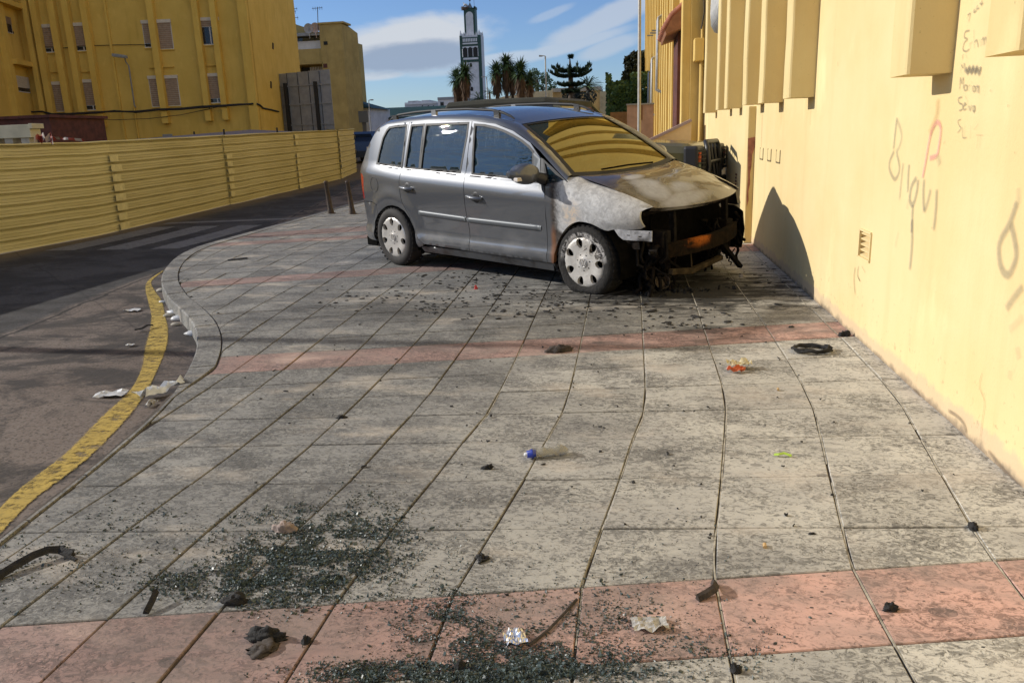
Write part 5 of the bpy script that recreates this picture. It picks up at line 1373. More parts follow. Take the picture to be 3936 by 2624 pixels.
def side_parts(fnS, inw, flip, near):
    out = {}
    def mk(name, poly, holes, mat, off=0.0, step=0.035, rim=0.02, parent=None, label=None):
        mb = MB(); panel(mb, poly, holes, step, fnS(off), rim, inw, flip=flip, rim_holes=False)
        return cpart(name, mb, mat, parent, label)
    fdoor = mk('front_door', FDOOR, [FW], M['paint']); rdoor = mk('rear_door', RDOOR, [RW1, RW2], M['paint'])
    qt = mk('rear_quarter', QUART, [QW], M['paint'])
    mk('rear_bumper_corner', BUMP, [], M['paint'], -0.002)
    mk('sill', SILL, [], M['sill_dark'], -0.012, 0.05)
    mk('tail_lamp', LAMP, [], M['lamp_red'], -0.003, 0.04)
    for nm, poly, par in (('quarter_window', QW, qt), ('door_window', RW1, rdoor), ('door_window', RW2, rdoor), ('door_window', FW, fdoor), ('triangle_window', TRI, car)):
        mb = MB(); panel(mb, inset(poly, -0.004), [], 0.06, fnS(-0.010), 0, inw, flip=flip); cpart(nm, mb, M['side_glass'], par)
        mb = MB(); panel(mb, inset(poly, -0.010), [inset(poly, 0.011)], 0.5, fnS(0.0025), 0.012, inw, flip=flip, bstep=0.05); cpart('window_seal', mb, M['rubber'], par)
    # bright strip under the windows
    for a, b_, par in ((-.17, .20, qt), (.245, 1.19, rdoor), (1.215, 2.16, fdoor)):
        zz = lin([(-.227, 1.130), (.21, 1.100), (.54, 1.082), (1.144, 1.063), (1.30, 1.052), (2.10, 1.024), (2.4, 1.0)])
        pl = [(x, zz(x) - .018) for x in (a, (a + b_) / 2, b_)] + [(x, zz(x) - .003) for x in (b_, (a + b_) / 2, a)]
        mb = MB(); panel(mb, pl, [], 0.5, fnS(0.006), 0.008, inw, flip=flip, bstep=0.08); cpart('belt_trim', mb, M['chrome'], par)
    # door mouldings
    for (x0, z0, x1, z1, par) in ((.482, .654, 1.217, .630, rdoor), (1.232, .628, 2.205, .613, fdoor)):
        mb = MB(); V = []; ns = 24
        for i in range(ns + 1):
            t = i / ns; x = x0 + (x1 - x0) * t; zc = z0 + (z1 - z0) * t; hh = 0.027
            if i in (0, ns): hh *= 0.75
            for dz, o in ((-1, 0.0), (-.85, .010), (-.2, .016), (.55, .015), (.9, .009), (1, 0.0)):
                p = fnS(o * (0.4 if (par is rdoor and i == 0) or (par is fdoor and i == ns) else 1))(x, zc + dz * hh); V.append(p)
        F = []
        for i in range(ns):
            for k in range(5): f = (i * 6 + k, (i + 1) * 6 + k, (i + 1) * 6 + k + 1, i * 6 + k + 1); F.append(tuple(reversed(f)) if flip else f)
        for i in (0, ns): F.append(tuple(i * 6 + k for k in range(6)))
        mb.add(V, F, 0, True); cpart('side_moulding', mb, M['trim_grey'], par)
    # handles: a bar over a round bowl
    for (xa, za, xb, zb, xc, zc, par) in ((.236, .905, .432, .894, .342, .902, rdoor), (1.268, .856, 1.472, .840, 1.390, .848, fdoor)):
        mb = MB(); sg = -1 if not flip else 1
        V = [fnS(0.0015)(xc, zc)]; k_ = 22
        for r_, o in ((.024, .0018), (.046, .0035), (.052, .001)):
            for k in range(k_): V.append(fnS(o)(xc + r_ * .95 * cos(2 * pi * k / k_), zc + r_ * sin(2 * pi * k / k_)))
        F = [(0, 1 + k, 1 + (k + 1) % k_) for k in range(k_)]
        for q in range(2): F += [(1 + q * k_ + k, 1 + (q + 1) * k_ + k, 1 + (q + 1) * k_ + (k + 1) % k_, 1 + q * k_ + (k + 1) % k_) for k in range(k_)]
        mb.add(V, [tuple(reversed(f)) for f in F] if flip else F, 0, True); cpart('handle_bowl', mb, M['black_plastic'], par)
        mb = MB(); pts = []
        for t, o in ((0, .004), (.08, .026), (.3, .036), (.6, .038), (.85, .032), (1, .006)): pts.append(fnS(o)(xa + (xb - xa) * t, za + (zb - za) * t))
        mb.tube(pts, [.010, .015, .0165, .017, .018, .014], 10); cpart('door_handle', mb, M['paint'], par)
    # fuel flap outline
    if near:
        mb = MB(); pts = [fnS(0.0005)(-.272 + .078 * cos(2 * pi * k / 28), .914 + .078 * sin(2 * pi * k / 28)) for k in range(29)]; mb.tube(pts, 0.0032, 5, caps=False); cpart('fuel_flap_gap', mb, M['rubber'], qt)
    return fdoor, rdoor
fd_r, rd_r = side_parts(RS, IN_R, False, True)
side_parts(LS, IN_L, True, False)

# fenders
f_zl = lin([(2.272, .318), (2.340, .314), (2.349, .329), (2.360, .41), (2.376, .475), (2.40, .52), (2.472, .616), (2.515, .650), (2.558, .675), (2.60, .690), (2.638, .700), (2.70, .700), (2.768, .689), (2.82, .672), (2.87, .65), (2.92, .634), (2.966, .649), (3.035, .655), (3.19, .656), (3.23, .672)])
f_zt = itp([(2.27, 1.0), (2.40, 1.02), (2.46, 1.05), (2.52, 1.05), (2.645, 1.006), (2.9, .945), (3.1, .880), (3.25, .822)])
f_yt = itp([(2.27, .835), (2.40, .82), (2.46, .775), (2.52, .725), (2.65, .704), (2.9, .692), (3.1, .672), (3.25, .655)])
f_rh = itp([(2.27, .03), (2.4, .05), (2.52, .15), (2.7, .19), (3.0, .18), (3.25, .12)])
f_xf = lin([(.60, 3.18), (.656, 3.19), (.672, 3.218), (.701, 3.203), (.75, 3.188), (.79, 3.186), (.805, 3.20), (.813, 3.215), (.83, 3.262)])
fx = [2.272, 2.30, 2.338, 2.3485, 2.358, 2.368, 2.38, 2.40, 2.43, 2.46, 2.49, 2.52, 2.56, 2.60, 2.64, 2.68, 2.72, 2.77, 2.82, 2.87, 2.92, 2.966, 3.0, 3.035, 3.08, 3.12, 3.16, 3.19, 3.205, 3.23]
def fender(sgn):
    V = []; nt = 26
    for i, x0 in enumerate(fx):
        u = (x0 - 2.272) / (3.23 - 2.272)
        for k in range(nt + 1):
            t = k / nt; x = x0; z = 0.8
            for _ in range(6):
                zl, zt, yt, rh = f_zl(x), f_zt(x), f_yt(x), f_rh(x); z0 = max(zl + 0.01, zt - rh)
                if t < 0.55: z = zl + (z0 - zl) * t / 0.55; y = CS(x, z) if z < 0.9 else CS(x, 0.9) - (z - .9) * .1
                else:
                    a = (t - 0.55) / 0.45 * pi / 2; z = z0 + (zt - z0) * sin(a); yb = CS(x, z0) if z0 < .9 else CS(x, .9) - (z0 - .9) * .1; y = yt + (yb - yt) * cos(a)
                x = 2.272 + (x0 - 2.272) * (f_xf(z) - 2.272) / (3.23 - 2.272) if x0 > 2.9 else x0
            # fire-buckled sheet
            y += 0.004 * noise.noise((x * 6, z * 6, 1.0)) * max(0, min(1, (x - 2.4) * 4))
            V.append(Vector((x, -sgn * y, z)))
    m_ = nt + 1; F = []
    for i in range(len(fx) - 1):
        for k in range(nt):
            f = (i * m_ + k, (i + 1) * m_ + k, (i + 1) * m_ + k + 1, i * m_ + k + 1); F.append(f if sgn > 0 else tuple(reversed(f)))
    mb = MB(); mb.add(V, F, 0, True)
    lo = [V[i * m_] for i in range(len(fx))]; fr = [V[(len(fx) - 1) * m_ + k] for k in range(nt + 1)]
    for L_ in (lo, fr):
        B_ = [p + Vector((-0.01 if L_ is fr else 0, sgn * 0.035, 0.0)) for p in L_]; n_ = len(L_)
        mb.add(L_ + B_, [(i, i + 1, n_ + i + 1, n_ + i) for i in range(n_ - 1)])
    return cpart('front_fender', mb, M['fender_burnt'] if sgn > 0 else M['hood_burnt'], None, 'front fender burnt to bare ash grey metal' if sgn > 0 else None)
fender(1); fender(-1)

# hood
def hood_pt(u, v, dz=0.0):
    u = u * 2 - 1; a = 1 - u * u
    R0 = Vector((2.505 + .125 * a, .722 * u, 1.055 - .012 * a)); F0 = Vector((3.228 + .165 * a ** 0.9, .652 * u, .816 - .022 * a ** 0.6))
    p = R0.lerp(F0, v); e = abs(u) ** 3
    p.z += (.060 - .036 * e) * sin(pi * v ** 0.9) * (1 - 0.0 * a)
    p.z += 0.010 * (1 if 0.55 < abs(u) < 0.62 else 0) * 0
    p.z += 0.010 * noise.noise((p.x * 3.4, p.y * 3.4, 2.0)) * sin(pi * v) + 0.004 * noise.noise((p.x * 9, p.y * 9, 5.0)) * sin(pi * v)
    p.y *= 1 + 0.03 * sin(pi * v)
    return Vector((p.x, -p.y, p.z + dz))
mb = MB(); mb.grid(lambda u, v: hood_pt(u, v), 48, 36, flip=True)
edge = [hood_pt(i / 48, 1.0) for i in range(49)]; low = [p + Vector((-0.035, 0, -0.028)) for p in edge]
mb.add(edge + low, [(i, i + 1, 50 + i, 49 + i) for i in range(48)], 0, True)
cpart('hood', mb, M['hood_burnt'], None, 'hood with brown baked lacquer and ash grey burnt pools')

# roof, windscreen, pillars
r_zc = itp([(-.6, 1.48), (-.5, 1.53), (-.35, 1.575), (-.1, 1.615), (.4, 1.643), (.9, 1.645), (1.33, 1.622), (1.6, 1.575), (1.757, 1.533), (1.85, 1.505)])
def roof_pt(u, v):
    u = u * 2 - 1; a = 1 - u * u
    x = (-.40 - .14 * a) * (1 - v) + (1.757 + .06 * a) * v; hw = .56 + .043 * min(1, max(0, (x + .4) / .5))
    return Vector((x, -hw * u, r_zc(x) - .041 * u * u))
mb = MB(); mb.grid(roof_pt, 24, 44, flip=True); cpart('roof', mb, M['paint'])
def ws_pt(u, v, out=0.0, ins=0.0):
    u = (u * 2 - 1); a = 1 - u * u
    Tp = roof_pt((u + 1) / 2, 1.0) + Vector((.006, 0, -.008)); Bp = Vector((2.462 + .140 * a, -.738 * u, 1.062 - .028 * a))
    p = Tp.lerp(Bp, v); nrm = Vector((.52, 0, .85)); p = p + nrm * (.022 * sin(pi * v) + out); p.y *= (1 - ins)
    return p
mb = MB(); mb.grid(lambda u, v: ws_pt(u, v, -0.004), 30, 26, flip=False); cpart('windscreen', mb, M['windscreen'], None, 'sooty windscreen mirroring the yellow wall')
mb = MB()
for u0, u1 in ((0.0, 0.03), (0.97, 1.0)): mb.grid(lambda u, v: ws_pt(u0 + (u1 - u0) * u, v, 0.004), 2, 20, flip=True)
mb.grid(lambda u, v: ws_pt(u, v * 0.018, 0.003), 20, 1, flip=True); mb.grid(lambda u, v: ws_pt(u, 0.955 + v * 0.06, 0.004), 20, 2, flip=True)
cpart('windscreen_seal', mb, M['rubber'])
E1 = [(-.385, 1.43), (-.275, 1.498), (-.144, 1.533), (.204, 1.546), (.552, 1.552), (.85, 1.548), (1.169, 1.540), (1.36, 1.526), (1.541, 1.506), (1.67, 1.476), (1.783, 1.440), (1.90, 1.395), (2.02, 1.340), (2.14, 1.270), (2.252, 1.190), (2.36, 1.112), (2.44, 1.056), (2.485, 1.030)]
def cant(sgn):
    V = []; ns = 8
    for k, (x, z) in enumerate(E1):
        a = Vector((x, -sgn * CS(x, z), z))
        if k <= 10:
            xx = min(x, 1.757) if k < 10 else 1.757; v = (xx + .40) / 2.157; b = roof_pt(1.0 if sgn > 0 else 0.0, max(0, min(1, v)))
        else:
            v = (0.18, 0.37, 0.56, 0.74, 0.88, 0.965, 1.0)[k - 11]; b = ws_pt(1.0 if sgn > 0 else 0.0, v, 0.004)
        bul = 0.024 if k <= 10 else 0.020
        for q in range(ns + 1):
            t = q / ns; p = a.lerp(b, t) + Vector((0.25 if k > 9 else 0, -sgn * 0.75, 0.75)).normalized() * bul * sin(pi * t) ** 0.9
            V.append(p)
    F = []
    for k in range(len(E1) - 1):
        for q in range(ns):
            f = (k * (ns + 1) + q, (k + 1) * (ns + 1) + q, (k + 1) * (ns + 1) + q + 1, k * (ns + 1) + q + 1); F.append(f if sgn > 0 else tuple(reversed(f)))
    mb = MB(); mb.add(V, F, 0, True); cpart('roof_pillar_frame', mb, M['paint'])
cant(1); cant(-1)
for sgn in (1, -1):
    # dark post between door window and triangle window, and the frame round the triangle window
    mb = MB(); fs = RS if sgn > 0 else LS
    post = [(2.100, 1.028), (2.067, 1.262), (2.163, 1.205), (2.180, 1.0)]
    panel(mb, inset(post, 0.004), [], 0.06, fs(0.004), 0.012, IN_R if sgn > 0 else IN_L, flip=sgn < 0); cpart('window_post', mb, M['trim_grey'])
    tf = [(2.178, 0.998), (2.166, 1.214), (2.30, 1.140), (2.42, 1.062), (2.492, 1.020), (2.462, .985), (2.26, .990)]
    mb = MB(); panel(mb, tf, [inset(TRI, -0.006)], 0.06, fs(0.002), 0.015, IN_R if sgn > 0 else IN_L, flip=sgn < 0, rim_holes=False); cpart('triangle_window_frame', mb, M['black_plastic'])
    # roof rail
    y_ = -sgn * 0.575
    mb = MB(); mb.tube([(-.30, y_ * .97, 1.555), (-.24, y_ * .98, 1.585), (-.10, y_, 1.622), (.2, y_, 1.642), (.55, y_, 1.650), (1.0, y_, 1.646), (1.35, y_, 1.626), (1.50, y_, 1.598), (1.60, y_, 1.562), (1.64, y_, 1.540)], [.008, .012, .013, .013, .013, .013, .013, .013, .011, .007], 8)
    rl = cpart('roof_rail', mb, M['rubber'])
    for xx in (-.16, .50, 1.42):
        mb = MB(); mb.box((xx - .035, y_ - .014, r_zc(xx) - .06), (xx + .035, y_ + .014, r_zc(xx) + .012)); cpart('rail_foot', mb, M['chrome'] if xx == .5 else M['black_plastic'], rl)
# tailgate
x_e = lin([(.29, -.74), (.45, -.775), (.71, -.77), (.73, -.76), (1.03, -.69), (1.12, -.635), (1.30, -.51), (1.43, -.385), (1.50, -.28)])
def tail_pt(u, v, z0, z1, o=0.0):
    u = u * 2 - 1; z = z0 + (z1 - z0) * v; x = x_e(z); hw = CS(x, z) - 0.004
    return Vector((x - (.12 if z < 1.1 else .10) * (1 - abs(u) ** 2.2) - o, -hw * u, z))
for nm, z0, z1, mt, o in (('tailgate', .72, 1.50, M['paint'], 0), ('rear_bumper', .285, .712, M['paint'], 0.01), ('rear_window', 1.08, 1.44, M['side_glass'], 0.004)):
    mb = MB(); mb.grid(lambda u, v: tail_pt(u if nm != 'rear_window' else .07 + .86 * u, v, z0, z1, o), 20, 16); cpart(nm, mb, mt)
mb = MB(); mb.grid(lambda u, v: tail_pt(u, 1, .72, 1.50).lerp(roof_pt(u, 0.0), v), 20, 4); cpart('tailgate_spoiler', mb, M['paint'])

# door mirrors
for sgn in (1, -1):
    mb = MB(); y_ = sgn
    prof_ = []
    def mir(u, v):
        th = 2 * pi * u; s_ = v
        yy = .905 + .235 * s_; hs = (0.035 + .055 * sin(pi * min(1, s_ * 1.15 + .12)) ** .6) * (1 if s_ < .96 else .5); ws = (.045 + .045 * sin(pi * min(1, s_ + .15)) ** .6) * (1 if s_ < .96 else .5)
        cx, cz = 2.165 - .075 * s_, 1.088 + .012 * s_
        c_, s__ = cos(th), sin(th); e = 0.75
        return Vector((cx + ws * (abs(c_) ** e) * (1 if c_ > 0 else -1), -sgn * yy, cz + hs * (abs(s__) ** e) * (1 if s__ > 0 else -1)))
    mb.grid(mir, 20, 12, flip=sgn > 0); mb.add([mir(k / 20, 1.0) for k in range(20)], [tuple(range(20))], 0, True)
    mr = cpart('door_mirror', mb, M['paint'])
    mb = MB(); mb.tube([(2.225, -sgn * .84, 1.035), (2.21, -sgn * .89, 1.055), (2.17, -sgn * .93, 1.075)], [.055, .045, .034], 10); cpart('mirror_foot', mb, M['black_plastic'], mr)
    mb = MB(); mb.obox((2.152, -sgn * 1.075, 1.058), (0.030, -sgn * 0.006, 0), (0.01, -sgn * .050, 0), (0, 0, .017)); cpart('mirror_indicator', mb, M['lamp_white'], mr, bevel=0.008)
    mb = MB(); mb.obox((2.255, -sgn * 0.99, 1.085), (.001, 0, 0), (0, .05, 0), (0, 0, .04)); 

# floor pan, wheel housings, cabin
mb = MB(); mb.box((-.70, -.74, .20), (2.36, .74, .30)); mb.box((-.45, -.55, .17), (3.0, .55, .21)); cpart('floor_pan', mb, M['soot'])
for sgn in (1, -1):
    for cx, cz, r_ in ((0.03, .34, .375), (2.69, .33, .375)):
        V = []; mb = MB()
        for k in range(17):
            a = -0.25 + (pi + 0.5) * k / 16
            for yy in (.60, .865): V.append(Vector((cx + r_ * cos(a), -sgn * yy, cz + r_ * sin(a))))
        mb.add(V, [(2 * k, 2 * k + 1, 2 * k + 3, 2 * k + 2) for k in range(16)], 0, True)
        mb.add([Vector((cx + r_ * cos(-0.25 + (pi + .5) * k / 16), -sgn * .60, cz + r_ * sin(-0.25 + (pi + .5) * k / 16))) for k in range(17)], [tuple(range(17))])
        cpart('wheel_housing', mb, M['soot'])
mb = MB(); mb.box((2.30, -.70, .32), (2.55, .70, 1.0)); mb.box((1.9, -.72, .75), (2.45, .72, .98)); cpart('dashboard', mb, M['soot'], bevel=0.03)
mb = MB()
for k in range(24):
    a = 2 * pi * k / 24
sw = [(1.83 + .06 * sin(2 * pi * k / 24), .36 + .18 * cos(2 * pi * k / 24), .98 + .17 * sin(2 * pi * k / 24)) for k in range(25)]
mb.tube(sw, .014, 6, caps=False); cpart('steering_wheel', mb, M['black_plastic'])
for xx, ys in ((1.15, (-.38, .38)), (.30, (-.45, 0, .45))):
    for y_ in ys:
        mb = MB(); w_ = .25 if xx > 1 else .21
        mb.box((xx - .05, y_ - w_, .48), (xx + .45, y_ + w_, .62)); mb.obox((xx - .10, y_, .92), (.055, 0, -.0), (0, w_, 0), (-.07, 0, .30)); mb.obox((xx - .20, y_, 1.30), (.04, 0, 0), (0, .13, 0), (-.015, 0, .085))
        cpart('seat', mb, M['seat'], bevel=0.03)

# ---- wheels
def cap_h(r):
    return lin([(0, .016), (.03, .016), (.045, .012), (.07, .006), (.11, .008), (.150, .013), (.180, .012), (.198, .004), (.208, -.012)])(r)
def burnt_cap():
    m = bpy.data.materials.new('scorched_wheel_cover'); m.use_nodes = True
    t = NT(m.node_tree); b = t.n['Principled BSDF']; co = t.coords(); x, y, z = t.xyz(co)
    n = t.noise(co, 16, 6, 0.7, 1.2)
    up = t.math('ADD', t.math('ADD', t.math('MULTIPLY', z, 2.2), t.math('MULTIPLY', x, 1.2)), t.math('MULTIPLY', t.math('SUBTRACT', n, 0.5), 1.6))
    cc = t.mix(t.ramp(n, 0.3, 0.7), (0.50, 0.47, 0.43), (0.62, 0.60, 0.56))
    cc = t.mix(t.ramp(up, 0.28, 0.52), cc, (0.30, 0.26, 0.22))
    cc = t.mix(t.math('MULTIPLY', t.ramp(t.math('ADD', up, t.math('MULTIPLY', t.noise(co, 45, 4, 0.7), 0.3)), 0.50, 0.62), 0.9), cc, (0.035, 0.03, 0.026))
    t.link(cc, b.inputs['Base Color']); b.inputs['Roughness'].default_value = 0.42; b.inputs['Metallic'].default_value = 0.25
    t.link(t.bump(n, 0.3, 0.01), b.inputs['Normal'])
    return m
def burnt_tyre():
    m = bpy.data.materials.new('burnt_tyre_rubber'); m.use_nodes = True
    t = NT(m.node_tree); b = t.n['Principled BSDF']; co = t.coords(); x, y, z = t.xyz(co)
    n = t.noise(co, 13, 7, 0.72, 1.0); n2_ = t.noise(t.coords((1, 1, 1), (0, 0, 0), (4, 4, 1)), 34, 5, 0.7)
    r = t.math('SQRT', t.math('ADD', t.math('POWER', x, 2), t.math('POWER', z, 2)))
    up = t.math('MULTIPLY', t.ramp(z, -0.02, 0.10), t.ramp(r, 0.268, 0.245))
    f = t.math('MULTIPLY', up, t.ramp(t.math('ADD', n, t.math('MULTIPLY', n2_, 0.3)), 0.58, 0.68))
    cc = t.mix(t.ramp(n2_, 0.35, 0.65), (0.008, 0.007, 0.0065), (0.022, 0.02, 0.018))
    cc = t.mix(f, cc, (0.42, 0.40, 0.38))
    t.link(cc, b.inputs['Base Color']); b.inputs['Roughness'].default_value = 0.9
    t.link(t.bump(t.math('ADD', n, n2_), 0.6, 0.02), b.inputs['Normal'])
    return m
def wheel(x, sgn, rad, hubh, burnt):
    hub_l = Vector((x, -sgn * .775, .32)); hw_ = CM @ hub_l; hw_.z = hubh * CAR_S; hub = CM.inverted() @ hw_
    wroot = thing('wheel', None, None); wroot.parent = car; wroot.matrix_basis = Matrix.Translation(hub)
    if burnt: wroot['label'] = 'flat burnt front wheel with a scorched cover'
    mb = MB(); prof_ = [(.208, -.095), (.226, -.104), (.250, -.109), (.275, -.106), (.297, -.095), (.311, -.078), (.316, -.05), (.3165, 0), (.316, .05), (.311, .078), (.297, .095), (.275, .106), (.250, .109), (.226, .104), (.214, .097), (.208, .088)]
    mb.lathe(prof_, 64)
    minz = -hubh
    for p in mb.v:
        if p.z < minz + 0.004:
            over = minz - p.z; p.z = minz + 0.003; p.y *= 1 + 1.6 * max(0, over)
        elif burnt and p.z < -0.12: p.y *= 1 + 0.16 * max(0, (-0.12 - p.z) / 0.18)
        if burnt:
            p += Vector((p.x, 0, p.z)).normalized() * 0.006 * noise.noise(p * 14)
    part('tyre', mb, burnt_tyre() if burnt else M['tyre'], wroot, world=False, recalc=True)
    mb = MB()
    for k in range(40):
        a = 2 * pi * k / 40
        for s_ in (-1, 1):
            if sin(a) * .316 < -hubh + .05: continue
            c_ = Vector((.3165 * cos(a), s_ * .052, .3165 * sin(a))); tg = Vector((-sin(a), 0, cos(a)))
            mb.obox(c_, tg * .012, Vector((0, .044, 0)) + tg * .01 * s_, Vector((cos(a), 0, sin(a))) * (.0008 if burnt else .002))
    part('tread', mb, M['tyre'], wroot, world=False, kind='stuff')
    # cover with seven openings
    mb = MB(); holes_ = []
    for k in range(7):
        a = pi / 2 + 2 * pi * k / 7 + (0.22 if burnt else 0.04); ca, sa = cos(a), sin(a); hp = []
        for q in range(18):
            b_ = 2 * pi * q / 18; rr, tt = .038 * cos(b_) * (1.0), .030 * sin(b_) * (1 + 0.25 * cos(b_)); hp.append((ca * (.152 + rr) - sa * tt, sa * (.152 + rr) + ca * tt))
        holes_.append(hp)
    disc = [(.206 * cos(2 * pi * k / 72), .206 * sin(2 * pi * k / 72)) for k in range(72)]
    panel(mb, disc, holes_, 0.014, lambda u, v: Vector((u * 1.09, -sgn * (.094 + cap_h(math.hypot(u, v))), v * 1.09)), 0.03, Vector((0, sgn, 0)), flip=sgn < 0)
    cap = part('wheel_cover', mb, burnt_cap() if burnt else M['cap'], wroot, world=False)
    mb = MB(); mb.lathe([(0.0, -sgn * .045), (.218, -sgn * .055), (.2245, -sgn * .094)], 40); part('rim', mb, M['soot'], wroot, world=False)
    if sgn > 0:
        # round badge: ring with a V over a W
        yb = -(.094 + .018)
        def ring(mb, r0, r1, y0):
            V = []; k_ = 32
            for k in range(k_):
                a = 2 * pi * k / k_; V += [(r0 * cos(a), y0 + .002, r0 * sin(a)), ((r0 + r1) / 2 * cos(a), y0 - .002, (r0 + r1) / 2 * sin(a)), (r1 * cos(a), y0 + .002, r1 * sin(a))]
            F = [(3 * k + i, 3 * k + i + 1, 3 * ((k + 1) % k_) + i + 1, 3 * ((k + 1) % k_) + i) for k in range(k_) for i in range(2)]
            mb.add(V, F, 0, True)
        mb = MB(); mb.lathe([(0, yb + .003), (.040, yb + .003)], 32); part('badge_field', mb, M['rubber'], wroot, world=False)
        mb = MB(); ring(mb, .034, .041, yb)
        for pts in (((-.014, .031), (0, .002)), ((.014, .031), (0, .002)), ((-.031, .016), (-.013, -.029)), ((-.013, -.029), (0, -.002)), ((0, -.002), (.013, -.029)), ((.013, -.029), (.031, .016))):
            mb.bar((pts[0][0], yb, pts[0][1]), (pts[1][0], yb, pts[1][1]), .006, .004, (0, 1, 0))
        part('badge', mb, M['cap'], wroot, world=False)
        mb = MB()
        for k in range(7):
            a = 2 * pi * (k + .5) / 7 + pi / 2; mb.lathe([(0, -.0035), (.005, -.003), (.006, 0)], 8, (.068 * cos(a), -(.094 + .007), .068 * sin(a)))
        part('cover_bolts', mb, M['soot'], wroot, world=False, kind='stuff')
    return wroot
wheel(0.0, 1, .316, .313, False); wheel(2.678, 1, .316, .266, True); wheel(0.0, -1, .316, .313, False); wheel(2.678, -1, .316, .266, True)

# ---- burnt-out front: crash beam, radiator frame, hanging metal
def cp(x, y, z): return Vector((x, -y, z))
rust = bpy.data.materials.new('fire_rusted_steel'); rust.use_nodes = True
t_ = NT(rust.node_tree); b_ = t_.n['Principled BSDF']; co_ = t_.coords(); x_, y_, z_ = t_.xyz(co_); nn_ = t_.noise(co_, 14, 6, 0.7, 0.6)
cc_ = t_.mix(t_.ramp(nn_, 0.35, 0.65), (0.006, 0.005, 0.004), (0.022, 0.014, 0.008))
rf_ = t_.math('MULTIPLY', t_.ramp(t_.math('ADD', t_.math('ABSOLUTE', t_.math('ADD', y_, 0.17)), t_.math('MULTIPLY', t_.math('SUBTRACT', nn_, .5), .5)), 0.17, 0.0), t_.ramp(t_.math('ADD', z_, t_.math('MULTIPLY', nn_, .08)), 0.46, 0.53))
cc_ = t_.mix(rf_, cc_, (0.40, 0.115, 0.02)); t_.link(cc_, b_.inputs['Base Color']); b_.inputs['Roughness'].default_value = 0.9; b_.inputs['Specular IOR Level'].default_value = 0.08; t_.link(t_.bump(nn_, 0.5, 0.01), b_.inputs['Normal'])
def sweep(mb, pts, prof_):
    """sweep a closed (normal, z) profile along plan points"""
    n_ = len(prof_); V = []
    for i, p in enumerate(pts):
        a, b2_ = pts[max(0, i - 1)], pts[min(len(pts) - 1, i + 1)]; d_ = (b2_ - a); d_.z = 0; d_.normalize(); nr = Vector((-d_.y, d_.x, 0))
        for o, z in prof_: V.append(p + nr * o + Vector((0, 0, z)))
    F = [(i * n_ + k, i * n_ + (k + 1) % n_, (i + 1) * n_ + (k + 1) % n_, (i + 1) * n_ + k) for i in range(len(pts) - 1) for k in range(n_)] + [tuple(range(n_)), tuple((len(pts) - 1) * n_ + k for k in reversed(range(n_)))]
    mb.add(V, F)
mb = MB(); sweep(mb, [cp(*p) for p in ((3.245, .52, .445), (3.30, .40, .447), (3.345, .2, .45), (3.36, 0, .452), (3.345, -.25, .456), (3.30, -.45, .46), (3.24, -.60, .465))],
                 [(-.03, -.06), (.02, -.06), (.028, -.045), (.010, -.02), (.010, .015), (.030, .03), (.024, .06), (-.03, .062)])
cpart('crash_beam', mb, rust, None, 'crash beam streaked with orange rust', recalc=True)
mb = MB(); mb.box((3.02, -.66, .20), (3.05, .66, .80)); cpart('radiator', mb, M['soot'])
mb = MB()
mb.box((3.052, -.44, .40), (3.058, .20, .74))
cpart('radiator_core', mb, M['soot'])
mb = MB(); mb.bar(cp(3.27, .415, .40), cp(3.25, .405, .785), .035, .05, (1, 0, 0)); mb.bar(cp(3.25, .41, .785), cp(3.28, .375, .80), .03, .04); cpart('radiator_upright', mb, M['char'])
mb = MB(); mb.bar(cp(3.22, -.50, .25), cp(3.20, -.49, .78), .04, .05, (1, 0, 0)); cpart('radiator_upright', mb, M['char'])
mb = MB(); sweep(mb, [cp(*p) for p in ((3.10, .62, .76), (3.24, .42, .785), (3.30, .0, .775), (3.24, -.42, .775), (3.10, -.62, .755))], [(-.025, -.02), (.02, -.02), (.02, .012), (-.025, .014)]); cpart('lock_carrier', mb, M['char'], recalc=True)
mb = MB(); mb.box((3.13, -.575, .36), (3.275, -.455, .61)); mb.tube([cp(3.27, .53, .60), cp(3.30, .56, .40), cp(3.26, .60, .35)], .02, 7); cpart('crash_can', mb, M['char'], bevel=0.012)
mb = MB(); mb.box((3.10, .46, .38), (3.25, .57, .56)); cpart('crash_can', mb, M['char'], bevel=0.012)
lowm = simple('scorched_alloy', (0.065, 0.048, 0.028), 0.85, 0.0, spec=.1, var=0.5, vscale=14, dirt=(0.03, 0.022, 0.014), dscale=8, damt=0.8)
mb = MB(); mb.bar(cp(3.28, .475, .262), cp(3.31, .19, .222), .05, .05); mb.bar(cp(3.31, .20, .225), cp(3.28, -.32, .245), .05, .042); cpart('lower_crossmember', mb, lowm, bevel=0.008)
mb = MB(); mb.bar(cp(3.16, .47, .40), cp(3.24, .28, .25), .06, .02); cpart('bent_strut', mb, M['char'])
mb = MB(); mb.tube([cp(3.30, .205, .41), cp(3.31, .20, .24)], .008, 6); cpart('tie_rod', mb, lowm)
mb = MB(); mb.bar(cp(3.27, -.26, .44), cp(3.34, -.56, .12), .05, .03); cpart('fallen_strut', mb, M['char'])
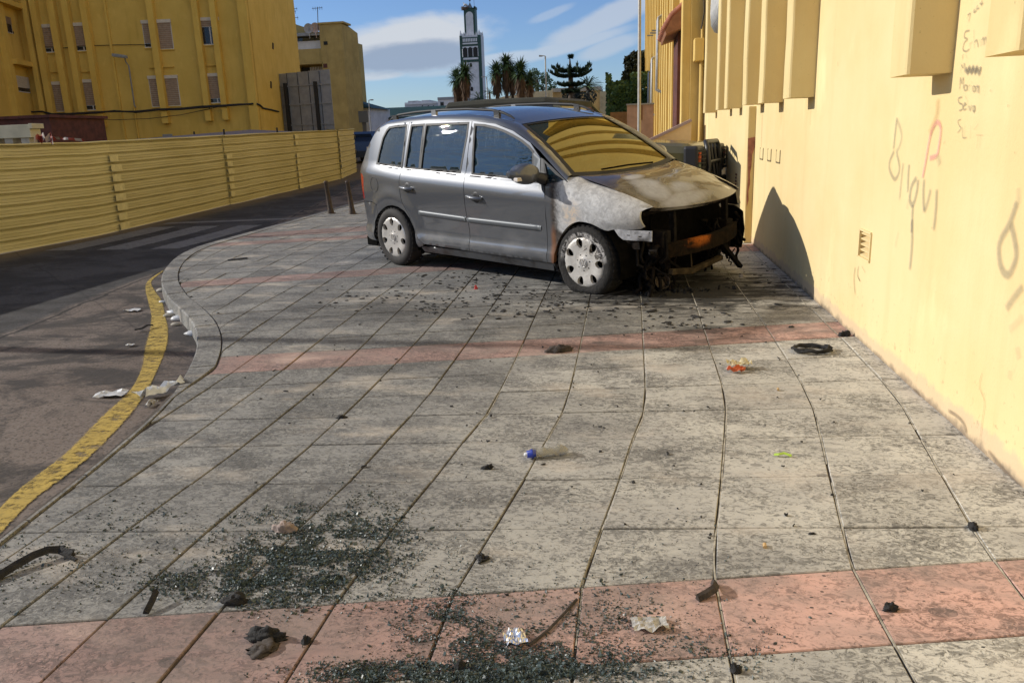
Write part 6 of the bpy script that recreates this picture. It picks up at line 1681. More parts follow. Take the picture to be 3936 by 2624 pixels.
# torn perforated bracket below the fender
mb = MB()
pl = [(2.985, .655), (3.315, .652), (3.312, .568), (3.07, .572), (3.03, .60)]
hl = [[(3.10, .606), (3.13, .606), (3.13, .614), (3.10, .614)], [(3.20, .600), (3.23, .600), (3.23, .608), (3.20, .608)], [(3.285, .632), (3.298, .632), (3.298, .642), (3.285, .642)]]
panel(mb, pl, hl, .05, lambda u, v: cp(u, .845 - .26 * max(0, u - 3.0) ** 1.2, v), 0.006, IN_R)
cpart('bumper_bracket', mb, simple('burnt_zinc', (0.40, 0.40, 0.41), 0.55, 0.3, var=0.3, vscale=30, dirt=(0.09, 0.085, 0.08), dscale=14, damt=0.8), None, 'torn grey perforated bracket')
mb = MB(); panel(mb, [(3.05, .575), (3.20, .560), (3.21, .50), (3.15, .495)], [], .05, lambda u, v: cp(u, .80, v), 0.004, IN_R); cpart('torn_liner', mb, M['char'])
# sooty inner wings and hanging, molten remains
mb = MB(); mb.box((2.72, -.66, .18), (3.04, -.60, .72)); mb.box((2.72, .60, .18), (3.04, .66, .72)); mb.box((2.5, -.60, .16), (3.05, .60, .66)); cpart('engine_bay', mb, M['soot'])
r3 = random.Random(11); mb = MB()
for k in range(34):
    x = r3.uniform(3.05, 3.24); y = r3.uniform(.35, .72); z = r3.uniform(.22, .58); pts = [cp(x, y, z)]
    for q in range(4): x += r3.uniform(-.04, .04); y += r3.uniform(-.05, .05); z -= r3.uniform(.0, .08); pts.append(cp(x, y, max(.06, z)))
    mb.tube(pts, r3.uniform(.006, .02), 6)
for k in range(24):
    x = r3.uniform(3.02, 3.25); y = r3.uniform(-.72, -.3); z = r3.uniform(.2, .6); pts = [cp(x, y, z)]
    for q in range(4): x += r3.uniform(-.04, .04); y += r3.uniform(-.05, .05); z -= r3.uniform(.0, .08); pts.append(cp(x, y, max(.05, z)))
    mb.tube(pts, r3.uniform(.006, .018), 6)
cpart('molten_remains', mb, M['char'], kind='stuff')
mb = MB(); mb.lathe([(.0, 0), (.055, .0), (.06, .05), (.05, .08)], 14, cp(3.20, .62, .45), 'x'); mb.lathe([(.0, 0), (.035, .0), (.04, .05)], 12, cp(3.24, .52, .33), 'x'); cpart('horn', mb, M['char'])
# far bumper corner still hangs in place
mb = MB(); panel(mb, [(3.0, .22), (3.0, .64), (3.12, .64), (3.26, .60), (3.30, .45), (3.22, .25)], [], .04, lambda u, v: cp(u, -(CW(u) + .005 + .02 * sin(v * 9)), v), 0.02, IN_L, flip=True); cpart('bumper_corner', mb, M['char'])
# wiper remains
mb = MB(); mb.tube([ws_pt(.80, .97, .03), ws_pt(.55, .93, .02), ws_pt(.30, .96, .02)], .008, 5); cpart('wiper', mb, M['soot'])
# ------------------------------------------------------------------ background beyond the end of the street
def sbox(mb, x0, y0, x1, y1, Y, dep, zbot=None):
    """box seen between two corners of the zoomed photograph at distance Y"""
    a, b = at_y(*S4(x0, y0), Y), at_y(*S4(x1, y1), Y)
    mb.box((min(a.x, b.x), Y, min(a.z, b.z) if zbot is None else zbot), (max(a.x, b.x), Y + dep, max(a.z, b.z)))
# mosque annex with green ribbed roof
an = thing('mosque_annex', 'white annex with green ribbed roof and arched openings beyond the street end', 'building', at_y(*S4(400, 930), 70))
mb = MB(); sbox(mb, 60, 888, 905, 975, 70, 10, -0.5); part('wall', mb, M['white_wall'], an)
a, b = at_y(*S4(60, 905), 69.4), at_y(*S4(905, 880), 69.4); c_, d_ = at_y(*S4(905, 822), 74), at_y(*S4(60, 855), 74)
mb = MB(); V = [a, b, Vector((b.x, 74, c_.z + .3)), Vector((a.x, 74, d_.z + .3))]; mb.add(V, [(0, 1, 2, 3)]); rf_ = part('roof', mb, M['green_roof'], an)
mb = MB(); nr_ = 70
for k in range(nr_):
    t = (k + .5) / nr_; p = V[0].lerp(V[1], t); q = V[3].lerp(V[2], t); mb.bar(p + UP * .02, q + UP * .02, 0.10, 0.06)
part('roof_ribs', mb, M['green_roof'], rf_, kind='stuff')
for x in (135, 165):
    mb = MB(); p = at_y(*S4(x, 958), 69.95); mb.prism([(p.x + .32 * cos(t), p.z + .32 * sin(t)) for t in [pi * k / 10 for k in range(11)]] + [(p.x - .32, -0.4), (p.x + .32, -0.4)], lambda q, dd: (q[0], 69.97 - dd, q[1]), 0.03); part('arch_opening', mb, M['dark_void'], an, recalc=True)
# hipped green roof of the gate house at the left
gh = thing('gate_house', 'white gate house with a green hipped roof beside the weathered ochre house', 'building', at_y(*S4(160, 900), 64))
mb = MB(); sbox(mb, 60, 815, 238, 975, 64, 6, -.5); part('wall', mb, M['white_wall'], gh)
a, b, c_ = at_y(*S4(40, 818), 63.6), at_y(*S4(245, 814), 63.6), at_y(*S4(100, 742), 66)
mb = MB(); V = [a, b, c_, Vector((a.x, 66, c_.z)), Vector((b.x, 70, b.z))]; mb.add(V, [(0, 1, 2, 3), (1, 4, 2)]); rf_ = part('roof', mb, M['green_roof'], gh)
mb = MB()
for k in range(18):
    t = k / 17; p = a.lerp(b, t); q = c_ if t > .35 else Vector((p.x, 66, c_.z)); mb.bar(p + UP * .03, p.lerp(q, .98) + UP * .03, .08, .06)
part('roof_ribs', mb, M['green_roof'], rf_, kind='stuff')
# grey board on a post and lamp posts
sg = thing('sign_board', 'grey blank sign board on a thick post beside the far ochre house', 'sign', at_y(*S4(190, 960), 46))
mb = MB(); sbox(mb, 150, 838, 226, 922, 46, .08); part('board', mb, simple('sign_grey', (0.14, 0.15, 0.16), 0.6), sg)
mb = MB(); sbox(mb, 180, 922, 212, 985, 46.1, .12, 0); part('post', mb, simple('sign_grey2', (0.12, 0.125, 0.13), 0.6), sg)
def lamp_post(name, label, px, pt, pb, arm, Y, mat, r=.05, group='lamp posts along the street', zb=-0.1):
    p = at_y(*S4(px, pt), Y); th = thing(name, label, 'lamp post', (p.x, Y, zb), group=group)
    q = at_y(*S4(px + (pb - pt) * 0.03, pb), Y)
    mb = MB(); mb.tube([(p.x, Y, zb), (p.x, Y, zb + 1.2), (p.x, Y, p.z)], [r * 1.3, r, r * .8], 8); part('pole', mb, mat, th)
    e = at_y(*S4(px + arm, pt), Y); mb = MB(); mb.bar((p.x, Y, p.z), (e.x, Y, e.z + .05), .05, .05); part('arm', mb, mat, th)
    mb = MB(); mb.obox(((e.x + p.x) / 2 + (e.x - p.x) * .25, Y, p.z + .02), ((e.x - p.x) * .28, 0, 0), (0, .12, 0), (0, 0, .04)); part('lamp_head', mb, mat, th, bevel=.015)
lamp_post('street_lamp', 'thin street lamp beside the green roofed gate house', 230, 757, 975, 32, 58, M['grey_paint'], .04)
lamp_post('street_lamp', 'street lamp right beside the minaret and palms', 1118, 582, 765, -36, 75, M['steel'], .06)
lamp_post('street_lamp', 'tall street lamp between the yuccas and the layered pine', 1560, 424, 765, -46, 60, M['steel'], .06)
# tall pole in front of the tiled wall
pl = thing('lamp_pole', 'tall slim grey lamp pole before the pink tiled wall, running out of the picture', 'pole', (0.385, 27, 0))
mb = MB(); mb.tube([(0.39, 27, 0), (0.39, 27, 2.2), (0.38, 27, 9)], [.062, .058, .045], 10); part('pole', mb, M['steel'], pl)
mb = MB(); mb.box((0.375, 26.93, 0.3), (.405, 26.94, .7)); part('hatch', mb, M['grey_paint'], pl)
mb = MB(); mb.bar((.38, 27, 8.95), (-1.0, 27, 9.15), .07, .06); part('arm', mb, M['steel'], pl)

# distant white and grey houses
fh = thing('distant_house', 'pale grey flat-roofed house far off left of the minaret', 'building', at_y(*S4(620, 830), 150))
mb = MB(); sbox(mb, 500, 778, 742, 840, 150, 14, -1); part('wall', mb, M['grey_wall'], fh)
for x0, x1, y in ((525, 600, 762), (628, 688, 757), (560, 580, 768)):
    mb = MB(); sbox(mb, x0, y, x1, 779, 153, 6); part('roof_hut', mb, M['grey_wall'], fh)
for x in (630, 675, 712): mb = MB(); sbox(mb, x, 795, x + 9, 812, 149.9, .2); part('window', mb, M['dark_void'], fh)
mb = MB(); sbox(mb, 500, 775, 742, 780, 149.8, 1); part('parapet', mb, M['white_wall'], fh)
fh = thing('white_house', 'white flat-roofed house with a dark roof edge left of the yucca', 'building', at_y(*S4(815, 830), 85))
mb = MB(); sbox(mb, 750, 745, 905, 840, 85, 8, -1); part('wall', mb, M['white_wall'], fh)
mb = MB(); sbox(mb, 747, 735, 908, 747, 84.9, 8.2); part('roof_edge', mb, M['grey_paint'], fh)
mb = MB(); sbox(mb, 766, 768, 798, 810, 84.95, .2); wn = part('window', mb, M['grey_paint'], fh)
mb = MB(); sbox(mb, 770, 772, 794, 806, 84.93, .1); part('pane', mb, M['win_glass'], wn)
# cream house with low walls behind the yuccas and the pine
fh = thing('cream_house', 'low cream house with sloping walls behind the palms', 'building', at_y(*S4(1500, 740), 78))
mb = MB(); pts = [(1160, 775), (1160, 765), (1182, 745), (1250, 728), (1340, 716), (1460, 694), (1612, 680), (1612, 800), (1160, 800)]
P = [at_y(*S4(*q), 78) for q in pts]; mb.prism([(p.x, p.z) for p in P], lambda q, dd: (q[0], 78 + dd, q[1]), 4); part('wall', mb, M['cream_wall'], fh, recalc=True)
mb = MB(); sbox(mb, 1612, 676, 1975, 800, 79, 6, -1); part('wall', mb, simple('ochre_render', (0.47, 0.34, 0.16), .85, var=.15, vscale=1, dirt=(.2, .13, .06), dscale=1.2), fh)
mb = MB(); sbox(mb, 1605, 668, 1980, 680, 78.8, 6.4); part('roof_edge', mb, M['concrete'], fh)
for x in (1360, 1460): mb = MB(); sbox(mb, x, 685, x + 6, 712, 78.5, .2); part('chimney', mb, M['cream_wall'], fh)
mb = MB(); sbox(mb, 1970, 690, 2050, 900, 74, 5, -1); part('gate_wall', mb, M['cream_wall'], fh)

# ---- minaret
mi = thing('minaret', 'white square minaret with green tiled edges, arcade and battlements', 'tower', at_y(*M8(430, 1500), 120))
mY = 120.0
pL, pR = at_y(*M8(243, 520), mY), at_y(*M8(535, 520), mY)
x0, x1 = -24.0, -20.98; zt = pL.z; Wm = x1 - x0; cxm = (x0 + x1) / 2
mb = MB(); mb.box((x0, mY, -1), (x1, mY + Wm, zt)); part('shaft', mb, M['white_wall'], mi)
def mbox(mb, u0, u1, z0, z1, o0=0.0, o1=0.08): mb.box((x0 + Wm * u0, mY - o1, z0), (x0 + Wm * u1, mY - o0, z1))
def mz(y): return at_y(*M8(430, y), mY).z
for u0, u1 in ((0, .12), (.88, 1)):
    mb = MB(); mbox(mb, u0, u1, -1, zt); part('green_edge', mb, M['green_tile'], mi)
mb = MB(); mb.box((x1, mY - .02, -1), (x1 + .06, mY + Wm * .14, zt)); part('green_edge', mb, M['green_tile'], mi)
for ya, yb in ((535, 552), (600, 612), (638, 662), (822, 828), (858, 893)):
    mb = MB(); mbox(mb, .12, .88, mz(yb), mz(ya)); part('green_band', mb, M['green_tile'], mi)
mb = MB(); mbox(mb, .12, .88, mz(822), mz(690), 0, .04); part('arcade_field', mb, M['green_tile'], mi)
for k in range(9):
    mb = MB(); u = .14 + .72 * (k + .5) / 9 ; mbox(mb, u - .028, u + .028, mz(600), mz(552), .0, .09); part('niche', mb, M['white_wall'], mi)
mb = MB(); mbox(mb, .12, .88, mz(600), mz(552), .0, .05); part('niche_field', mb, M['green_tile'], mi)
for k in range(3):
    u = .25 + .25 * k; cx = x0 + Wm * u; z0, zs_, = mz(815), mz(715); r_ = .30
    mb = MB(); mb.prism([(cx + r_ * cos(t), zs_ + .36 * sin(t)) for t in [pi * q / 10 for q in range(11)]] + [(cx - r_, z0), (cx + r_, z0)], lambda q, dd: (q[0], mY - .05 - dd, q[1]), .04); part('arch', mb, simple('arch_shadow', (.025, .022, .02), .8), mi, recalc=True)
for k in range(4):
    u = .125 + .25 * k; mb = MB(); mb.tube([(x0 + Wm * u, mY - .10, mz(818)), (x0 + Wm * u, mY - .10, mz(700))], .05, 6); part('column', mb, M['white_wall'], mi)
mb = MB(); mbox(mb, .12, .88, mz(692), mz(668), 0, .07); part('white_band', mb, M['white_wall'], mi)
for ya, yb in ((614, 636), (829, 857)):
    mb = MB(); mbox(mb, .14, .86, mz(yb), mz(ya), 0, .10); part('white_band', mb, M['white_wall'], mi, bevel=.03)
for (x, y, w_, h_) in ((425, 1275, 34, 60), (410, 935, 34, 50)):
    p = at_y(*M8(x, y), mY); ww = w_ / 3.733 / PF * mY / 2; hh = h_ / 3.733 / PF * mY / 2
    mb = MB(); mb.prism([(p.x + ww * cos(t), p.z + hh * .3 + ww * sin(t)) for t in [pi * q / 8 for q in range(9)]] + [(p.x - ww, p.z - hh), (p.x + ww, p.z - hh)], lambda q, dd: (q[0], mY - .01 - dd, q[1]), .04); part('window', mb, M['dark_void'], mi, recalc=True)
for side in range(4):
    for k in range(8):
        u = (k + .5) / 8 * Wm; s_ = .12
        px_, py_ = ((x0 + u, mY + .1), (x1 - .1, mY + u), (x0 + u, mY + Wm - .1), (x0 + .1, mY + u))[side]
        mb = MB(); mb.add([(px_ - s_, py_ - s_, zt), (px_ + s_, py_ - s_, zt), (px_ + s_, py_ + s_, zt), (px_ - s_, py_ + s_, zt), (px_, py_, zt + .55 + (.25 if k in (0, 7) else 0))], [(0, 1, 4), (1, 2, 4), (2, 3, 4), (3, 0, 4), (3, 2, 1, 0)]); part('battlement', mb, M['white_wall'], mi)
ux0, ux1 = at_y(*M8(300, 520), mY + .7).x, at_y(*M8(463, 520), mY + .7).x; ux0 = -23.35; ux1 = -21.72; uz = mz(115); uw = ux1 - ux0
mb = MB(); mb.box((ux0, mY + .7, zt), (ux1, mY + .7 + uw, uz)); part('lantern', mb, M['green_tile'], mi)
mb = MB(); cx = (ux0 + ux1) / 2; hw = uw * .33; zs_ = mz(215)
mb.prism([(cx + hw * cos(t), zs_ + hw * sin(t)) for t in [pi * q / 12 for q in range(13)]] + [(cx - hw, zt), (cx + hw, zt)], lambda q, dd: (q[0], mY + .69 - dd, q[1]), .05); part('lantern_panel', mb, M['white_wall'], mi, recalc=True)
mb = MB(); mb.add([(cx - .42, mY + 1.1, uz), (cx + .42, mY + 1.1, uz), (cx + .42, mY + 1.9, uz), (cx - .42, mY + 1.9, uz), (cx, mY + 1.5, uz + 1.0)], [(0, 1, 4), (1, 2, 4), (2, 3, 4), (3, 0, 4)]); mb.tube([(cx, mY + 1.5, uz + .9), (cx, mY + 1.5, uz + 1.9)], .04, 6); mb.lathe([(0, -.16), (.12, -.1), (.16, 0), (.12, .1), (0, .16)], 10, (cx, mY + 1.5, uz + 1.25), 'z'); mb.lathe([(0, -.12), (.1, 0), (0, .12)], 10, (cx, mY + 1.5, uz + 1.6), 'z'); part('spire', mb, simple('spire_slate', (.10, .13, .17), .5), mi)
mb = MB(); mb.tube([(ux1 - .1, mY + 1, uz), (ux1 - .12, mY + 1, uz + 2.2)], .025, 5); part('lightning_rod', mb, M['wire'], mi)
mb = MB(); mb.box((ux0 - .08, mY + .62, uz), (ux1 + .08, mY + .9, uz + .12)); mb.box((ux1 - .12, mY + .62, uz), (ux1 + .08, mY + 2.3, uz + .3)); part('lantern_cornice', mb, M['green_tile'], mi)
ns = thing('stork_nest', 'twig nest on the left edge of the minaret top', 'nest', (ux0 + .1, mY + .9, uz))
r4 = random.Random(3); mb = MB()
for k in range(110):
    a = r4.uniform(0, 2 * pi); r_ = r4.uniform(.1, .55); z = uz + r4.uniform(-.15, .35); c0 = Vector((ux0 + .15 + r_ * cos(a), mY + .9 + r_ * sin(a), z)); dd_ = Vector((-sin(a), cos(a), r4.uniform(-.4, .3))) * r4.uniform(.2, .45)
    mb.tube([c0 - dd_, c0 + dd_], .02, 4)
part('twigs', mb, simple('nest_twigs', (.16, .11, .075), .9, var=.3), ns, kind='stuff')
st = MB(); q = Vector((ux0 + .1, mY + .9, uz + .30))
st.tube([q + Vector((-.10, 0, .18)), q + Vector((.02, 0, .30)), q + Vector((.20, 0, .32)), q + Vector((.42, 0, .22)), q + Vector((.58, 0, .14))], [.03, .13, .16, .10, .03], 8); st.tube([q + Vector((-.02, 0, .30)), q + Vector((-.08, 0, .50)), q + Vector((-.05, 0, .62))], [.07, .045, .05], 7); st.tube([q + Vector((-.05, 0, .62)), q + Vector((-.28, 0, .56))], [.03, .006], 6); st.tube([q + Vector((.18, .03, .22)), q + Vector((.18, .03, .0))], .015, 5); st.tube([q + Vector((.24, -.03, .22)), q + Vector((.24, -.03, .0))], .015, 5)
solo('stork', st, simple('stork_white', (.62, .60, .57), .8), 'white stork standing in the nest on the minaret', 'bird')

# ---- vegetation
def blade(mb, base, tip, w_, droop=0.0, mi_=0):
    base, tip = Vector(base), Vector(tip); d_ = tip - base; sd = d_.cross(UP)
    if sd.length < 1e-4: sd = Vector((1, 0, 0))
    sd.normalize(); mid = base.lerp(tip, .45) + UP * droop * d_.length * .25; tip = tip - UP * droop * d_.length * .4
    mb.add([base - sd * w_ * .4, base + sd * w_ * .4, mid + sd * w_ * .5, mid - sd * w_ * .5, tip], [(0, 1, 2, 3), (3, 2, 4)], mi_)
def yucca(label, heads, base, Y, seed):
    rr = random.Random(seed); b = at_y(*S4(*base), Y); b.z = 0
    t_ = thing('yucca', label, 'tree', b, group='yuccas beyond the parked cars')
    for (x, y, rad, skirt) in heads:
        c0 = at_y(*S4(x, y), Y); R_ = 1.22 * rad / 1.96 / PF * Y; c0.y += rr.uniform(-.5, .5)
        mb = MB(); mb.tube([(b.x + (c0.x - b.x) * .5, c0.y, 0), (c0.x, c0.y, c0.z * .6), c0], [R_ * .22, R_ * .16, R_ * .12], 7); part('trunk', mb, M['bark'], t_)
        mb = MB()
        for k in range(230):
            th = rr.uniform(0, 2 * pi); ph = math.asin(rr.uniform(-.75, 1.0)); L_ = R_ * rr.uniform(.8, 1.12)
            d_ = Vector((cos(th) * cos(ph), sin(th) * cos(ph), sin(ph))); o = c0 + d_ * R_ * .08 + UP * rr.uniform(-.35, .1) * R_
            blade(mb, o, o + d_ * L_, R_ * .10, rr.uniform(0, .5))
        part('crown', mb, M['yucca'], t_)
        mb = MB(); sk = skirt / 1.96 / PF * Y
        for k in range(240):
            th = rr.uniform(0, 2 * pi); h = rr.uniform(.15, 1.0); r_ = R_ * rr.uniform(.35, .85) * (1 - .45 * h); o = c0 + Vector((cos(th) * r_ * .45, sin(th) * r_ * .45, -sk * h * .8)); L_ = R_ * rr.uniform(.6, .95)
            blade(mb, o, o + Vector((cos(th) * .30 * L_, sin(th) * .30 * L_, -L_ * .95)), R_ * .12, -.1)
        part('dead_leaf_skirt', mb, M['dead_leaf'], t_)
yucca('bushy yucca with hanging dead leaves before the minaret', [(962, 545, 72, 190), (885, 580, 76, 170)], (925, 800), 56, 1)
yucca('twin-headed yucca with a spiky head highest of all', [(1255, 470, 72, 200), (1185, 530, 76, 150)], (1240, 790), 60, 2)
yucca('slim yucca with a dark hanging skirt between two larger ones', [(1312, 545, 58, 160)], (1290, 790), 61, 3)
yucca('broad dark yucca nearest the cream house wall', [(1375, 530, 78, 180), (1432, 590, 66, 120)], (1390, 790), 58, 4)
def frond_palm(name, label, x, y, rad, Y, seed, n_=34, mat='palm', upb=.35, group=None):
    rr = random.Random(seed); c0 = at_y(*S4(x, y), Y); R_ = rad / 1.96 / PF * Y
    t_ = thing(name, label, 'palm', (c0.x, Y, 0), group=group)
    mb = MB(); mb.tube([(c0.x, Y, 0), (c0.x, Y, c0.z)], [R_ * .16, R_ * .12], 8); part('trunk', mb, M['bark'], t_)
    mb = MB()
    for k in range(n_):
        th = rr.uniform(0, 2 * pi); el_ = rr.uniform(-.1, 1.25); L_ = R_ * rr.uniform(.85, 1.15); pv = None; m_ = 9
        for q in range(m_):
            s_ = q / (m_ - 1); p = c0 + Vector((cos(th) * cos(el_), sin(th) * cos(el_), sin(el_))) * L_ * s_ - UP * L_ * .45 * s_ * s_ * (1 - upb * .5)
            if pv is not None:
                dd_ = (p - pv); sd = dd_.cross(UP)
                if sd.length > 1e-6:
                    sd.normalize(); ll = L_ * .17 * (1.05 - s_)
                    for sg_ in (-1, 1):
                        blade(mb, pv, pv + dd_ * .9 + sd * sg_ * ll - UP * ll * .25, R_ * .035); blade(mb, pv + dd_ * .5, pv + dd_ * 1.4 + sd * sg_ * ll - UP * ll * .3, R_ * .035)
                mb.bar(pv, p, R_ * .02, R_ * .02)
            pv = p
    part('crown', mb, M[mat], t_)
frond_palm('date_palm', 'date palm with arching fronds right of the layered pine', 1880, 650, 118, 72, 5, 46)
frond_palm('fan_palm', 'small palm with stiff fronds at the foot of the minaret', 1060, 745, 92, 64, 6, 26)
frond_palm('feather_palm', 'feathery palm between minaret and lamp post', 1140, 700, 62, 80, 7, 34, 'bush')
# layered pine
nf = thing('layered_pine', 'layered pine with flat upswept tiers of branches and a thin top whorl', 'tree', at_y(*S4(1765, 760), 66))
c0 = at_y(*S4(1752, 600), 66); R_ = lambda px_: px_ / 1.96 / PF * 66
top = at_y(*S4(1744, 430), 66)
mb = MB(); mb.tube([(c0.x, 66, 0), (c0.x, 66, c0.z), (top.x, 66, top.z)], [.28, .2, .03], 7); part('trunk', mb, M['bark'], nf)
rr = random.Random(9)
for (y, r_, up_, n_) in ((570, 165, .22, 11), (532, 160, .20, 11), (640, 95, .1, 9), (438, 16, .2, 3), (690, 70, .0, 6)):
    cz = at_y(*S4(1752, y), 66); mb = MB()
    for k in range(n_):
        th = 2 * pi * (k + rr.uniform(-.2, .2)) / n_; L_ = R_(r_) * rr.uniform(.82, 1.05); pv = None
        for q in range(15):
            s_ = q / 14; p = Vector((cz.x + cos(th) * L_ * s_, 66 + sin(th) * L_ * s_, cz.z - .12 * L_ * sin(pi * s_ * .9) + up_ * L_ * s_ * s_))
            if pv is not None:
                mb.bar(pv, p, .05, .05)
                for j in range(9):
                    sd = Vector((-sin(th), cos(th), 0)) * rr.choice((-1, 1)); o = pv.lerp(p, rr.random())
                    blade(mb, o, o + sd * rr.uniform(.15, .38) * (1.1 - s_ * .6) + (p - pv) * .5 + UP * rr.uniform(-.08, .34), .10)
            pv = p
    part('branch_tier', mb, M['conifer'], nf)
def leaf_blob(mb, c, rad, n_, size, rr, squash=(1, 1, 1)):
    for k in range(n_):
        v = Vector((rr.gauss(0, 1), rr.gauss(0, 1), rr.gauss(0, 1))).normalized() * rr.uniform(.55, 1.0) ** .5
        v *= 1 + .25 * noise.noise((v.x * 2.3 + c[0], v.y * 2.3, v.z * 2.3 + c[2]))
        p = Vector(c) + Vector((v.x * rad * squash[0], v.y * rad * squash[1], v.z * rad * squash[2]))
        a = Vector((rr.gauss(0, 1), rr.gauss(0, 1), rr.gauss(0, 1))).normalized(); b_ = a.orthogonal().normalized(); s_ = size * rr.uniform(.6, 1.3)
        mb.add([p - a * s_ - b_ * s_ * .5, p + a * s_ * .2 - b_ * s_ * .6, p + a * s_, p + a * s_ * .1 + b_ * s_ * .6], [(0, 1, 2, 3)])
def crown_tree(name, label, blobs, Y, mat, size, seed, n_=350, cat='tree', sq=(1, 1, 1.1)):
    rr = random.Random(seed); p = at_y(*S4(*blobs[0][:2]), Y); t_ = thing(name, label, cat, (p.x, Y, 0))
    mb = MB(); mb.tube([(p.x, Y, 0), (p.x, Y, p.z)], [.25, .12], 7)
    for (x, y, r_) in blobs:
        c = at_y(*S4(x, y), Y); mb.tube([(p.x, Y, p.z * .5), c], [.1, .03], 5)
    part('trunk', mb, M['bark'], t_)
    mb = MB()
    for (x, y, r_) in blobs:
        c = at_y(*S4(x, y), Y + rr.uniform(-.8, .8)); leaf_blob(mb, c, r_ / 1.96 / PF * Y, n_, size, rr, sq)
    part('crown', mb, M[mat], t_)
crown_tree('cypress', 'tall dark cypress behind the clipped hedge', [(2215, 520, 55), (2195, 470, 40), (2185, 580, 48), (2240, 440, 45), (2270, 480, 55), (2290, 430, 42), (2260, 560, 60), (2300, 530, 60), (2215, 435, 22), (2300, 600, 55), (2180, 610, 40)], 52, 'dark_tree', .11, 21, 420)
crown_tree('bushy_tree', 'pale green airy tree behind the yuccas', [(1500, 600, 55), (1545, 640, 60), (1600, 650, 45), (1480, 560, 35), (1560, 590, 40), (1460, 660, 50), (1620, 690, 35), (1500, 680, 45)], 86, 'bush', .13, 22, 160)
crown_tree('shrub', 'dark shrub in front of the ochre wall under the layered pine', [(1770, 700, 50), (1720, 720, 35), (1830, 735, 40), (1900, 730, 45), (1780, 740, 40)], 70, 'dark_tree', .10, 23, 200, 'shrub')
hd = thing('hedge', 'tall clipped ivy hedge left of the tiled wall', 'hedge', at_y(*S4(2180, 830), 44))
rr = random.Random(31); mb = MB(); a, b = at_y(*S4(2030, 650), 44), at_y(*S4(2345, 800), 44)
mb.box((a.x + .25, 44.2, 0), (b.x + .6, 46, a.z - .25)); part('stems', mb, M['dark_tree'], hd)
mb = MB()
for k in range(5200):
    f_ = rr.random(); x = rr.uniform(a.x, b.x + .6); z = rr.uniform(0.8, a.z + .12 * noise.noise((x * 1.3, 1, 2)) + (.5 if x > a.x + 1.2 else 0)); y = 44 + .25 * noise.noise((x * 1.5, z * 1.5, 3)) + rr.uniform(-.1, .1)
    if rr.random() < .25: z = a.z + rr.uniform(-.2, .25) + (.4 if x > a.x + 1.2 else 0); y = 44 + rr.uniform(0, 2)
    if rr.random() < .12: x = a.x + rr.uniform(-.1, .15); y = 44 + rr.uniform(0, 2)
    n0 = Vector((rr.gauss(0, .6), -1, rr.gauss(.3, .6))).normalized(); u_ = n0.orthogonal().normalized(); v_ = n0.cross(u_); s_ = rr.uniform(.05, .1)
    mb.add([Vector((x, y, z)) + u_ * s_, Vector((x, y, z)) + v_ * s_ * .8, Vector((x, y, z)) - u_ * s_, Vector((x, y, z)) - v_ * s_ * .8], [(0, 1, 2, 3)])
part('foliage', mb, M['ivy'], hd)
ow = thing('garden_wall', 'low orange garden wall under the hedge', 'wall', at_y(*S4(2110, 860), 42))
mb = MB(); sbox(mb, 2050, 848, 2240, 872, 42, .3); mb.box((at_y(*S4(2050, 860), 42).x, 42.02, 0), (at_y(*S4(2240, 860), 42).x, 42.28, at_y(*S4(2100, 871), 42).z)); part('wall', mb, simple('orange_wall', (.42, .20, .06), .8, var=.2), ow)

# small blue car parked far down the road
bc = thing('parked_car', 'small dark blue hatchback far down the road beyond the hoarding', 'car', (-12.75, 39.5, zroad(-12, 39.5)))
z0 = zroad(-12, 39.5); mb = MB()
sec = [(-1.9, .55, .62, .80), (-1.75, .85, .74, .84), (-.9, .92, .80, .86), (-.45, 1.38, .60, .86), (.6, 1.45, .58, .86), (1.3, 1.05, .66, .86), (1.75, .98, .72, .84), (1.9, .55, .66, .8)]
cpx, cpy = -12.75, 39.5
V = []
for (yy_, h_, wt, wb) in sec:
    for x_, z_ in ((-wb, .25), (-wb * 1.0, min(h_, .75)), (-wt, h_), (wt, h_), (wb, min(h_, .75)), (wb, .25)): V.append((cpx + x_, cpy - yy_ * 1.0, z0 + z_))
F = [(i * 6 + k, i * 6 + (k + 1) % 6, (i + 1) * 6 + (k + 1) % 6, (i + 1) * 6 + k) for i in range(len(sec) - 1) for k in range(6)] + [(5, 4, 3, 2, 1, 0), tuple(range(42, 48))]
mb.add(V, F); part('body', mb, simple('dark_blue_paint', (.015, .03, .07), .3, coat=.8), bc, recalc=True)
mb = MB(); mb.add([(cpx - .54, cpy + .85 - .0, z0 + .94), (cpx + .54, cpy + .85, z0 + .94), (cpx + .5, cpy + .52, z0 + 1.34), (cpx - .5, cpy + .52, z0 + 1.34)], [(0, 1, 2, 3)])
mb.v = [p + Vector((0, -1.72 + .0, 0)) for p in mb.v]; part('windscreen', mb, M['win_glass'], bc)
for sx in (-1, 1):
    for sy in (-1.15, 1.2):
        mb = MB(); mb.lathe([(0, -.1), (.29, -.1), (.3, .1), (0, .1)], 16, (cpx + sx * .76, cpy + sy, z0 + .3), 'x'); part('wheel', mb, M['tyre'], bc)
    mb = MB(); mb.obox((cpx + sx * .6, cpy - 1.86, z0 + .66), (.14, 0, 0), (0, .05, 0), (0, 0, .07)); part('headlight', mb, M['lamp_white'], bc)
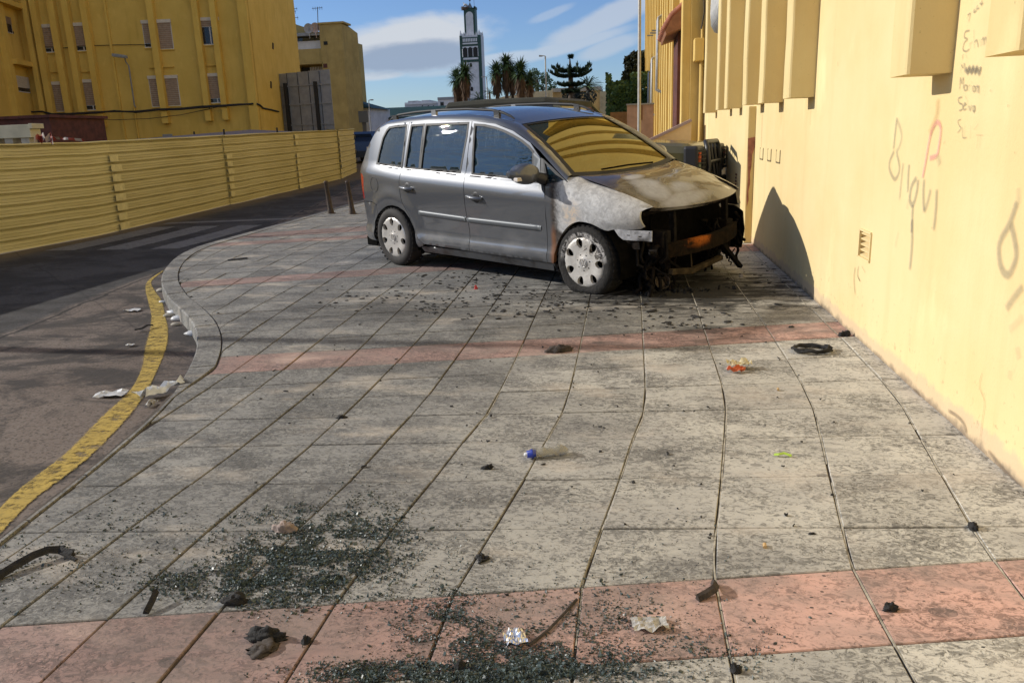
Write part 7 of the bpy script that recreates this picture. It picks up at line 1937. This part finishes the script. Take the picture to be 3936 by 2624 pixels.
# van and cars at the end of the street, mostly hidden: wide dark band by the sign
# ------------------------------------------------------------------ olive off-road car standing behind the minivan
OM = Matrix.Translation((-1.99, 12.98, 0.0)) @ Matrix.Rotation(radians(-18), 4, 'Z') @ Matrix.Scale(1.06, 4)
off = thing('offroad_car', 'olive green off-road car with a black guarded headlamp parked behind the grey minivan', 'car', matrix=OM)
M['olive'] = simple('olive_paint', (0.090, 0.082, 0.035), 0.3, coat=.5, var=.1, vscale=3, dirt=(.16, .14, .10), dscale=3, damt=.3)
M['olive_roof'] = simple('faded_olive_roof', (0.05, 0.05, 0.042), 0.85, spec=.15, var=.15, vscale=4)
def op(name, mb, mat, parent=None, **kw): return part(name, mb, mat, parent or off, world=False, **kw)
def loft(mb, secs, close=True, smooth=False):
    n_ = len(secs[0]); V = [p for s_ in secs for p in s_]
    F = [(i * n_ + k, i * n_ + (k + 1) % n_, (i + 1) * n_ + (k + 1) % n_, (i + 1) * n_ + k) for i in range(len(secs) - 1) for k in range(n_)]
    if close: F += [tuple(reversed(range(n_))), tuple((len(secs) - 1) * n_ + k for k in range(n_))]
    mb.add(V, F, 0, smooth)
def osec(x, w_, zb, zt, r_=.08):
    return [(x, -w_ + r_ * .2, zb), (x, -w_, zb + r_), (x, -w_, zt - r_), (x, -w_ + r_ * .3, zt - r_ * .3), (x, -w_ + r_, zt), (x, w_ - r_, zt), (x, w_ - r_ * .3, zt - r_ * .3), (x, w_, zt - r_), (x, w_, zb + r_), (x, w_ - r_ * .2, zb)]
mb = MB(); loft(mb, [osec(-1.05, .80, .48, 1.12), osec(-.90, .86, .42, 1.14), osec(1.55, .88, .40, 1.13), osec(1.75, .87, .40, 1.12)]); op('body', mb, M['olive'], recalc=True)
mb = MB(); loft(mb, [osec(1.70, .80, .62, 1.165, .12), osec(2.3, .79, .62, 1.15, .12), osec(3.00, .76, .62, 1.11, .12), osec(3.10, .74, .66, 1.05, .08)]); op('hood', mb, M['olive'], recalc=True)
mb = MB(); loft(mb, [osec(-.64, .60, 1.62, 1.70, .05), osec(-.52, .68, 1.66, 1.785, .06), osec(.1, .70, 1.67, 1.80, .06), osec(1.02, .69, 1.66, 1.785, .06), osec(1.22, .66, 1.64, 1.735, .04)]); op('roof', mb, M['olive_roof'], recalc=True)
for sg_ in (1, -1):
    for a, b_, w1 in (((1.18, .68, 1.68), (1.76, .80, 1.12), .07), ((.42, .70, 1.70), (.40, .83, 1.12), .09), ((-.55, .69, 1.70), (-.60, .83, 1.12), .10), ((-.60, .62, 1.66), (-.98, .78, 1.12), .10)):
        mb = MB(); mb.bar((a[0], -sg_ * a[1], a[2]), (b_[0], -sg_ * b_[1], b_[2]), .06, w1, (1, 0, 0)); op('pillar', mb, M['olive'])
    for (x0, x1, x2, x3) in ((.47, 1.68, 1.13, .48), (-.52, .36, .37, -.48), (-.96, -.62, -.60, -.92)):
        mb = MB(); mb.add([(x0, -sg_ * .815, 1.14), (x1, -sg_ * .80, 1.14), (x2, -sg_ * .69, 1.67), (x3, -sg_ * .695, 1.67)], [(0, 1, 2, 3) if sg_ > 0 else (3, 2, 1, 0)]); op('side_window', mb, M['win_glass'])
    mb = MB(); loft(mb, [[(x, -sg_ * y, z) for (y, z) in ((.70, h_ - .10), (.70, h_), (.92, h_ - .02), (.94, h_ - .12))] for x, h_ in ((1.72, .62), (1.85, .84), (2.05, .95), (2.5, .95), (2.75, .86), (2.95, .66))]); op('wheel_arch', mb, M['olive'], recalc=True)
    for x in (0.0, 2.38):
        mb = MB(); mb.lathe([(0, -.10), (.22, -.11), (.33, -.10), (.36, -.06), (.365, 0), (.36, .06), (.33, .10), (.22, .11), (0, .10)], 32, (x, -sg_ * .76, .365)); w_ = op('wheel', mb, M['tyre'], recalc=True)
        mb = MB(); mb.lathe([(0, -sg_ * .08), (.12, -sg_ * .09), (.20, -sg_ * .115), (.21, -sg_ * .10)], 24, (x, -sg_ * .76, .365)); op('rim', mb, M['steel'], w_)
mb = MB(); mb.add([(1.74, -.76, 1.13), (1.74, .76, 1.13), (1.19, .66, 1.69), (1.19, -.66, 1.69)], [(0, 1, 2, 3)]); op('windscreen', mb, M['win_glass'])
mb = MB(); mb.box((-1.0, -.7, .45), (1.7, .7, 1.0)); op('cabin_floor', mb, M['soot'])
for y in (-.36, .36):
    mb = MB(); mb.box((.4, y - .22, .95), (.55, y + .22, 1.42)); op('seat', mb, M['seat'], bevel=.03)
# front: black headlamp pods with wire guards, grille, bull bar and bumper
for sg_ in (1, -1):
    mb = MB(); mb.box((2.98, min(-sg_ * .50, -sg_ * .82), .70), (3.17, max(-sg_ * .50, -sg_ * .82), 1.08)); pod = op('headlamp_pod', mb, M['black_plastic'], bevel=.035)
    mb = MB(); mb.box((3.17, min(-sg_ * .545, -sg_ * .69), .78), (3.185, max(-sg_ * .545, -sg_ * .69), 1.0)); op('headlamp_glass', mb, M['win_glass'], pod)
    mb = MB(); mb.box((3.17, min(-sg_ * .70, -sg_ * .78), .88), (3.187, max(-sg_ * .70, -sg_ * .78), 1.0)); op('indicator', mb, simple('orange_lamp', (.55, .10, .02), .3), pod)
    mb = MB(); mb.box((3.17, min(-sg_ * .70, -sg_ * .78), .79), (3.187, max(-sg_ * .70, -sg_ * .78), .875)); op('side_light', mb, simple('pale_lamp', (.20, .24, .16), .3), pod)
    for k in range(6):
        mb = MB(); z = .76 + .052 * k; mb.tube([(3.17, -sg_ * .53, z), (3.215, -sg_ * .56, z), (3.215, -sg_ * .76, z), (3.17, -sg_ * .80, z)], .006, 5); op('guard_wire', mb, M['rubber'], pod)
    for y in (.58, .65, .72):
        mb = MB(); mb.tube([(3.215, -sg_ * y, .74), (3.215, -sg_ * y, 1.04)], .006, 5); op('guard_wire', mb, M['rubber'], pod)
mb = MB()
for k in range(9): mb.box((3.06, -.48, .72 + .04 * k), (3.12, .48, .738 + .04 * k))
op('grille_bars', mb, M['black_plastic'], kind='stuff')
mb = MB(); mb.box((3.02, -.49, .70), (3.07, .49, 1.07)); op('grille', mb, M['soot'])
mb = MB(); mb.box((3.06, -.86, .44), (3.20, .86, .64)); op('bumper', mb, M['black_plastic'], bevel=.03)
mb = MB()
mb.tube([(3.20, -.48, .55), (3.24, -.48, .80), (3.20, -.44, 1.06), (3.16, -.36, 1.12), (3.16, .30, 1.12), (3.18, .34, 1.06), (3.20, .36, .80), (3.20, .36, .55)], .032, 10); mb.tube([(3.23, -.47, .86), (3.20, .36, .86)], .026, 8); mb.tube([(3.16, -.1, 1.11), (3.24, -.1, .62)], .022, 8); mb.tube([(3.16, .1, 1.11), (3.24, .1, .62)], .022, 8)
op('bull_bar', mb, M['black_plastic'])
# ------------------------------------------------------------------ litter and debris
M['shard'] = None
def shard_mat():
    m = bpy.data.materials.new('green_black_glass_crumbs'); m.use_nodes = True
    t = NT(m.node_tree); b = t.n['Principled BSDF']
    n = t.noise(t.coords(), 38, 3, 0.6)
    cc = t.mix(t.ramp(n, 0.35, 0.65), (0.018, 0.030, 0.028), (0.075, 0.105, 0.096))
    t.link(cc, b.inputs['Base Color']); b.inputs['Roughness'].default_value = 0.45; b.inputs['Specular IOR Level'].default_value = 0.7
    return m
M['shard'] = shard_mat()
M['charcoal'] = simple('charcoal_lump', (0.013, 0.012, 0.011), 0.8, var=0.7, vscale=40, bump=0.7, bscale=90, bdist=0.008)
M['char_brown'] = simple('brown_charred_scrap', (0.045, 0.035, 0.028), 0.85, var=0.5, vscale=30, bump=0.6, bscale=80, bdist=0.006)
r8 = random.Random(81)
def crumb(mb, p, s_, flat=0.6):
    rx = [Vector((r8.gauss(0, 1), r8.gauss(0, 1), r8.gauss(0, .5))).normalized() * s_ * r8.uniform(.6, 1.2) for _ in range(2)]
    up = Vector((r8.gauss(0, .35), r8.gauss(0, .35), 1)).normalized() * s_ * flat * r8.uniform(.6, 1.2)
    a, b_ = rx; c = Vector(p) + up
    mb.obox(c, a * .5, b_ * .5, up)
def scatter(clusters, szr, big=0.06):
    mb = MB(); n_ = 0
    for (cx, cy, sx, sy, cnt, rot) in clusters:
        for k in range(int(cnt * 3.4)):
            a, b_ = r8.gauss(0, 1), r8.gauss(0, 1)
            x = cx + (a * cos(rot) * sx - b_ * sin(rot) * sy); y = cy + (a * sin(rot) * sx + b_ * cos(rot) * sy)
            g_ = GD(x, y)
            if noise.noise((g_.x * 11, g_.y * 11, 4.0)) < -0.12 and r8.random() < .8: continue
            s_ = r8.uniform(*szr) * (1.9 if r8.random() < big else 1)
            crumb(mb, (g_.x, g_.y, 0.0005), s_, .42)
    return mb
main = [(690, 1290, 75, 45, 1500, -.15), (600, 1320, 60, 35, 700, 0), (800, 1250, 70, 50, 800, -.4), (760, 1200, 70, 26, 260, -.3), (720, 1330, 70, 24, 420, -.1), (880, 1240, 40, 40, 240, 0), (640, 1190, 50, 18, 130, -.1), (560, 1240, 45, 25, 110, 0),
        (470, 1340, 70, 22, 240, 0), (395, 1330, 45, 20, 110, .1), (130, 1300, 110, 40, 180, 0), (330, 1195, 90, 25, 90, 0), (900, 1330, 120, 60, 240, 0)]
near_ = [(1030, 1425, 60, 32, 900, -.15), (1130, 1490, 70, 34, 900, 0), (1250, 1525, 110, 22, 1300, -.08), (1120, 1545, 150, 16, 1700, 0), (1420, 1440, 90, 45, 360, .1), (860, 1552, 80, 16, 1100, 0), (1500, 1530, 120, 18, 320, -.1), (1350, 1400, 110, 40, 200, 0), (1250, 1430, 60, 40, 220, 0), (1200, 1300, 200, 80, 130, 0), (1560, 1480, 120, 50, 130, 0)]
t1 = thing('glass_shards', None, None); bpy.data.objects.remove(t1)
solo('glass_shards', scatter(main, (.0028, .0055)), M['shard'], 'dark green crumbs of broken car glass in a heap on the grey slabs', 'glass', kind='stuff')
solo('glass_shards', scatter(near_, (.0023, .0048)), M['shard'], 'dark crumbs of broken glass on the nearest pink slabs', 'glass', kind='stuff')
# black flakes of burnt plastic in front of the car and along its flank
fl = []
for (cx, cy, sx, sy, cnt, rot) in [(1000, 655, 110, 14, 130, -.08), (1180, 690, 190, 14, 190, -.02), (1040, 700, 60, 8, 80, -.2), (1080, 640, 60, 10, 60, 0), (1350, 690, 150, 22, 240, 0), (900, 680, 60, 12, 40, -.1), (1290, 715, 100, 8, 80, -.1), (1700, 640, 60, 14, 60, 0), (1780, 610, 40, 14, 40, .6), (1560, 745, 60, 10, 90, 0), (1620, 720, 160, 30, 70, 0), (1250, 900, 260, 110, 60, 0), (1500, 1100, 320, 150, 110, 0), (700, 900, 200, 100, 40, 0), (400, 760, 40, 40, 30, 0)]:
    fl.append((cx, cy, sx, sy, cnt, rot))
mb = MB()
for (cx, cy, sx, sy, cnt, rot) in fl:
    for k in range(int(cnt * .42)):
        a, b_ = r8.gauss(0, 1), r8.gauss(0, 1); x = cx + a * sx * cos(rot) - b_ * sy * sin(rot); y = cy + a * sx * sin(rot) + b_ * sy * cos(rot)
        if x < 470 and y > 700: continue
        g_ = GD(x, y)
        if g_.x > WX - .05: continue
        s_ = r8.uniform(.006, .016) * (1 if y < 760 else .5) * (2.2 if r8.random() < .09 and y < 760 else 1)
        nv = r8.randint(5, 7); V = []
        el_ = r8.uniform(1, 2.2); th = r8.uniform(0, pi)
        for q in range(nv):
            an_ = 2 * pi * q / nv; rr_ = s_ * r8.uniform(.6, 1.1); u, v = rr_ * cos(an_) * el_, rr_ * sin(an_)
            V.append(Vector((g_.x + u * cos(th) - v * sin(th), g_.y + u * sin(th) + v * cos(th), .003 + r8.uniform(0, .008))))
        mb.add(V + [p - UP * .004 for p in V] + [sum(V, Vector()) / nv + UP * s_ * .2], [(q, (q + 1) % nv, 2 * nv) for q in range(nv)] + [(nv + q, nv + (q + 1) % nv, (q + 1) % nv, q) for q in range(nv)])
solo('char_flakes', mb, M['charcoal'], 'black flakes of burnt plastic strewn before the minivan', 'debris', kind='stuff')

def lump(name, label, cat, x, y, L_, W_, H_, rot, mat, seed, nu=14, nv=9, jag=.45, group=None, off=(0, 0)):
    g_ = GD(x, y); rr_ = random.Random(seed); sx = rr_.uniform(0, 50); mb = MB()
    def f(u, v):
        th = 2 * pi * u; ph = pi * (v - .5); p = Vector((cos(th) * cos(ph), sin(th) * cos(ph), sin(ph)))
        k = 1 + jag * noise.noise(p * 1.7 + Vector((sx, 0, 0))) + jag * .6 * noise.noise(p * 4.5 + Vector((0, sx, 0)))
        q = Vector((p.x * L_ * .43 * k, p.y * W_ * .43 * k, max(-.15, p.z) * H_ * k + H_ * .1))
        return Vector((g_.x + q.x * cos(rot) - q.y * sin(rot), g_.y + q.x * sin(rot) + q.y * cos(rot), max(0.001, q.z)))
    mb.grid(f, nu * 2, nv * 2, smooth=True, flip=True)
    return solo(name, mb, mat, label, cat, group)
def strip(name, label, cat, pts, wd, th, mat, group=None, curl=0.0, jag=.2):
    mb = MB(); P = [GD(x, y) + UP * z for x, y, z in pts]; V = []
    m_ = len(P)
    for i, p in enumerate(P):
        d_ = P[min(i + 1, m_ - 1)] - P[max(0, i - 1)]; d_.normalize(); sd = d_.cross(UP).normalized(); w_ = wd * (1 + jag * noise.noise((i * 1.7, pts[0][0], 2)))
        z_ = UP * th
        V += [p - sd * w_, p - sd * w_ * .5 + z_ * (1 + curl), p + sd * w_ * .3 + z_ * .7, p + sd * w_, p + sd * w_ * .2 - UP * .0]
    F = [(i * 5 + k, i * 5 + (k + 1) % 5, (i + 1) * 5 + (k + 1) % 5, (i + 1) * 5 + k) for i in range(m_ - 1) for k in range(5)] + [tuple(range(5)), tuple((m_ - 1) * 5 + k for k in reversed(range(5)))]
    mb.add(V, F); return solo(name, mb, mat, label, cat, group, recalc=True)
strip('rubber_strip', 'bent black strip of burnt rubber with a frayed end near the kerb side', 'rubber strip', [(-40, 1352, .004), (0, 1330, .006), (40, 1310, .014), (80, 1293, .022), (115, 1281, .024), (140, 1276, .016), (168, 1282, .006)], .013, .02, M['charcoal'], jag=.3)
mb = MB(); 
for (x0, y0, x1, y1) in ((135, 1275, 172, 1268), (140, 1280, 176, 1290), (120, 1272, 150, 1258)):
    mb.bar(GD(x0, y0) + UP * .02, GD(x1, y1) + UP * .008, .012, .006)
solo('rubber_scrap', mb, M['charcoal'], 'frayed black threads at the end of the bent rubber strip', 'scrap')
lump('charred_lump', 'largest charred lump with a crumbled grey underside on the pink slabs', 'charred lump', 612, 1466, .135, .045, .03, .1, M['charcoal'], 2)
lump('ash_crumbs', 'grey ashy crumbs spilling from under the largest charred lump', 'ash', 606, 1490, .09, .075, .014, .5, M['char_brown'], 3, jag=.7)
lump('charred_lump', 'charred lump at the lower edge of the main glass heap', 'charred lump', 543, 1383, .085, .05, .026, .2, M['charcoal'], 5)
strip('bent_scrap', 'thin upright bent scrap of black trim beside the pink row', 'scrap', [(335, 1412, .004), (350, 1395, .018), (362, 1378, .03)], .010, .012, M['charcoal'])
lump('charred_lump', 'small black pellet beside the largest charred lump', 'charred lump', 704, 1474, .034, .026, .018, .2, M['charcoal'], 6)
lump('charred_rag', 'crumpled charred rag lying on the middle pink row', 'rag', 1284, 806, .19, .085, .035, .35, M['char_brown'], 8, jag=.5)
lump('charred_lump', 'black scrap beside a joint left of the bottle', 'charred lump', 785, 960, .06, .03, .014, .1, M['charcoal'], 9)
lump('charred_lump', 'black chunk where the middle pink row meets the wall joint', 'charred lump', 1940, 771, .09, .05, .03, .1, M['charcoal'], 10)
lump('charred_lump', 'black knot at the end of a wall side joint', 'charred lump', 2235, 1213, .035, .045, .02, .1, M['charcoal'], 12)
lump('stone', 'pinkish lump of broken plaster on the glass heap', 'stone', 655, 1219, .10, .05, .03, .1, simple('plaster_lump', (.27, .21, .18), .9, var=.4, vscale=30, bump=.6), 13)
lump('ash_patch', 'black sooty patch of ash on the near pink slab toward the wall', 'ash', 2045, 1398, .05, .035, .018, .3, M['charcoal'], 14)
strip('twisted_scrap', 'twisted brown scrap of melted trim on the joint of the nearest pink row', 'scrap', [(1602, 1380, .003), (1622, 1374, .010), (1640, 1366, .016), (1644, 1352, .010), (1640, 1342, .004)], .011, .018, M['char_brown'])
lump('melted_crumbs', 'dark clump of glass crumbs on a joint in the middle slabs', 'crumbs', 1108, 1285, .045, .05, .014, .3, M['charcoal'], 15, jag=.8)
lump('charred_lump', 'small curled black scrap beside the bottle cap', 'charred lump', 1120, 1076, .05, .025, .016, .1, M['charcoal'], 16, jag=.7)
lump('pebble', 'flat black pebble on a slab toward the wall', 'pebble', 1865, 1226, .026, .014, .006, .1, M['charcoal'], 17)
lump('charred_lump', 'round black bolt like scrap at the bottom edge of the picture', 'charred lump', 1690, 1540, .035, .03, .02, .1, M['charcoal'], 18)
lump('charred_lump', 'round black scrap among the bottom glass crumbs', 'charred lump', 1058, 1534, .035, .026, .02, .1, M['charcoal'], 19)
strip('metal_bar', 'flat black bar lying on the slabs near the far kerb', 'bar', [(523, 599, .004), (545, 597, .008), (568, 594, .006)], .03, .012, M['charcoal'])
strip('thin_trim', 'thin curved strip of black trim lying on the glassy pink slabs', 'strip', [(1215, 1485, .004), (1260, 1450, .006), (1300, 1408, .006), (1325, 1378, .004)], .005, .004, M['char_brown'])
strip('plastic_wand', 'thin shiny black rod before the flat front wheel', 'rod', [(1375, 688, .01), (1400, 680, .012), (1440, 672, .02)], .012, .01, M['black_plastic'])
# coil of black wire on the right hand slabs
mb = MB(); c0 = GD(1864, 807); pts = []
for k in range(75):
    a = 2 * pi * k / 18; r_ = .085 + .012 * sin(k * 1.3); pts.append(c0 + Vector((r_ * 1.25 * cos(a), r_ * .95 * sin(a), .012 + .004 * (k / 18) + .004 * sin(k * 2.1))))
mb.tube(pts, .0075, 6); solo('wire_coil', mb, M['charcoal'], 'loose coil of burnt black wire near the wall', 'wire coil')
# melted lamp ring and heap in front of the wheel
mb = MB(); c0 = GD(1540, 668); rr_ = random.Random(5)
for k in range(90):
    a = rr_.uniform(0, 2 * pi); r_ = abs(rr_.gauss(0, .16)); p = c0 + Vector((r_ * 1.5 * cos(a), r_ * .7 * sin(a), 0)); crumb_s = rr_.uniform(.012, .035); r8.seed(k); crumb(mb, p, crumb_s, .5)
solo('melted_heap', mb, M['charcoal'], 'low heap of melted black plastic under the burnt nose of the minivan', 'debris', kind='stuff')
lr = thing('lamp_ring', 'burnt round fog lamp shell lying on the black heap', 'lamp shell', GD(1520, 665))
ax = Vector((.25, -.95, .25)).normalized(); c0 = GD(1520, 668) + UP * .085; u_ = ax.orthogonal().normalized(); v_ = ax.cross(u_)
mb = MB(); V = []; n_ = 28
for k in range(n_):
    a = 2 * pi * k / n_; d_ = u_ * cos(a) + v_ * sin(a)
    for r_, h in ((.052, -.05), (.064, .02), (.068, .022), (.066, .012), (.057, -.055)): V.append(c0 + d_ * r_ + ax * h)
mb.add(V, [(k * 5 + i, k * 5 + i + 1, ((k + 1) % n_) * 5 + i + 1, ((k + 1) % n_) * 5 + i) for k in range(n_) for i in range(4)], 0, True); part('shell', mb, simple('scorched_chrome', (.20, .17, .14), .4, .6, var=.4, vscale=20), lr)
mb = MB(); mb.add([c0 + (u_ * cos(2 * pi * k / n_) + v_ * sin(2 * pi * k / n_)) * .052 - ax * .048 for k in range(n_)], [tuple(range(n_))]); part('reflector', mb, simple('scorched_reflector', (.11, .08, .055), .5, .3, var=.4, vscale=25), lr)
mb = MB(); mb.box((c0.x + .06, c0.y - .03, 0), (c0.x + .10, c0.y + .02, .06)); mb.tube([c0 + Vector((.07, -.03, -.02)), c0 + Vector((.06, -.05, -.08))], .01, 6); part('bracket', mb, M['char'], lr)
for k, (x, y) in enumerate(((1705, 638), (1836, 602))):
    lump('ash_ball', ('pale ash grey nub under the burnt crash beam', 'pale grey pebble at the shadow line near the wall')[k], 'pebble', (1703, 1833)[k], (637, 655)[k] if k == 0 else 652, .05, .05, .03, .2, simple('pale_ash', (.33, .29, .25), .9, var=.3), 30 + k)

# plastic bottle with a blue cap
bt = thing('plastic_bottle', 'crushed clear plastic bottle with a blue cap lying on the slabs', 'bottle', GD(1240, 1048))
clear = bpy.data.materials.new('clear_plastic'); clear.use_nodes = True
t_ = NT(clear.node_tree); b_ = t_.n['Principled BSDF']; b_.inputs['Base Color'].default_value = (.93, .90, .82, 1); b_.inputs['Roughness'].default_value = .08; b_.inputs['Base Color'].default_value = (.50, .47, .38, 1); b_.inputs['Transmission Weight'].default_value = .55; b_.inputs['IOR'].default_value = 1.4; b_.inputs['Alpha'].default_value = .8
blue = simple('blue_cap_plastic', (.015, .035, .30), .35, coat=.3)
p0, p1 = GD(1226, 1052), GD(1286, 1045); d_ = (p1 - p0).normalized(); sd = d_.cross(UP)
def ring_(c, r_, sq): return [c + sd * r_ * cos(2 * pi * k / 16) + UP * max(-c.z + .002, r_ * sq * sin(2 * pi * k / 16)) for k in range(16)]
secs = []
for s_, r_, sq, z in ((0.0, .013, 1, .022), (.012, .014, 1, .022), (.03, .024, .9, .024), (.045, .027, .85, .025), (.06, .024, .7, .022), (.075, .026, .75, .024), (.09, .022, .65, .022), (.105, .028, .9, .026), (.125, .029, .8, .027), (.145, .026, .6, .022), (.155, .015, .5, .022)):
    secs.append(ring_(p0 + d_ * s_ + UP * z, r_, sq))
mb = MB(); n_ = 16; mb.add([p for s_ in secs for p in s_], [(i * n_ + k, i * n_ + (k + 1) % n_, (i + 1) * n_ + (k + 1) % n_, (i + 1) * n_ + k) for i in range(len(secs) - 1) for k in range(n_)] + [tuple((len(secs) - 1) * n_ + k for k in range(n_))], 0, True); part('bottle_body', mb, clear, bt, recalc=True)
secs = [ring_(p0 + d_ * s_ + UP * .022, r_, 1) for s_, r_ in ((-.030, .012), (-.029, .0165), (-.012, .0175), (-.010, .021), (-.004, .021), (-.002, .0175), (.008, .0165))]
mb = MB(); mb.add([p for s_ in secs for p in s_], [(i * n_ + k, i * n_ + (k + 1) % n_, (i + 1) * n_ + (k + 1) % n_, (i + 1) * n_ + k) for i in range(len(secs) - 1) for k in range(n_)] + [tuple(range(n_))], 0, True); cap_ = part('bottle_cap', mb, blue, bt, recalc=True)
secs = [ring_(p0 + d_ * s_ + UP * .022, r_, 1) for s_, r_ in ((-.043, .005), (-.041, .0075), (-.030, .009))]
mb = MB(); mb.add([p for s_ in secs for p in s_], [(i * n_ + k, i * n_ + (k + 1) % n_, (i + 1) * n_ + (k + 1) % n_, (i + 1) * n_ + k) for i in range(len(secs) - 1) for k in range(n_)] + [tuple(range(n_))], 0, True); part('bottle_nozzle', mb, simple('white_nozzle', (.75, .75, .74), .3), bt, recalc=True)
def crumple(name, label, cat, x, y, L_, W_, H_, rot, mat, seed, zroad_=False, n_=10):
    g_ = GD(x, y)
    if zroad_: q = ground(x * KD, y * KD, -0.1); g_ = Vector((q.x, q.y, zroad(q.x, q.y)))
    if zroad_: q = ground(x * KD, y * KD, g_.z); g_ = Vector((q.x, q.y, zroad(q.x, q.y)))
    mb = MB()
    def f(u, v):
        a = (u - .5) * L_; b_ = (v - .5) * W_ * (1 + .5 * noise.noise((u * 3 + seed, 1, 1))); h = H_ * (.5 + .8 * noise.noise((u * 3.1 + seed, v * 3.3, seed))) + H_ * .5 * abs(noise.noise((u * 8, v * 8 + seed, 2)))
        return Vector((g_.x + a * cos(rot) - b_ * sin(rot), g_.y + a * sin(rot) + b_ * cos(rot), g_.z + .003 + max(0, h)))
    mb.grid(f, n_, n_, smooth=False)
    return solo(name, mb, mat, label, cat)
white = simple('white_plastic_film', (.62, .63, .64), .35, var=.25, vscale=25)
crumple('plastic_bag', 'crumpled white plastic bag at the dropped kerb', 'bag', 374, 912, .10, .27, .08, -.45, simple('bag_film', (.60, .64, .70), .3, var=.3, vscale=14), 3, True)
crumple('plastic_bag', 'dirty torn end of plastic by the white bag at the kerb', 'bag', 350, 936, .05, .10, .03, .2, simple('dirty_film', (.32, .31, .30), .6, var=.5, vscale=30), 7, True)
crumple('paper_scrap', 'white sheet of paper on the road beside the yellow line', 'paper', 256, 914, .17, .10, .025, .15, white, 5, True, 5)
crumple('paper_scrap', 'white torn scrap higher up on the road', 'paper', 304, 715, .15, .09, .02, .1, white, 6, True, 5)
crumple('paper_scrap', 'tiny white scrap between road soot and yellow line', 'paper', 300, 795, .06, .05, .02, .1, white, 8, True, 5)
crumple('foil_wrapper', 'shiny crumpled foil on the glassy pink slab', 'foil', 1182, 1472, .06, .07, .025, .4, simple('foil', (.72, .72, .74), .22, .9), 9)
crumple('clear_wrapper', 'clear crumpled wrapper on the pink slab right of the foil', 'wrapper', 1492, 1440, .10, .06, .02, .2, simple('wrapper', (.42, .40, .36), .25, var=.4, vscale=40), 11)
crumple('drink_carton', 'crushed cream carton with a red orange side, lying on the slabs', 'carton', 1697, 846, .13, .08, .06, .25, simple('carton_cream', (.58, .50, .30), .4, var=.25, vscale=15), 12)
crumple('carton_flap', 'red orange flap of the crushed carton', 'carton', 1690, 855, .10, .04, .035, .2, simple('carton_red', (.55, .11, .03), .4), 13)
strip('green_leaf', 'bright lime green strip of leaf on a slab', 'leaf', [(1778, 1046, .004), (1788, 1048, .008), (1800, 1046, .010), (1818, 1049, .004)], .008, .006, simple('lime_leaf', (.38, .55, .06), .5), jag=.6)
for k, (x, y) in enumerate(((1755, 1256), (1786, 896))):
    g_ = GD(x, y); mb = MB(); mb.tube([g_ + Vector((0, -.012, .006)), g_ + Vector((.003, .012, .006))], .006, 8); solo('cigarette_butt', mb, simple('butt_tan', (.50, .33, .15), .8), ('tan cigarette end in the middle of the right hand slabs', 'tan cigarette end farther up, right of the crushed carton')[k], 'cigarette end')
lump('red_cap', 'tiny red scrap of plastic on the slabs beside the car flank', 'scrap', 1093, 664, .035, .03, .03, 0, simple('red_plastic', (.5, .03, .03), .4), 40)
# white stones and bits in the gutter below the kerb
rr_ = random.Random(17)
bits = [(388, 722), (400, 716), (410, 730), (402, 742), (424, 730), (441, 764), (372, 665), (373, 690)]
BL = ['whitish pebble nearest the yellow line in the gutter cluster', 'upper white scrap of the gutter cluster by the kerb bend', 'middle pale grey pebble of the gutter cluster', 'lowest white scrap of the gutter cluster', 'white scrap of the gutter cluster pressed to the kerb face', 'white scrap alone in the gutter below the cluster', 'white scrap at the far tip of the kerb bend', 'pale pebble by the kerb just below the tip scrap']
for k, (x, y) in enumerate(bits):
    q = ground(x * KD, y * KD, -.1); lo = Vector((q.x, q.y, zroad(q.x, q.y)))
    mb = MB(); s_ = rr_.uniform(.025, .06)
    def f(u, v):
        th = 2 * pi * u; ph = pi * (v - .5); p = Vector((cos(th) * cos(ph) * 1.3, sin(th) * cos(ph) * .8, sin(ph) * .45)) * s_ * (1 + .3 * noise.noise((cos(th) * 2 + k, sin(th) * 2, ph)))
        return lo + p + UP * s_ * .3
    mb.grid(f, 9, 6, flip=True); solo('gutter_stone', mb, white if k % 3 else M['concrete'], BL[k], 'pebble', 'pale bits in the gutter under the kerb')
strip('road_scrap', 'black twig like scrap on the road touching the yellow line', 'scrap', [(305, 732, -.10), (322, 730, -.095), (335, 724, -.09), (348, 722, -.1)], .012, .012, M['charcoal'])

# ---- lamp post behind the hoarding, outside the picture: its shadow lies across road and pavement
lp = thing('street_lamp', 'grey street lamp post rising from behind the yellow hoarding', 'lamp post', (-10.4, 5.8, -.2), group='lamp posts along the street')
mb = MB(); mb.tube([(-10.4, 5.8, -.2), (-10.4, 5.8, 2.0), (-10.4, 5.8, 4.95)], [.10, .08, .065], 12); part('pole', mb, M['grey_paint'], lp)
mb = MB(); mb.bar((-10.4, 5.8, 4.95), (-10.2, 6.7, 5.15), .06, .06); part('arm', mb, M['grey_paint'], lp)
mb = MB(); mb.obox((-10.17, 6.9, 5.18), (.04, .26, .03), (.12, -.02, 0), (0, 0, .05)); part('lamp_head', mb, M['grey_paint'], lp, bevel=.02)
